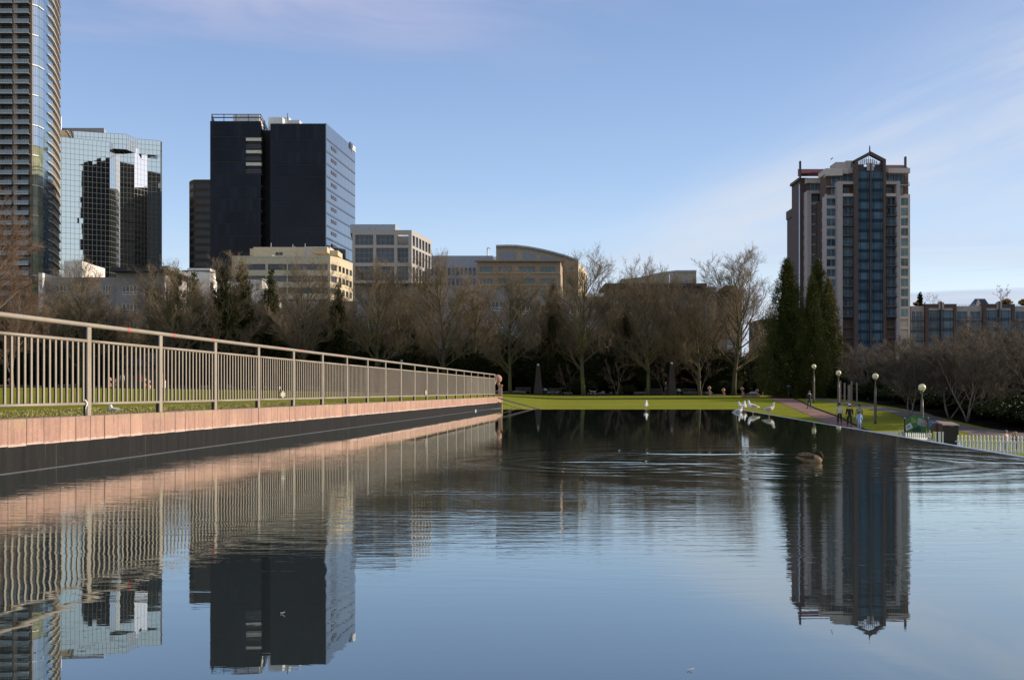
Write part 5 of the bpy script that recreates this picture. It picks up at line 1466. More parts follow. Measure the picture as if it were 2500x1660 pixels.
def conifer(seed, H, Rb, leafm, n=15000, ls=.16, tip=.05, lump=.22, base=.0, belly=.25, droop=.2, tiers=0, core=True):
    rng = random.Random(seed); nr = np.random.RandomState(seed)
    def prof(s):
        if tiers: 
            f = (s * tiers) % 1.0
            return (1 - s) ** .9 * (1 - .38 * f) + tip
        return (min(1, (s + .02) / belly) ** .5 if s < belly else 1) * ((1 - s) ** .82) + tip * (1 - s) ** .2
    ph = [rng.uniform(0, 6.28) for _ in range(8)]
    def rad(s, a):
        l = 1 + lump * .5 * math.sin(3 * a + ph[0] + 9 * s) + lump * .4 * math.sin(5 * a + ph[1] - 14 * s) + lump * .35 * math.sin(2 * a + ph[2] + 31 * s) + lump * .25 * math.sin(9 * a + ph[3] + 23 * s)
        return Rb * prof(s) * max(.35, l)
    V, F = [], []
    ncl = n // 26
    for c in range(ncl):
        s = 1 - rng.random() ** .62 if rng.random() < .85 else rng.random()
        a = rng.uniform(0, 6.283); k = rng.uniform(.62, 1.06) if rng.random() < .9 else rng.uniform(1.05, 1.2); r = rad(s, a) * k
        cx, cy, cz = r * math.cos(a), r * math.sin(a), base + s * (H - base) + rng.gauss(0, .1)
        out = Vector((math.cos(a), math.sin(a), .55 - droop)); cr = (.24 + .30 * (1 - s)) * (H / 18) * rng.uniform(.7, 1.3)
        for q in range(26):
            o = Vector((rng.gauss(0, 1), rng.gauss(0, 1), rng.gauss(0, 1.25))) * cr * .62
            p = Vector((cx, cy, cz)) + o
            d = (out + Vector((rng.gauss(0, .5), rng.gauss(0, .5), rng.gauss(0.25, .5)))).normalized(); w = d.orthogonal().normalized(); w.rotate(Quaternion(d, rng.uniform(0, 3.14)))
            L = ls * rng.uniform(.7, 1.5); k0 = len(V)
            V += [tuple(p - w * L * .28), tuple(p + d * L * .55 - w * L * .34), tuple(p + d * L * 1.1), tuple(p + d * L * .5 + w * L * .34)]; F.append((k0, k0 + 1, k0 + 2, k0 + 3))
    me = bpy.data.meshes.new('crown'); me.from_pydata(V, [], F); me.materials.append(leafm)
    T = MB(); T.tube([(0, 0, -.3), (0, 0, H * .5), (0, 0, H * .96)], [Rb * .10 + .08, Rb * .06 + .05, .03], 7)
    tm = bpy.data.meshes.new('trunk'); tm.from_pydata(T.v, [], T.f); tm.materials.append(M_bark2)
    cm = None
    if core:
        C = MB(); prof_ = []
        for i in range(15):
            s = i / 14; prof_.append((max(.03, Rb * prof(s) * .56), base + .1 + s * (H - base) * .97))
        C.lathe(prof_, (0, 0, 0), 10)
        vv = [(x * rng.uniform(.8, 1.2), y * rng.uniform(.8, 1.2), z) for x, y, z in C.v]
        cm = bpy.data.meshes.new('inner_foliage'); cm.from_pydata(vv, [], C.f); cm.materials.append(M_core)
    return tm, me, cm

def shrub_mesh(seed, rx, ry, h, leafm, n=5000, ls=.13):
    rng = random.Random(seed); V, F = [], []
    cl = []
    for i in range(n // 24):
        a = rng.uniform(0, 6.283); e = math.asin(rng.uniform(-.15, 1)); k = rng.uniform(.72, 1.05) * (1 + .15 * math.sin(3 * a + seed) + .12 * math.sin(5 * e * 3 + a * 2))
        c = Vector((rx * math.cos(a) * math.cos(e) * k, ry * math.sin(a) * math.cos(e) * k, max(.1, h * .5 + h * .5 * math.sin(e) * k)))
        for q in range(24):
            p = c + Vector((rng.gauss(0, .22), rng.gauss(0, .22), rng.gauss(0, .2))) * (h / 4)
            d = Vector((math.cos(a) + rng.gauss(0, .6), math.sin(a) + rng.gauss(0, .6), .5 + rng.gauss(0, .5))).normalized(); w = d.orthogonal().normalized(); w.rotate(Quaternion(d, rng.uniform(0, 3.14)))
            L = ls * rng.uniform(.7, 1.4); k0 = len(V)
            V += [tuple(p - w * L * .3), tuple(p + d * L * .6 - w * L * .4), tuple(p + d * L * 1.2), tuple(p + d * L * .6 + w * L * .4)]; F.append((k0, k0 + 1, k0 + 2, k0 + 3))
    me = bpy.data.meshes.new('foliage'); me.from_pydata(V, [], F); me.materials.append(leafm)
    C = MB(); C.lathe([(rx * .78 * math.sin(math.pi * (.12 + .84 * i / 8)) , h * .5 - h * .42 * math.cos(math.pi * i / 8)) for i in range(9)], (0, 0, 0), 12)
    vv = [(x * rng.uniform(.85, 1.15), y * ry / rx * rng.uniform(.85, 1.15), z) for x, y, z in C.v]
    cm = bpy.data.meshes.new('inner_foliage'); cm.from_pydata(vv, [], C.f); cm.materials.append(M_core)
    return me, cm

def plant(name, label, cat, meshes, px, D, group=None, rz=None, sc=1.0, z=None, sxy=1.0, X=None):
    X = WX(px, D) if X is None else X; z = ground_z(X, min(D, 300)) if z is None else z
    o = thing(name, label, cat, (X, D, z - .05), group)
    for me in meshes:
        if me is not None: link(me.name.split('.')[0], me, o)
    o.rotation_euler = (0, 0, random.uniform(0, 6.28) if rz is None else rz); o.scale = (sc * sxy, sc * sxy, sc)
    return o

BIG = [deciduous(s, 18.5, 7.1, 30, 1.2, (M_bark, M_twig), clear=.2, tw=.014) for s in (11, 12, 13, 14, 15)]
GRP = 'bare park trees along the far side of the lawn'
front = [  # px of trunk, top y, distance, kind, where
    (195, 640, 150, 0, 'bare tree in front of the left-hand grey apartment house'),
    (424, 652, 150, 1, 'bare tree before the white-walled apartment house, left of two slim conifers'),
    (548, 628, 152, 2, 'bare tree just left of the cream office building'),
    (738, 628, 149, 3, 'broad bare tree in front of the cream office building'),
    (918, 640, 150, 0, 'bare tree right of the cream office building, before the grid windows'),
    (1085, 630, 151, 1, 'bare tree in front of the low plain grey building'),
    (1246, 668, 148, 2, 'bare tree with a mossy green trunk just past the end of the railing'),
    (1425, 620, 150, 3, 'tall bare tree at the right end of the curved roof'),
    (1583, 642, 151, 0, 'bare tree before the low hall behind the lone gull'),
    (1708, 690, 150, 2, 'bare tree above the first pink stone bench, before the brown house'),
    (1790, 622, 152, 1, 'open tall bare tree at the right end of the row against the sky'),
]
for px, yt, D, k, lab in front:
    z = ground_z(WX(px, D), D); H = WZ(yt, D) - z; sc = 1.045 * H / hgt(BIG[k])
    plant('bare_tree', lab, 'tree', BIG[k], px, D, GRP, sc=sc, sxy=random.uniform(1.0, 1.2))
back = [(385, 690, 162), (610, 700, 160), (690, 690, 158), (800, 700, 163), (980, 675, 160), (1040, 690, 166), (1150, 680, 158), (1325, 685, 156), (1370, 710, 166), (1515, 680, 157), (1645, 675, 157), (1745, 710, 158), (150, 705, 166), (260, 725, 160),
        (40, 710, 168), (300, 740, 172), (480, 730, 168), (640, 740, 171), (830, 740, 170), (1000, 720, 169), (1170, 740, 171), (1320, 740, 170), (1500, 740, 172), (1650, 740, 169), (110, 730, 160)]
places = ['just right of the left grey house windows', 'before the cream building left end', 'before the cream building middle', 'below the cream building right end', 'below the grid building left half', 'below the grid building right half', 'before the low plain building', 'left of the tan building side', 'before the tan building cornice end', 'below the low hall left end', 'below the low hall right end', 'before the brown house corner', 'above the left railing bay', 'between the left house windows', 
          'at the far left behind the railing', 'between the two leftmost row trees', 'behind the slim conifers', 'left of the cream office building', 'behind the tree with the cream office corner', 'below the grid building', 'left of the mossy trunk',
          'between mossy trunk and curved roof', 'below the brown eave', 'below the brown house middle', 'in front of the left grey apartment house']
for (px, yt, D), pl in zip(back, places):
    H = WZ(yt, D) - ground_z(WX(px, D), D); k = random.randrange(5); plant('bare_tree', 'shorter second-row bare tree ' + pl, 'tree', BIG[k], px, D, GRP, sc=H / hgt(BIG[k]), sxy=random.uniform(1.05, 1.35))

# slim conifers in the row
FIR = [conifer(s, 14, 2.1, M_fir, 15000, .15, tiers=0, lump=.4, base=1.5) for s in (31, 32)]
for px, yt, D, lab in ((545, 648, 153, 'slim olive conifer left of the cream office building'), (592, 640, 154, 'slim olive conifer against the cream office wall, left half'),
                       (662, 660, 155, 'slim dark conifer in front of the cream office building, centre'), (826, 695, 155, 'slim dark conifer below the cream office corner'),
                       (474, 668, 160, 'dark green conifer behind the white-walled house steps'), (430, 655, 162, 'pale slim conifer left of the brown tower foot'), (1350, 690, 156, 'dark conifer before the right end of the tan building'),
                       (1530, 735, 158, 'dark conifer under the brown eave'), (1012, 800, 158, 'olive conifer in the middle of the row'),
                       (1862, 870, 150, 'young light green conifer beside the left tall evergreen'), (720, 800, 150, 'green conifer low in the row behind the fourth railing bay')):
    H = WZ(yt, D) - ground_z(WX(px, D), D); plant('conifer', lab, 'conifer', FIR[random.randrange(2)], px, D, 'conifers among the bare trees', sc=H / 14, sxy=.95 if px != 1862 else .8)

# the tall evergreens on the right
TH = [conifer(41, 18, 3.7, M_thuja, 78000, .115, lump=.46), conifer(42, 18, 3.5, M_thuja, 78000, .115, lump=.5), conifer(43, 17, 3.5, M_thuja2, 52000, .115, lump=.3)]
for px, yt, D, k, lab, sx in ((1921, 629, 136, 0, 'tall dense evergreen, left one of the tall group', 1.0), (1996, 632, 138, 1, 'tallest pointed evergreen right of centre in the tall group', .98),
                          (1983, 668, 135, 1, 'tall evergreen in the middle front of the group', .70), (2024, 678, 141, 2, 'bronze-tinged evergreen at the right edge of the tall group', .78)):
    H = WZ(yt, D) - ground_z(WX(px, D), D); plant('evergreen_tree', lab, 'evergreen', TH[k], px, D, 'tall evergreens beside the tower', sc=H / (18.2 if k < 2 else 17.2), sxy=sx)

# dark understorey behind the lawn edge
SH = [shrub_mesh(s, 4.6, 3.2, 6.0, M_dark, 5200, .20) for s in (51, 52, 53)]
shp = []
for i, px in enumerate(range(-60, 1905, 52)):
    D = 160 + 3.5 * math.sin(i * 2.3); h = 5.6 + 1.6 * math.sin(i * 1.7) + (1.4 if px < 800 else 0)
    if 230 < px < 430: D += 20
    if 1800 < px < 1880: h = 2.6
    side_ = 'behind the railing' if px < 1220 else 'behind the open lawn'
    shp.append(plant('shrub', 'dark evergreen shrub in the shaded hedge line ' + side_, 'shrub', SH[i % 3], px, D, 'dark shrubs under the trees ' + side_, sc=h / 6.0))
TALLS = [shrub_mesh(s, 3.6, 3.0, 10.0, mat_, 7500, .24) for s, mat_ in ((54, M_dark), (55, leaf_mat('olive_leaf', (.062, .058, .024), (.042, .038, .018), (.12, .105, .04))))]
for i, px in enumerate(range(-70, 1850, 68)):
    h = 9.3 + 1.7 * math.sin(i * 2.1) + (2.0 if px < 900 else 0) - (1.2 if 1000 < px < 1250 else 0)
    if px > 1760: h = 6.5
    side_ = 'behind the railing' if px < 1220 else 'behind the open lawn'
    plant('shrub', 'tall dark evergreen thicket standing behind the row trees ' + side_, 'shrub', TALLS[(i * 7 // 3) % 2], px, 172 + 3 * math.sin(i * 1.3) + (16 if 220 < px < 440 else 0), 'tall thickets ' + side_, sc=h / 10.0)
for i, px in enumerate(range(0, 1900, 118)):
    D = 154 + 2 * math.sin(i * 1.9)
    if 220 < px < 440: continue
    side_ = 'behind the railing' if px < 1220 else 'behind the open lawn'
    plant('shrub', 'low dark shrub at the foot of the hedge line ' + side_, 'shrub', SH[(i + 1) % 3], px, D + (3 if px < 200 else 0), 'low dark shrubs ' + side_, sc=.30 + .12 * math.sin(i * 2.7), sxy=1.3)

# small rounded ornamental trees at the lawn edge
SM = [deciduous(s, 5.2, 2.3, 16, 1.7, (M_bark2, M_twig3), clear=.3, stems=3, up=.3, tw=.012) for s in (61, 62)]
for px, yt, lab in ((1506, 872, 'small rusty ornamental tree with pale forked stems behind the lone gull'), (1622, 880, 'small rusty ornamental tree behind the walking man'), (1712, 868, 'small pale ornamental tree right of the dark obelisk lamp'), (1388, 885, 'small ornamental tree left of the grey dog')):
    D = 153; H = WZ(yt, D) - ground_z(WX(px, D), D); plant('ornamental_tree', lab, 'tree', SM[0 if px < 1600 else 1], px, D, 'small ornamental trees', sc=H / hgt(SM[0]), sxy=1.1)

# reddish tree reaching in from the left
LT = deciduous(71, 17.5, 7.5, 28, 2.2, (M_bark2, M_twig3), clear=.12, up=.45, tw=.013)
plant('bare_tree', 'tall reddish bare tree reaching in from the left edge before the curved tower', 'tree', LT, -105, 82, rz=1.0, z=.9, sc=1.0, sxy=1.0)
LT2 = deciduous(72, 11.5, 5.0, 22, 2.2, (M_bark2, M_twig3), clear=.15, up=.45, tw=.013)
plant('bare_tree', 'lower reddish bare tree at the left edge behind the first railing bay', 'tree', LT2, 30, 112, rz=2.0, z=1.1)

# bare trees at the right
RT_ = [deciduous(s, 9.5, 5.0, 27, 3.0, (M_bark2, M_twig2), clear=.22, stems=3, up=.35, tw=.014) for s in (81, 82, 83)]
GR = 'bare purple-brown trees on the right bank'
for px, py_, yt, k, lab in ((2222, 1019, 818, 0, 'bare dome-shaped tree with a dark forked trunk behind the green sign'), (2318, 1022, 822, 1, 'pale many-stemmed bare tree just right of the last globe lamp'), (2362, 1030, 800, 2, 'leaning bare tree above the kiosk roof'),
                        (2120, 985, 826, 1, 'bare tree beside the third globe lamp'), (2430, 1020, 780, 0, 'tall rounded bare tree with red-brown twigs near the right edge'), (2520, 1020, 800, 2, 'bare tree cut by the right edge'), (2290, 985, 826, 2, 'bare tree set back behind the forked tree'),
                        (2385, 990, 772, 1, 'higher bare tree on the bank behind the kiosk'), (2490, 985, 785, 0, 'bare tree at the back near the right edge'), (2190, 975, 828, 0, 'low bare tree behind the third lamp'), (2570, 1040, 780, 1, 'bare tree just outside the right edge')):
    X, D, z = hit(px, py_)
    if py_ < 1000: D = 122 + (px % 7); X = WX(px, D); z = ground_z(X, D)
    H = WZ(yt, D) - z; plant('bare_tree', lab, 'tree', RT_[k], px, D, GR, sc=H / hgt(RT_[k]), z=z, sxy=1.15, rz=k * 1.3 + px * .01)
IV = shrub_mesh(57, 5.5, 3.6, 2.0, M_dark, 5200, .16)
for i, (px, D) in enumerate(((2110, 128), (2200, 116), (2290, 106), (2360, 98), (2430, 91), (2500, 84), (2560, 80), (2480, 104), (2400, 112), (2300, 122), (2520, 96), (2060, 138))):
    X = WX(px, D); X = max(X, 41.0 + (D - 80) * .08); plant('undergrowth', 'low dark ivy undergrowth on the bank beyond the grey path', 'undergrowth', IV, px, D, 'ivy undergrowth on the right bank', X=X, rz=1.2, sc=1.0 + .2 * math.sin(i * 3))
for i, (px, D, h, lab) in enumerate(((2395, 104, 3.4, 'left-hand dark evergreen bush beside the grey path'), (2450, 100, 4.0, 'middle dark evergreen bush beside the grey path'), (2510, 95, 4.6, 'dark evergreen bush at the right edge'), (2350, 116, 4.2, 'dark bush behind the many-stemmed tree'),
                             (2280, 126, 4.6, 'dark bush behind the last globe lamp'), (2205, 130, 4.6, 'dark bush behind the third globe lamp'), (2130, 134, 4.4, 'dark bush behind the wooden stakes'), (2075, 138, 4.0, 'dark bush right of the tall evergreens'),
                             (2390, 118, 5.2, 'tall dark bush on the bank at the right'), (2500, 114, 6.6, 'tallest dark bush on the bank at the right edge'), (2560, 100, 5, 'dark bush beyond the right edge'), (2010, 140, 2.2, 'dark low bush under the bronze evergreen'), (1940, 139, 2.4, 'dark low bush under the tallest evergreen'))):
    plant('bush', lab, 'bush', SH[i % 3], px, D, 'dark bushes on the right bank', sc=h / 6.0, sxy=.95)
# roof garden
RG = conifer(91, 4, 1.3, M_dark, 2500, .22, tiers=4, lump=.3)
zt_ = WZ(747, 340)
plant('conifer', 'small dark conifer in the roof garden next to the apartment tower', 'conifer', RG, 2246.5, 341, sc=(WZ(713, 341) - zt_) / 4.0, z=zt_)
RS = deciduous(92, 4, 2.6, 13, .9, (M_bark2, M_twig2), clear=.2, stems=3, up=.5, tw=.02)
plant('roof_shrub', 'bare umbrella-shaped shrub in the roof garden beside the small conifer', 'shrub', RS, 2272, 341, sc=.95, z=zt_)
plant('roof_shrub', 'bigger bare spreading tree in the roof garden beside the skylight', 'shrub', RS, 2441, 342, sc=1.5, z=zt_)
GB = shrub_mesh(93, 1.6, 1.2, 2.0, mat('dry_grass', (.45, .30, .12), .8), 1200, .3)
for px, s, lab in ((2456, 1.0, 'tuft of dry golden grass on the roof right of the bare spreading tree'), (2499, 1.0, 'tuft of dry golden grass on the roof at the right edge'), (2236, .55, 'low golden grass on the roof under the small conifer')):
    plant('grass_tuft', lab, 'grass tuft', GB, px, 340, sc=s, z=zt_)
# ------------------------------------------------------------------ globe lamps
M_pole = mat('bronze_pole', (.10, .085, .065), .5); M_globe = mat('cream_globe', (.78, .70, .45), .35, var=.04)
M_pole2 = mat('dark_pole', (.04, .04, .04), .5); M_globe2 = mat('grey_globe', (.55, .56, .6), .3)
def globe_lamp(px, pyb, pyt, D, label, r=.27, gm=None, pm=None, group='globe lamps along the footpath'):
    X = WX(px, D); zb, zt_ = WZ(pyb, D), WZ(pyt, D)
    t = thing('street_lamp', label, 'lamp', (X, D, zb), group)
    zc = zt_ - r
    mb = MB(); mb.lathe([(.115, -.1), (.115, .3), (.10, (zc - zb) * .55), (.085, (zc - zb) * .75)], (X, D, zb), 10); mb.build('pole', pm or M_pole, t, smooth=True)
    mb = MB(); mb.lathe([(.05, (zc - zb) * .74), (.045, zc - zb - r - .05)], (X, D, zb), 8); mb.build('neck', pm or M_pole, t)
    mb = MB(); mb.lathe([(.10, 0), (.13, .05), (.12, .13)], (X, D, zc - r - .09), 10); mb.build('collar', pm or M_pole, t)
    mb = MB(); mb.ball((X, D, zc), r, 18); mb.build('globe', gm or M_globe, t, smooth=True)
    mb = MB(); mb.lathe([(r + .004, -.012), (r + .004, .012)], (X, D, zc), 18); mb.build('globe_seam', mat('seam', (.35, .30, .18), .5), t)
    return t
for px, pyb, pyt, D, lab in ((1987, 981, 889, 113, 'leftmost globe lamp, in front of the tall evergreens'), (2047, 996, 904, 100, 'globe lamp standing behind the man in the white sweater'),
                             (2137, 1033, 911, 86, 'globe lamp alone on the lawn, third from the left'), (2251, 1024, 937, 72, 'globe lamp rising behind the green sign board')):
    if px == 2251: pyb = 1060
    globe_lamp(px, pyb, pyt, D, lab, r=.245 if px > 2000 else .24)
for px, pyt, lab in ((980, 878, 'small grey globe lamp just above the far part of the top rail'), (1790, 900, 'small grey globe lamp in the shade left of the tall evergreens')):
    z = ground_z(WX(px, 156), 156); globe_lamp(px, HY - (z - CAMZ) / 156 * FPX, pyt, 156, lab, r=.22, gm=M_globe2, pm=M_pole2, group='grey globe lamps in the shade')

# obelisk lamps in the shade
M_ob = mat('dark_pink_stone', (.06, .042, .038), .85)
for px, wb, lab in ((1314, .62, 'dark stone obelisk lamp with a pale globe, left of the grey dog'), (1640, .62, 'dark stone obelisk lamp with a pale globe, beside the walking man')):
    D = 151.5; X = WX(px, D); z = ground_z(X, D); zt_ = WZ(888 if px < 1500 else 884, D)
    t = thing('obelisk_lamp', lab, 'obelisk lamp', (X, D, z), 'obelisk lamps at the lawn edge')
    mb = MB(); n = 4
    mb.prism([(X - wb, D - wb), (X + wb, D - wb), (X + wb, D + wb), (X - wb, D + wb)], z - .1, z + .7); mb.build('plinth', M_ob, t)
    a = wb * .9; b = wb * .42; vs = [(X + sx * a, D + sy * a, z + .7) for sx, sy in ((-1, -1), (1, -1), (1, 1), (-1, 1))] + [(X + sx * b, D + sy * b, zt_ - .4) for sx, sy in ((-1, -1), (1, -1), (1, 1), (-1, 1))]
    mb = MB(); mb.add(vs, [(0, 3, 2, 1), (4, 5, 6, 7), (0, 1, 5, 4), (1, 2, 6, 5), (2, 3, 7, 6), (3, 0, 4, 7)]); mb.build('shaft', M_ob, t)
    mb = MB(); mb.ball((X, D, zt_ - .17), .2, 12); mb.build('globe', M_globe2, t, smooth=True)

# pink stone bench ends with ball finials
M_ps = MATS['pink_stone']
def stone_seat(xa, xb, D, lab, ybase):
    X0, X1 = WX(xa, D), WX(xb, D); z = WZ(ybase, D); s = D / FPX
    t = thing('stone_bench', lab, 'stone bench', ((X0 + X1) / 2, D, z), 'pink stone benches at the lawn edge')
    w = 4.2 * s
    mb = MB(); mb.box(X0 + w, X1 - w, D, D + .5, z - .2, z + .28); mb.build('seat', M_ps, t, bevel=.02)
    for side_, (xc, h, d0) in enumerate(((X0 + w / 2, 13.5 * s, D - .3), (X1 - w / 2, 8.5 * s, D - .1))):
        mb = MB(); mb.prism([(xc - w / 2, d0), (xc + w / 2, d0), (xc + w / 2, d0 + .6), (xc - w / 2, d0 + .6)], z - .2, z + h); o = mb.build('side_block', M_ps, t, bevel=.02)
        mb = MB(); mb.lathe([(.15, 0), (.10, .08), (.08, .16)], (xc - .12, d0 + .3, z + h), 10); mb.build('neck', M_ps, o)
        mb = MB(); mb.ball((xc - .12, d0 + .3, z + h + .16 + .23), .25, 14); mb.build('ball', M_ps, o, smooth=True)
stone_seat(1731.5, 1771, 147, 'pink stone bench with two ball finials, left one of the lit pair', 967.5)
stone_seat(1812, 1854, 141, 'pink stone bench with two ball finials, right one by the footpath', 969.5)
stone_seat(-10, 27, 122, 'pink stone bench with ball finials seen through the first railing bay', 945)
stone_seat(268, 286, 126, 'pink stone bench seen through the second railing bay, left of the cottage', 948)
stone_seat(352, 366, 127, 'pink stone bench seen through the second railing bay, right of the person in red', 948.5)

# wooden park benches in the shade
M_wood = mat('grey_brown_wood', (.13, .105, .09), .85)
def park_bench(xa, xb, D, lab):
    X0, X1 = WX(xa, D), WX(xb, D); z = ground_z((X0 + X1) / 2, D)
    t = thing('park_bench', lab, 'bench', ((X0 + X1) / 2, D, z), 'wooden benches in the shade at the lawn edge')
    n = max(6, int((X1 - X0) / .16))
    for i in range(n):
        x = X0 + (X1 - X0) * (i + .5) / n; mb = MB(); mb.box(x - .03, x + .03, D + .42, D + .45, z + .42, z + .88); mb.build('back_slat', M_wood, t)
    mb = MB(); mb.box(X0, X1, D, D + .42, z + .40, z + .44); mb.build('seat', M_wood, t)
    mb = MB(); mb.box(X0, X1, D + .41, D + .47, z + .88, z + .95); mb.build('back_rail', M_wood, t)
    for x in (X0 + .05, X1 - .05):
        for y in (D + .05, D + .42): mb = MB(); mb.box(x - .04, x + .04, y - .03, y + .03, z - .05, z + .40); mb.build('leg', M_wood, t)
park_bench(1258, 1296, 152.5, 'shaded wooden bench left of the first obelisk lamp')
park_bench(1338, 1372, 152.5, 'shaded wooden bench right of the first obelisk lamp')
park_bench(1574, 1618, 152.5, 'shaded wooden bench left of the second obelisk lamp')
park_bench(1660, 1700, 152.5, 'shaded wooden bench right of the second obelisk lamp')
# domed litter bins
for px, lab in ((1331, 'dark litter bin with a pale blue dome lid beside the first obelisk lamp'), (1656, 'dark litter bin with a pale blue dome lid beside the second obelisk lamp')):
    D = 152; X = WX(px, D); z = ground_z(X, D); t = thing('litter_bin', lab, 'litter bin', (X, D, z), 'domed litter bins')
    mb = MB(); mb.lathe([(.26, 0), (.30, .6)], (X, D, z), 14); mb.build('body', mat('black_green_metal', (.02, .025, .022), .5), t)
    mb = MB(); mb.lathe([(.32, .6), (.31, .72), (.24, .86), (.12, .93), (.02, .95)], (X, D, z), 14); mb.build('lid', mat('pale_blue_plastic', (.32, .42, .52), .4), t, smooth=True)
# wooden stakes at the end of the grey path
t0 = None
for i, (px, w) in enumerate(((2051, .20), (2062, .16), (2073, .24), (2079, .16), (2092, .13))):
    D = 120 + i * .4; X = WX(px, D); zb, ztp = WZ(987, D), WZ(930 + (i % 3) * 5, D)
    t = thing('wooden_stake', ('leftmost', 'second', 'thick middle', 'fourth', 'rightmost thin')[i] + ' of the five upright weathered wooden stakes right of the bronze evergreen', 'stake', (X, D, zb), 'row of wooden stakes')
    mb = MB(); mb.prism([(X - w / 2, D - w / 2), (X + w / 2, D - w / 2), (X + w / 2, D + w / 2), (X - w / 2, D + w / 2)], zb - .6, ztp); mb.build('stake', mat('weathered_wood', (.30, .235, .18), .85), t)
    mb = MB(); mb.box(X - w / 2 - .02, X + w / 2 + .02, D - w / 2 - .02, D + w / 2 + .02, ztp, ztp + .06); mb.build('cap', M_wood, t)
# small blue sign in the shade
t = thing('sign', 'small blue sign on a post in the shade at the foot of the tallest evergreen', 'sign', (WX(1925, 131), 131, ground_z(WX(1925, 131), 131)))
X = WX(1925, 131); z = WZ(943.5, 131)
mb = MB(); mb.box(X - .22, X + .22, 131, 131.03, z, z + .14); mb.build('board', mat('sign_blue', (.09, .10, .28), .5), t)
mb = MB(); mb.box(X - .03, X + .03, 131.03, 131.08, ground_z(X, 131) - .1, z + .14); mb.build('post', M_pole2, t)

# ------------------------------------------------------------------ people
def skin_obj(name, V, E, Rr, mt, parent, sub=1):
    me = bpy.data.meshes.new(name); me.from_pydata([tuple(v) for v in V], E, []); me.materials.append(mt)
    o = link(name, me, parent); m = o.modifiers.new('skin', 'SKIN'); m.use_smooth_shade = True
    for i, r in enumerate(Rr):
        sv = me.skin_vertices[0].data[i]; sv.radius = r if isinstance(r, (tuple, list)) else (r, r); sv.use_root = (i == 0)
    s = o.modifiers.new('sub', 'SUBSURF'); s.levels = sub; s.render_levels = sub
    return o
M_skin = mat('skin', (.50, .30, .21), .6, var=.05)
def cl(name, c=None, r=.85): return mat('cloth_' + name, c, r, var=.1, scale=6)
def person(label, px, D, zb, h, face, top, trousers, hair, cap=None, step=.16, arms=(.05, -.05), long_coat=False, shoes=(.04, .035, .03), lean=0.0, bulk=1.0, group=None, held=None, hood=None):
    X = WX(px, D); t = thing('person', label, 'person', (X, D, zb), group); s = h / 1.75
    def P(x, y, z): return (x * s, (y + lean * max(0, z - .9)) * s, z * s)
    st = step
    # body: pelvis, spine, neck, head, arms with hands, legs with feet - one skinned mesh
    V = [P(0, 0, .95), P(0, 0, 1.15), P(0, 0, 1.36), P(0, .0, 1.47), P(0, .015, 1.54), P(0, .03, 1.63), P(0, .02, 1.70)]
    Rr = [(.13 * s, .10 * s), (.12 * s, .09 * s), (.13 * s, .09 * s), .055 * s, .065 * s, .085 * s, .07 * s]; E = [(0, 1), (1, 2), (2, 3), (3, 4), (4, 5), (5, 6)]
    hands = []
    for sx, sw in ((-1, arms[0]), (1, arms[1])):
        k = len(V); sh = P(sx * .18, 0, 1.40); el = P(sx * .235, sw * .5 - .02, 1.13); wr = P(sx * .245, sw + .05, .90); hd = P(sx * .24, sw + .08, .83)
        V += [sh, el, wr, hd]; Rr += [.055 * s, .042 * s, .028 * s, (.022 * s, .038 * s)]; E += [(2, k), (k, k + 1), (k + 1, k + 2), (k + 2, k + 3)]; hands.append((k + 3, sx, sw))
        for q in range(4):
            kk = len(V); a = P(sx * .238, sw + .055 + q * .019, .775 + (.01 if q in (0, 3) else 0)); b = P(sx * .222, sw + .06 + q * .019, .735 + (.015 if q in (0, 3) else 0))
            V += [a, b]; Rr += [.0085 * s, .007 * s]; E += [(k + 3, kk), (kk, kk + 1)]
        kk = len(V); V += [P(sx * .215, sw + .115, .82), P(sx * .21, sw + .125, .785)]; Rr += [.0095 * s, .008 * s]; E += [(k + 3, kk), (kk, kk + 1)]
    legs = []
    for sx, f in ((-1, st), (1, -st)):
        k = len(V); hip = P(sx * .09, 0, .90); kn = P(sx * .095, f * .55 + .03, .50); an = P(sx * .095, f * 1.1 - .02, .09 + max(0, -f) * .25); toe = P(sx * .105, f * 1.1 + .13, .04 + max(0, -f) * .1)
        V += [hip, kn, an, toe]; Rr += [.085 * s, .055 * s, .038 * s, (.045 * s, .03 * s)]; E += [(0, k), (k, k + 1), (k + 1, k + 2), (k + 2, k + 3)]; legs.append((hip, kn, an, toe))
    skin_obj('body', V, E, Rr, M_skin, t)
    b = bulk
    # trousers
    V2 = [P(0, 0, .98), P(0, 0, .92)]; R2 = [(.155 * s, .115 * s)] * 2; E2 = [(0, 1)]
    for hip, kn, an, toe in legs:
        k = len(V2); low = tuple(Vector(kn).lerp(Vector(an), .92)); V2 += [hip, kn, low]; R2 += [.105 * s, .080 * s, .068 * s]; E2 += [(1, k), (k, k + 1), (k + 1, k + 2)]
    skin_obj('trousers', V2, E2, R2, trousers, t)
    # jacket
    bot = .55 if long_coat else .86
    V3 = [P(0, 0, bot), P(0, 0, 1.0), P(0, -.005, 1.18), P(0, -.01, 1.36), P(0, 0, 1.45)]; R3 = [(.185 * s * b, .15 * s * b), (.17 * s * b, .135 * s * b), (.165 * s * b, .13 * s * b), (.16 * s * b, .12 * s * b), (.085 * s, .08 * s)]
    E3 = [(0, 1), (1, 2), (2, 3), (3, 4)]
    for sx, sw in ((-1, arms[0]), (1, arms[1])):
        k = len(V3); V3 += [P(sx * .19, 0, 1.39), P(sx * .245, sw * .5 - .02, 1.13), P(sx * .248, sw + .045, .915)]; R3 += [.078 * s * b, .064 * s * b, .050 * s]; E3 += [(3, k), (k, k + 1), (k + 1, k + 2)]
    skin_obj('jacket', V3, E3, R3, top, t)
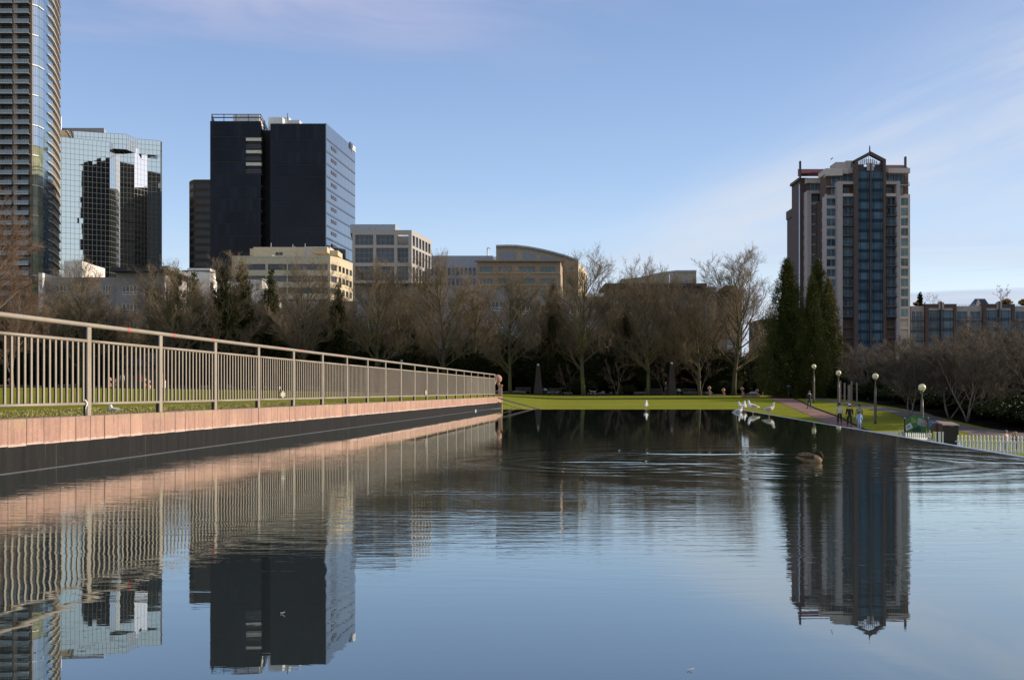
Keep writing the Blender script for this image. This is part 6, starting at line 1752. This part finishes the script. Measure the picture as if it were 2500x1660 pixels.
    for hip, kn, an, toe in legs:
        mb = MB(); a = Vector(an); mb.tube([a + Vector((0, -.05 * s, -.02 * s)), a + Vector((0, .03 * s, -.025 * s)), Vector(toe) + Vector((0, .05 * s, 0))], [.05 * s, .055 * s, .035 * s], 8); o = mb.build('shoe', mat('shoe_dark', shoes, .7), t, smooth=True, local=True)
    # hair, face, cap
    mb = MB(); c = P(0, .005, 1.655); mb.ball(c, .108 * s, 12, 1.08); mb.build('hair', hair, t, smooth=True, local=True)
    fx = MB(); cc = P(0, .075, 1.63)
    mb = MB(); mb.tube([P(0, .105, 1.65), P(0, .128, 1.625), P(0, .108, 1.612)], [.008 * s, .014 * s, .01 * s], 6); mb.build('nose', M_skin, t, local=True)
    mb = MB(); mb.ball(P(0, .058, 1.628), .080 * s, 10, 1.3); mb.build('face', M_skin, t, smooth=True, local=True)
    for sx in (-1, 1):
        mb = MB(); mb.ball(P(sx * .032, .118, 1.65), .010 * s, 6); mb.build('eye', mat('eye_dark', (.02, .015, .01), .3), t, local=True)
    mb = MB(); mb.tube([P(-.022, .120, 1.592), P(0, .125, 1.59), P(.022, .120, 1.592)], .005 * s, 5); mb.build('mouth', mat('lip', (.35, .13, .11), .5), t, local=True)
    if cap:
        mb = MB(); mb.lathe([(.112 * s, 0), (.116 * s, .03 * s), (.10 * s, .085 * s), (.05 * s, .115 * s), (.01 * s, .12 * s)], P(0, .0, 1.665), 14); o = mb.build('cap', cap, t, smooth=True, local=True)
    if hood:
        mb = MB(); mb.ball(P(0, -.05, 1.50), .115 * s, 10, .8); mb.build('hood', hood, t, smooth=True, local=True)
    if held: held(t, P, s)
    t.rotation_euler = (0, 0, face)
    return t
brown_h, dark_h, grey_h, blond = mat('brown_hair', (.07, .045, .03), .8), mat('dark_hair', (.03, .022, .018), .8), mat('grey_hair', (.25, .23, .21), .8), mat('blond_hair', (.50, .30, .12), .7)
AW = R(4)
def onpath(px, py): X, D, z = hit(px, py); return px, D, z + .02
def bag(t, P, s):
    mb = MB(); mb.box(.28 * s, .34 * s, -.10 * s, .18 * s, .52 * s, .80 * s); mb.build('bag', mat('red_bag', (.25, .05, .04), .7), t, local=True)
person('person in a dark jacket and jeans walking away alone up the reddish path', *onpath(1976, 998), 1.76, AW + R(6), cl('navy', (.022, .024, .034)), cl('jeans', (.05, .06, .09)), brown_h, step=.14)
person('person in a white sweater and black trousers, left one of the walking group', *onpath(2050, 1037.5), 1.74, AW, cl('white', (.60, .54, .47)), cl('black', (.018, .017, .02)), dark_h, step=.15, shoes=(.3, .28, .25))
person('person in a black jacket and white cap in the middle of the walking group', *onpath(2074, 1042.5), 1.76, AW - R(3), cl('black'), cl('black'), dark_h, cap=cl('cap_white', (.75, .74, .72)), step=.17, shoes=(.5, .48, .45))
person('adult in a khaki jacket at the right of the walking group, behind the child', *onpath(2098, 1041), 1.72, AW, cl('khaki', (.33, .30, .21)), cl('grey_blue', (.10, .12, .17)), brown_h, step=.10, bulk=1.12, hood=cl('khaki'))
X, D, z = hit(2098, 1049)
person('child in a light blue hooded coat standing right at the pool rim', 2098, D - 3.5, WZ(1049, D - 3.5), 1.28, AW, cl('light_blue', (.30, .42, .72)), cl('pale_blue', (.22, .30, .50)), dark_h, step=.05, bulk=1.15, long_coat=True, hood=cl('light_blue'))
person('man in dark clothes and an orange cap striding left along the lawn edge', 1627, 150.8, ground_z(WX(1627, 150.8), 150.8) + .04, 1.86, R(90), cl('black'), cl('black'), dark_h, cap=cl('cap_orange', (.85, .33, .07)), step=.26, lean=.10, arms=(.12, -.12))
person('person with a grey woolly hat and pink top behind the white picket fence', 2455.5, 62.5, WZ(1050.5, 62.5) - 1.30, 1.30, R(-150), cl('pink', (.62, .42, .38)), cl('grey_dark', (.08, .08, .09)), dark_h, cap=cl('cap_grey', (.13, .16, .16)), step=.03, bulk=1.1)
person('girl with long blond hair and a black top behind the white picket fence', 2479, 62.8, WZ(1053.5, 62.8) - 1.24, 1.24, R(-150), cl('black'), cl('grey_dark'), blond, step=.03)
g_ = bpy.data.objects.get('person.007')
mb = MB(); mb.tube([(0, -.09, 1.20), (.02, -.12, 1.05), (.03, -.12, .88)], [.075, .07, .03], 7); mb.build('long_hair', blond, g_, smooth=True, local=True)
for px, D, col, lab, h in ((341, 127, cl('red', (.55, .03, .03)), 'person in a red jacket seen through the second railing bay before the cottage', 1.6), (298, 128, cl('white'), 'person in white standing left of the cottage seen through the railing', 1.75),
                        (690 - 18, 150, cl('red'), 'person in red far off seen through the fourth railing bay', 1.0), (284, 126.5, cl('sand', (.40, .30, .2)), 'person in a sand-coloured coat by the stone bench seen through the railing', 1.2)):
    X = WX(px, D); person(lab, px, D + .6, ground_z(X, D + .6) + .1, h, R(-160), col, cl('navy'), brown_h, step=.05)

# ------------------------------------------------------------------ birds
M_wfe = mat('white_feather', (.74, .70, .66), .8, var=.06, scale=14); M_gfe = mat('grey_wing_feather', (.34, .34, .36), .8, var=.15, scale=18); M_mfe = mat('mottled_feather', (.52, .46, .40), .8, var=.35, scale=34, col2=(.26, .21, .18))
M_bill = mat('bill', (.45, .33, .15), .5); M_leg = mat('bird_leg', (.48, .33, .27), .6); M_blk = mat('black_feather', (.02, .02, .022), .6)
def gull(label, X, D, face, body=None, wing=None, h=.40, pose='stand', group='gulls at the pool', z=0.0, turn=0.0, bill=None):
    t = thing('gull', label, 'gull', (X, D, z), group); s = h / .40; body = body or M_wfe; wing = wing or M_gfe
    low = -.135 if pose == 'swim' else (-.11 if pose == 'sit' else 0)
    P = lambda x, y, zz: (x * s, y * s, (zz + low) * s)          # faces +x
    mb = MB(); up = 0 if pose != 'swim' else -.02
    hx = .015 if pose == 'stand' else -.0
    pts = [(-.235, 0, .155), (-.20, 0, .160), (-.14, 0, .172), (-.06, 0, .185), (.02, 0, .195), (.075, 0, .215), (.105 + hx, 0, .255), (.112 + hx, 0, .30 + up), (.118 + hx, 0, .335 + up), (.132 + hx, 0, .362 + up), (.150 + hx, 0, .366 + up), (.166 + hx, 0, .362 + up)]
    rad = [(.020, .006), (.035, .018), (.060, .042), (.078, .066), (.080, .074), (.070, .068), (.048, .050), (.034, .036), (.032, .034), (.034, .034), (.026, .026), (.008, .010)]
    mb.tube([P(*p) for p in pts], [(a * s, b * s) for a, b in rad], 12); mb.build('body', body, t, smooth=True, local=True)
    for sy in (-1, 1):
        mb = MB(); w = [(.07, sy * .062, .215), (.01, sy * .080, .205), (-.08, sy * .070, .190), (-.16, sy * .040, .178), (-.22, sy * .016, .172)]
        mb.tube([P(*p) for p in w], [(.012 * s, .030 * s), (.014 * s, .050 * s), (.014 * s, .045 * s), (.010 * s, .026 * s), (.006 * s, .012 * s)], 8); o = mb.build('wing', wing, t, smooth=True, local=True)
        mb = MB(); mb.tube([P(-.20, sy * .022, .176), P(-.27, sy * .006, .168)], [(.006 * s, .012 * s), (.003 * s, .004 * s)], 6); mb.build('wing_tip', M_blk, o, local=True)
        mb = MB(); mb.ball(P(.142 + hx, sy * .030, .372 + up), .006 * s, 6); mb.build('eye', M_blk, t, local=True)
    mb = MB(); mb.tube([P(.162 + hx, 0, .361 + up), P(.190 + hx, 0, .357 + up), P(.208 + hx, 0, .346 + up)], [.011 * s, .009 * s, .003 * s], 6); mb.build('bill', bill or M_bill, t, local=True)
    mb = MB(); mb.tube([P(-.18, 0, .158), P(-.26, 0, .148)], [(.03 * s, .008 * s), (.036 * s, .004 * s)], 6); mb.build('tail', body, t, local=True)
    if pose == 'stand':
        for sy in (-1, 1):
            mb = MB(); mb.tube([P(.0, sy * .028, .135), P(-.012, sy * .030, .07), P(.0, sy * .030, .004)], [.010 * s, .0055 * s, .0055 * s], 6)
            mb.add([P(-.008, sy * .030, .006), P(.045, sy * .030 - .02, .003), P(.05, sy * .030 + .018, .003), P(-.008, sy * .030, .0)], [(0, 1, 2), (3, 2, 1), (0, 3, 1), (0, 2, 3)]); mb.build('leg', M_leg, t, local=True)
    t.rotation_euler = (0, 0, face); return t
def at0(px, py): D = CAMZ * FPX / (py - HY); return WX(px, D), D
X, D = at0(1577, 1000.0); gull('lone gull standing at the far edge of the pool, seen from behind', X, D, R(75), h=.42)
X, D = at0(1815, 1003.5); gull('gull at the left of the group, looking left with a pale head', X, D + .3, R(205), h=.40)
X, D = at0(1826, 1002.5); gull('gull half hidden in the middle of the group, back turned', X, D + .6, R(80), h=.41)
X, D = at0(1838, 1006.0); gull('tallest gull of the group, facing left with its tail to the right', X, D, R(186), h=.47, wing=M_mfe, bill=M_blk)
X, D = at0(1878, 1013.0); gull('mottled young gull standing apart on the right pool rim, facing right', X, D, R(12), body=mat('pale_mottled', (.60, .52, .45), .8, var=.2, scale=30), wing=M_mfe, h=.44)
X, D = at0(1803, 1006.5); gull('gull swimming low on the water just left of the group', X, D, R(8), h=.40, pose='swim')
uu = 281; D = 16.5; X = WX(uu, D); gull('gull resting in the grass behind the second railing bay', X, D, R(170), h=.27, pose='sit', z=ground_z(X, D) - .05, group='gulls on the lawn')
# gull in flight, far up
t = thing('flying_bird', 'tiny dark bird flying left of the tower gable', 'bird', (WX(2031, 200), 200, WZ(388, 200)))
mb = MB(); c = t.location; mb.tube([(c.x - .25, 200, c.z - .05), (c.x, 200, c.z), (c.x + .2, 200, c.z + .1)], [.02, .09, .03], 6); mb.build('body', M_blk, t)
mb = MB(); mb.tube([(c.x, 200, c.z), (c.x + .28, 200.2, c.z + .42)], [(.03, .1), (.01, .03)], 6); mb.build('wing', M_blk, t)
mb = MB(); mb.tube([(c.x, 200, c.z), (c.x - .30, 199.8, c.z - .35)], [(.03, .1), (.01, .03)], 6); mb.build('wing', M_blk, t)

# sleeping duck
X, D = at0(1977, 1129); 
t = thing('duck', 'brown mottled duck with its head tucked back, floating on the pool', 'duck', (X, D, 0))
Md = mat('duck_brown_feather', (.06, .04, .024), .8, scale=60, col2=(.012, .009, .007)); Mb_ = mat('duck_tan_feather', (.32, .20, .10), .8, scale=60, col2=(.07, .045, .025)); Mh = mat('duck_head_dark', (.030, .022, .013), .85, spec=.15)
s = .285 / .36
P = lambda x, y, z: (x * s, y * s, z * s)
mb = MB(); mb.tube([P(-.20, 0, .075), P(-.15, 0, .07), (-.08 * s, 0, .055 * s), P(0, 0, .045), P(.08, 0, .045), P(.13, 0, .055), P(.155, 0, .07), P(.163, 0, .075)], [(.012 * s, .008 * s), (.045 * s, .028 * s), (.078 * s, .060 * s), (.092 * s, .078 * s), (.088 * s, .082 * s), (.066 * s, .066 * s), (.040 * s, .042 * s), (.012 * s, .014 * s)], 14); mb.build('body', Mb_, t, smooth=True, local=True)
for sy in (-1, 1):
    mb = MB(); mb.tube([P(.09, sy * .055, .085), P(.03, sy * .082, .080), P(-.06, sy * .072, .080), P(-.14, sy * .035, .088), P(-.185, sy * .012, .090)], [(.014 * s, .022 * s), (.018 * s, .040 * s), (.018 * s, .036 * s), (.012 * s, .022 * s), (.004 * s, .006 * s)], 8); o = mb.build('wing', Md, t, smooth=True, local=True)
    for q in range(3):
        mb = MB(); mb.tube([P(.06 - q * .05, sy * (.092 - .008 * q), .112 - q * .004), P(-.01 - q * .05, sy * (.090 - .012 * q), .110), P(-.08 - q * .04, sy * (.060 - .012 * q), .108)], [.005 * s, .007 * s, .003 * s], 5); mb.build('feather_edge', Mb_, o, local=True)
mb = MB(); mb.tube([P(-.16, .0, .118), P(-.10, 0, .132), P(-.02, .0, .130), P(.04, 0, .118)], [.010 * s, .013 * s, .012 * s, .006 * s], 8); mb.build('folded_tertials', Mb_, t, smooth=True, local=True)
mb = MB(); mb.tube([P(.155, 0, .055), P(.158, 0, .09), P(.135, 0, .125), P(.105, 0, .140), P(.078, 0, .132), P(.06, 0, .118)], [(.038 * s, .030 * s), (.040 * s, .036 * s), (.038 * s, .040 * s), (.036 * s, .038 * s), (.026 * s, .026 * s), (.010 * s, .010 * s)], 12); mb.build('head', Mh, t, smooth=True, local=True)
mb = MB(); mb.tube([P(.07, 0, .122), P(.03, .005, .112), P(.0, .006, .108)], [(.013 * s, .009 * s), (.014 * s, .006 * s), (.008 * s, .003 * s)], 6); mb.build('bill', M_bill, t, local=True)
t.rotation_euler = (0, 0, R(-8))
# bits floating
for px, py, w, lab in ((1685, 1637, .013, 'white feather floating near the bottom of the view'), (152, 1191, .02, 'small white feather floating by the left wall'), (1993, 1160, .015, 'white speck floating in front of the duck'), (1512, 1099, .02, 'white speck floating left of the wake'), (690, 1498, .012, 'tiny feather on the dark reflection of the black tower')):
    X, D = at0(px, py); t = thing('feather', lab, 'feather', (X, D, .002)); mb = MB()
    mb.tube([(X - w * .7, D, .004), (X - w * .1, D + .003, .003), (X + w * .7, D - .004, .008)], [.0015, w * .16, .001], 6, flat=1.0); mb.build('vane', M_wfe, t, smooth=True)

# grey dog at the lawn edge
D = 150.9; X = WX(1447, D); z = ground_z(X, D) + .05
t = thing('dog', 'pale grey dog walking left along the shaded lawn edge with its tail raised', 'dog', (X, D, z)); Mdog = mat('grey_fur', (.30, .28, .25), .9, var=.2, scale=12); s = 1.3
V = [(0.30, 0, .50), (.05, 0, .49), (-.22, 0, .52), (-.34, 0, .58), (-.45, 0, .66), (-.56, 0, .62), (.45, 0, .56), (.58, 0, .68), (.72, 0, .80)]
Rr = [.085, .095, .11, .07, .065, .035, .025, .018, .010]; E = [(0, 1), (1, 2), (2, 3), (3, 4), (4, 5), (0, 6), (6, 7), (7, 8)]
for (x, f, y) in ((-.24, -.10, -.07), (-.24, .08, .07)):
    k = len(V); V += [(x, y, .40), (x + f * .5, y, .22), (x + f, y, .03), (x + f - .05, y, .015)]; Rr += [.05, .028, .02, .022]; E += [(2, k), (k, k + 1), (k + 1, k + 2), (k + 2, k + 3)]
for (x, f, y) in ((.28, .10, -.07), (.28, -.08, .07)):
    k = len(V); V += [(x, y, .42), (x - .04 + f * .3, y, .30), (x + .08 + f * .6, y, .19), (x + .03 + f, y, .03), (x - .02 + f, y, .015)]; Rr += [.065, .042, .024, .02, .022]; E += [(0, k), (k, k + 1), (k + 1, k + 2), (k + 2, k + 3), (k + 3, k + 4)]
skin_obj('body', [(a * s * .8, b * s * .8, c * s * .8) for a, b, c in V], E, [r * s * .8 for r in Rr], Mdog, t)
for sy in (-1, 1):
    mb = MB(); mb.tube([(-.44 * s * .8, sy * .04 * s, .70 * s * .8), (-.42 * s * .8, sy * .07 * s, .62 * s * .8)], [.03, .02], 5); mb.build('ear', Mdog, t, local=True)

# ------------------------------------------------------------------ boards, kiosk, pickets on the lower ground at the right
def hpz(px, py, D): return (WX(px, D), D, WZ(py, D))
Dg = 68.0
t = thing('information_board', 'green arch-topped information board with pictures between two dark posts', 'information board', hpz(2235, 1080, Dg))
green = mat('board_green', (.025, .14, .060), .5, var=.1); dgreen = mat('board_dark_green', (.010, .045, .025), .6); post_m = mat('post_dark_green', (.012, .022, .016), .5)
S = 13.12
bx = lambda x: 2180 + x / S
by = lambda y: 1000 + y / S
mb = MB(); pts = [(440, 700), (430, 330)] ; prof_ = [(405, 700), (410, 560), (440, 400), (490, 290), (580, 210), (700, 180), (800, 178), (900, 200), (980, 260), (1040, 370), (1070, 480), (1065, 800), (405, 800)]
f_ = [hpz(bx(x), by(y), Dg) for x, y in prof_]; b_ = [(p[0], p[1] + .08, p[2]) for p in f_]; n = len(f_)
mb.add(f_ + b_, [tuple(range(n)), tuple(range(2 * n - 1, n - 1, -1))] + [(i, n + i, n + (i + 1) % n, (i + 1) % n) for i in range(n)]); mb.build('panel', green, t)
def flat(name, poly, dd, m_, parent, th=.02):
    mb = MB(); a = [hpz(bx(x), by(y), Dg - dd) for x, y in poly]; b = [(p[0], p[1] + th, p[2]) for p in a]; n = len(a)
    mb.add(a + b, [tuple(range(n)), tuple(range(2 * n - 1, n - 1, -1))] + [(i, n + i, n + (i + 1) % n, (i + 1) % n) for i in range(n)]); return mb.build(name, m_, parent)
ph = mat('picture_grey', (.36, .35, .37), .5, scale=3.2, col2=(.12, .11, .11)); ph2 = mat('picture_pale', (.52, .53, .60), .5, var=.15, scale=5)
flat('picture', [(800, 280), (860, 275), (1020, 330), (1050, 380), (1045, 530), (930, 525), (790, 480), (775, 420)], .02, ph, t)
flat('picture', [(405, 500), (560, 415), (640, 570), (420, 680)], .02, ph2, t)
flat('drawing', [(460, 590), (470, 520), (510, 480), (550, 500), (555, 560), (500, 600)], .03, mat('picture_purple', (.25, .23, .36), .5), t, .008)
flat('painted_leaves', [(600, 700), (640, 600), (700, 560), (740, 620), (760, 540), (830, 520), (900, 590), (890, 700)], .02, dgreen, t)
yel = mat('yellow_print', (.45, .42, .05), .6)
for i, (x0, x1) in enumerate(((585, 680), (582, 676), (582, 672), (585, 735), (585, 745), (582, 740), (585, 742), (585, 730))):
    y = 262 + i * 21; flat('text_line', [(x0, y), (x1, y - 4), (x1, y + 4), (x0, y + 8)], .015, yel, t, .006)
for x0, x1, y0, y1 in ((345, 395, 290, 830), (1095, 1145, 285, 980)):
    mb = MB(); xa, xb = WX(bx(x0), Dg - .05), WX(bx(x1), Dg - .05); mb.lathe([((xb - xa) / 2, WZ(1120, Dg) - WZ(by(y0), Dg)), ((xb - xa) / 2, 0)], ((xa + xb) / 2, Dg - .1, WZ(by(y0), Dg)), 10); mb.build('post', post_m, t)
    mb = MB(); mb.ball(((xa + xb) / 2, Dg - .1, WZ(by(y0), Dg) + .04), (xb - xa) / 2 * 1.1, 8); mb.build('post_cap', mat('post_cap', (.25, .3, .28), .3), t)
# blue sign behind
Db = 72.0
t = thing('sign', 'blue arched sign with a white emblem partly hidden behind the brown box', 'sign', hpz(2276, 1050, Db)); blue = mat('sign_mid_blue', (.02, .09, .26), .5); wh_ = mat('emblem_white', (.45, .55, .68), .5)
pr = [(1155, 640), (1150, 400), (1190, 355), (1270, 335), (1350, 350), (1420, 400), (1420, 640)]
mb = MB(); a = [hpz(bx(x), by(y), Db) for x, y in pr]; b = [(p[0], p[1] + .06, p[2]) for p in a]; n = 7
mb.add(a + b, [tuple(range(n)), tuple(range(2 * n - 1, n - 1, -1))] + [(i, n + i, n + (i + 1) % n, (i + 1) % n) for i in range(n)]); mb.build('panel', blue, t)
for q in ([(1255, 440), (1275, 415), (1300, 425), (1305, 500), (1290, 520), (1262, 510)], [(1190, 480), (1250, 455), (1255, 475), (1200, 495)], [(1175, 410), (1240, 375), (1340, 380), (1390, 415), (1382, 425), (1330, 392), (1245, 388), (1182, 420)]):
    mb = MB(); a = [hpz(bx(x), by(y), Db - .02) for x, y in q]; b = [(p[0], p[1] + .015, p[2]) for p in a]; n = len(q)
    mb.add(a + b, [tuple(range(n)), tuple(range(2 * n - 1, n - 1, -1))] + [(i, n + i, n + (i + 1) % n, (i + 1) % n) for i in range(n)]); mb.build('emblem', wh_, t)
mb = MB(); p = hpz(2276, 1070, Db); mb.box(p[0] - .05, p[0] + .05, Db + .06, Db + .14, p[2] - 1.2, WZ(1030, Db)); mb.build('post', post_m, t)
# dark kiosk with tan lid, brown box on a post
Dk = 62.0
t = thing('kiosk', 'black cabinet kiosk with a thin tan roof behind the pool rim', 'kiosk', hpz(2320, 1085, Dk))
blk = mat('cabinet_black', (.008, .009, .009), .45); tn = mat('tan_lid', (.30, .22, .18), .8)
mb = MB(); x0, x1 = WX(bx(1592), Dk), WX(bx(2110), Dk); mb.box(x0, x1, Dk, Dk + .35, -3.0, WZ(by(485), Dk)); mb.build('cabinet', blk, t, bevel=.01)
mb = MB(); mb.box(x0 + (x1 - x0) * .44, x0 + (x1 - x0) * .66, Dk - .04, Dk - .005, WZ(by(530), Dk), WZ(by(512), Dk)); mb.build('handle', mat('dull_steel', (.25, .27, .27), .4), t)
mb = MB(); xa, xb = WX(bx(1425), Dk), WX(bx(2125), Dk); za, zb_ = WZ(by(488), Dk), WZ(by(425), Dk + 1.2)
mb.add([(WX(bx(1565), Dk), Dk - .1, za), (xb, Dk - .1, za), (xb - .2, Dk + .5, za + .16), (xa + .1, Dk + .5, za + .24), (WX(bx(1565), Dk), Dk - .1, za - .04), (xb, Dk - .1, za - .04), (xb - .2, Dk + .5, za + .12), (xa + .1, Dk + .5, za + .18)],
       [(0, 1, 2, 3), (7, 6, 5, 4), (0, 4, 5, 1), (1, 5, 6, 2), (2, 6, 7, 3), (3, 7, 4, 0)]); mb.build('roof', tn, t)
t = thing('post_box', 'dark brown box on a post standing left of the black kiosk', 'box', hpz(2290, 1075, 64))
brn = mat('box_brown', (.055, .036, .028), .6)
for (xa, xb, d) in ((1310, 1425, 61.8), (1470, 1585, 61.6)):
    mb = MB(); mb.box(WX(bx(xa), d), WX(bx(xb), d), d, d + .35, WZ(by(700), d), WZ(by(445), d)); mb.build('case', brn, t, bevel=.01)
mb = MB(); mb.box(WX(bx(1400), 62), WX(bx(1500), 62), 62.1, 62.2, WZ(by(700), 62), WZ(by(480), 62)); mb.build('back_plate', brn, t)
mb = MB(); mb.box(WX(bx(1410), 61.9), WX(bx(1465), 61.9), 61.9, 62.05, -3.0, WZ(by(690), 62)); mb.build('post', blk, t)
for i, x in enumerate((1380, 1505, 1610)):
    d = 60.5; w = .05 if x != 1505 else .11
    t = thing('white_post', ('thin white post left of the brown box post', 'wide white post between brown box and kiosk', 'narrow white post against the left side of the kiosk')[i], 'post', (WX(bx(x), d), d, -2.7))
    mb = MB(); X = WX(bx(x), d); mb.box(X - w / 2, X + w / 2, d, d + .1, -2.8, WZ(by(722), d)); mb.build('post', mat('picket_white'  , (.66, .66, .64), .6, var=.04), t)
    mb = MB(); mb.box(X - w / 2 - .02, X + w / 2 + .02, d - .02, d + .12, WZ(by(722), d), WZ(by(715), d)); mb.build('post_top', MATS['picket_white'], t)
# A-board sign
Da = 61.5
t = thing('a_board', 'white folding board with an orange stripe at the end of the small pickets', 'board', hpz(2204, 1060, Da))
wht = MATS['picket_white']
def sl_(name, poly, m_, d=Da):
    mb = MB(); a = [hpz(bx(x), by(y), d) for x, y in poly]; b = [(p[0], p[1] + .05, p[2]) for p in a]; n = len(a)
    mb.add(a + b, [tuple(range(n)), tuple(range(2 * n - 1, n - 1, -1))] + [(i, n + i, n + (i + 1) % n, (i + 1) % n) for i in range(n)]); return mb.build(name, m_, t)
sl_('side_frame', [(195, 640), (230, 640), (310, 850), (260, 850)], wht, Da - .02); sl_('face', [(235, 680), (345, 675), (420, 860), (305, 850)], mat('board_grey', (.33, .34, .36), .6))
sl_('stripe', [(238, 686), (345, 681), (362, 716), (250, 722)], mat('orange_stripe', (.85, .42, .12), .6), Da - .03)
for x in (215, 300, 335): sl_('knob', [(x - 10, 655), (x + 12, 655), (x + 12, 632), (x - 10, 632)], wht, Da + .05)

# picket fences
def picket_run(label, pts, h, ztop, group=None, w=.11, gap=.21, rails=True, head=True, span=1):
    """pts: list of (px, D) of every picket; ztop function"""
    X0, D0 = WX(*pts[0]), pts[0][1]
    t = thing('picket_fence', label, 'picket fence', (X0, D0, ztop(pts[0]) - h), group)
    key = ('picket', w, h, head)
    if key not in UNIT:
        mb = MB(); t_ = .022
        if head:
            pr = [(-w / 2, 0), (w / 2, 0), (w / 2, h - .30), (w * .28, h - .235), (w * .18, h - .215), (w * .42, h - .15), (w * .36, h - .08), (0, h), (-w * .36, h - .08), (-w * .42, h - .15), (-w * .18, h - .215), (-w * .28, h - .235), (-w / 2, h - .30)]
        else:
            pr = [(-w / 2, 0), (w / 2, 0), (w / 2, h - .05), (w * .3, h), (-w * .3, h), (-w / 2, h - .05)]
        n = len(pr); mb.add([(x, -t_, z) for x, z in pr] + [(x, t_, z) for x, z in pr], [tuple(range(n)), tuple(range(2 * n - 1, n - 1, -1))] + [(i, n + i, n + (i + 1) % n, (i + 1) % n) for i in range(n)])
        me = bpy.data.meshes.new('picket'); me.from_pydata(mb.v, [], mb.f); me.materials.append(MATS['picket_white']); UNIT[key] = me
    P_ = [(WX(px, D), D, ztop((px, D)) - h) for px, D in pts]
    th = math.atan2(P_[-1][1] - P_[0][1], P_[-1][0] - P_[0][0])
    for p in P_:
        o = link('picket', UNIT[key], t); o.location = Vector(p) - ORG[t.name]; o.rotation_euler = (random.gauss(0, .01), random.gauss(0, .008), th)
    if rails:
        nv = Vector((-math.sin(th), math.cos(th), 0)) * .045
        for zz_ in (h - .36, .12):
            a = Vector(P_[0]) + Vector((-math.cos(th) * .15, -math.sin(th) * .15, zz_)); b = Vector(P_[-1]) + Vector((math.cos(th) * .1, math.sin(th) * .1, zz_))
            mb = MB(); mb.tube([tuple(a - nv), tuple(b - nv)], (.03, .048), 4); mb.build('rail', MATS['picket_white'], t)
    return t
Dp = 59.0
picket_run('near run of white pickets with spear heads at the right edge', [(2339 + 9.15 * i, Dp - .12 * i) for i in range(22)], .98, lambda q: WZ(1061.2 + (q[0] - 2339) * .013, q[1]), 'white picket fences')
sx2 = [(bx(x), 60.5 + i * .1) for i, x in enumerate((428, 495, 560, 625, 690, 755, 817, 880, 945, 1010, 1070))]
picket_run('short run of white pickets in front of the green board', sx2, .85, lambda q: WZ(1054.8 + (q[0] - 2212) * .035, q[1]), 'white picket fences', w=.10)
picket_run('far run of small white pickets left of the folding board', [(2142 + 3.1 * i, 72 - i * .55) for i in range(17)], .62, lambda q: WZ(1053.6 + (q[0] - 2190) * .002, q[1]), 'white picket fences', w=.07, head=False)
t = thing('wooden_bench', 'small white trestle with two pickets at the end of the short run', 'trestle', hpz(2272, 1065, 60))
for x in (1142, 1208):
    mb = MB(); X, D, z = hpz(bx(x), by(750), 60); mb.prism([(X - .055, D), (X + .055, D), (X + .055, D + .05), (X - .055, D + .05)], z - .36, z - .06); mb.ball((X, D + .02, z - .07), .06, 8, 1.4); mb.build('picket', wht, t)
for (x0, y0, x1, y1) in ((1110, 900, 1285, 905), (1120, 905, 1250, 990), (1285, 905, 1215, 930), (1235, 920, 1265, 995)):
    mb = MB(); mb.tube([hpz(bx(x0), by(y0), 59.9), hpz(bx(x1), by(y1), 59.9)], .045, 4); mb.build('brace', wht, t)
for i, (px, lab) in enumerate(((2344.5, 'bright white folded cloth hanging behind the first near pickets'), (2442, 'bright white leaning panel behind the near pickets, left of the girl'), (2466, 'bright white leaning panel between the two people behind the pickets'))):
    d = Dp + .6; w = (3.2, 3.0, 3.0)[i]; X = WX(px, d)
    t = thing('leaning_board', lab, 'board', (X, d, WZ(1102, d)))
    mb = MB(); x2 = WX(w, d) - WX(0, d); a = [(X - x2 * .5, d, WZ(1102, d)), (X + x2 * .5, d - .15, WZ(1102, d)), (X + x2 * .7, d + .05, WZ(1076, d)), (X - x2 * .1, d + .2, WZ(1076, d))]; b = [(p[0] + .03, p[1] + .06, p[2]) for p in a]
    mb.add(a + b, [(0, 1, 2, 3), (7, 6, 5, 4), (0, 4, 5, 1), (1, 5, 6, 2), (2, 6, 7, 3), (3, 7, 4, 0)]); mb.build('board', wht, t)
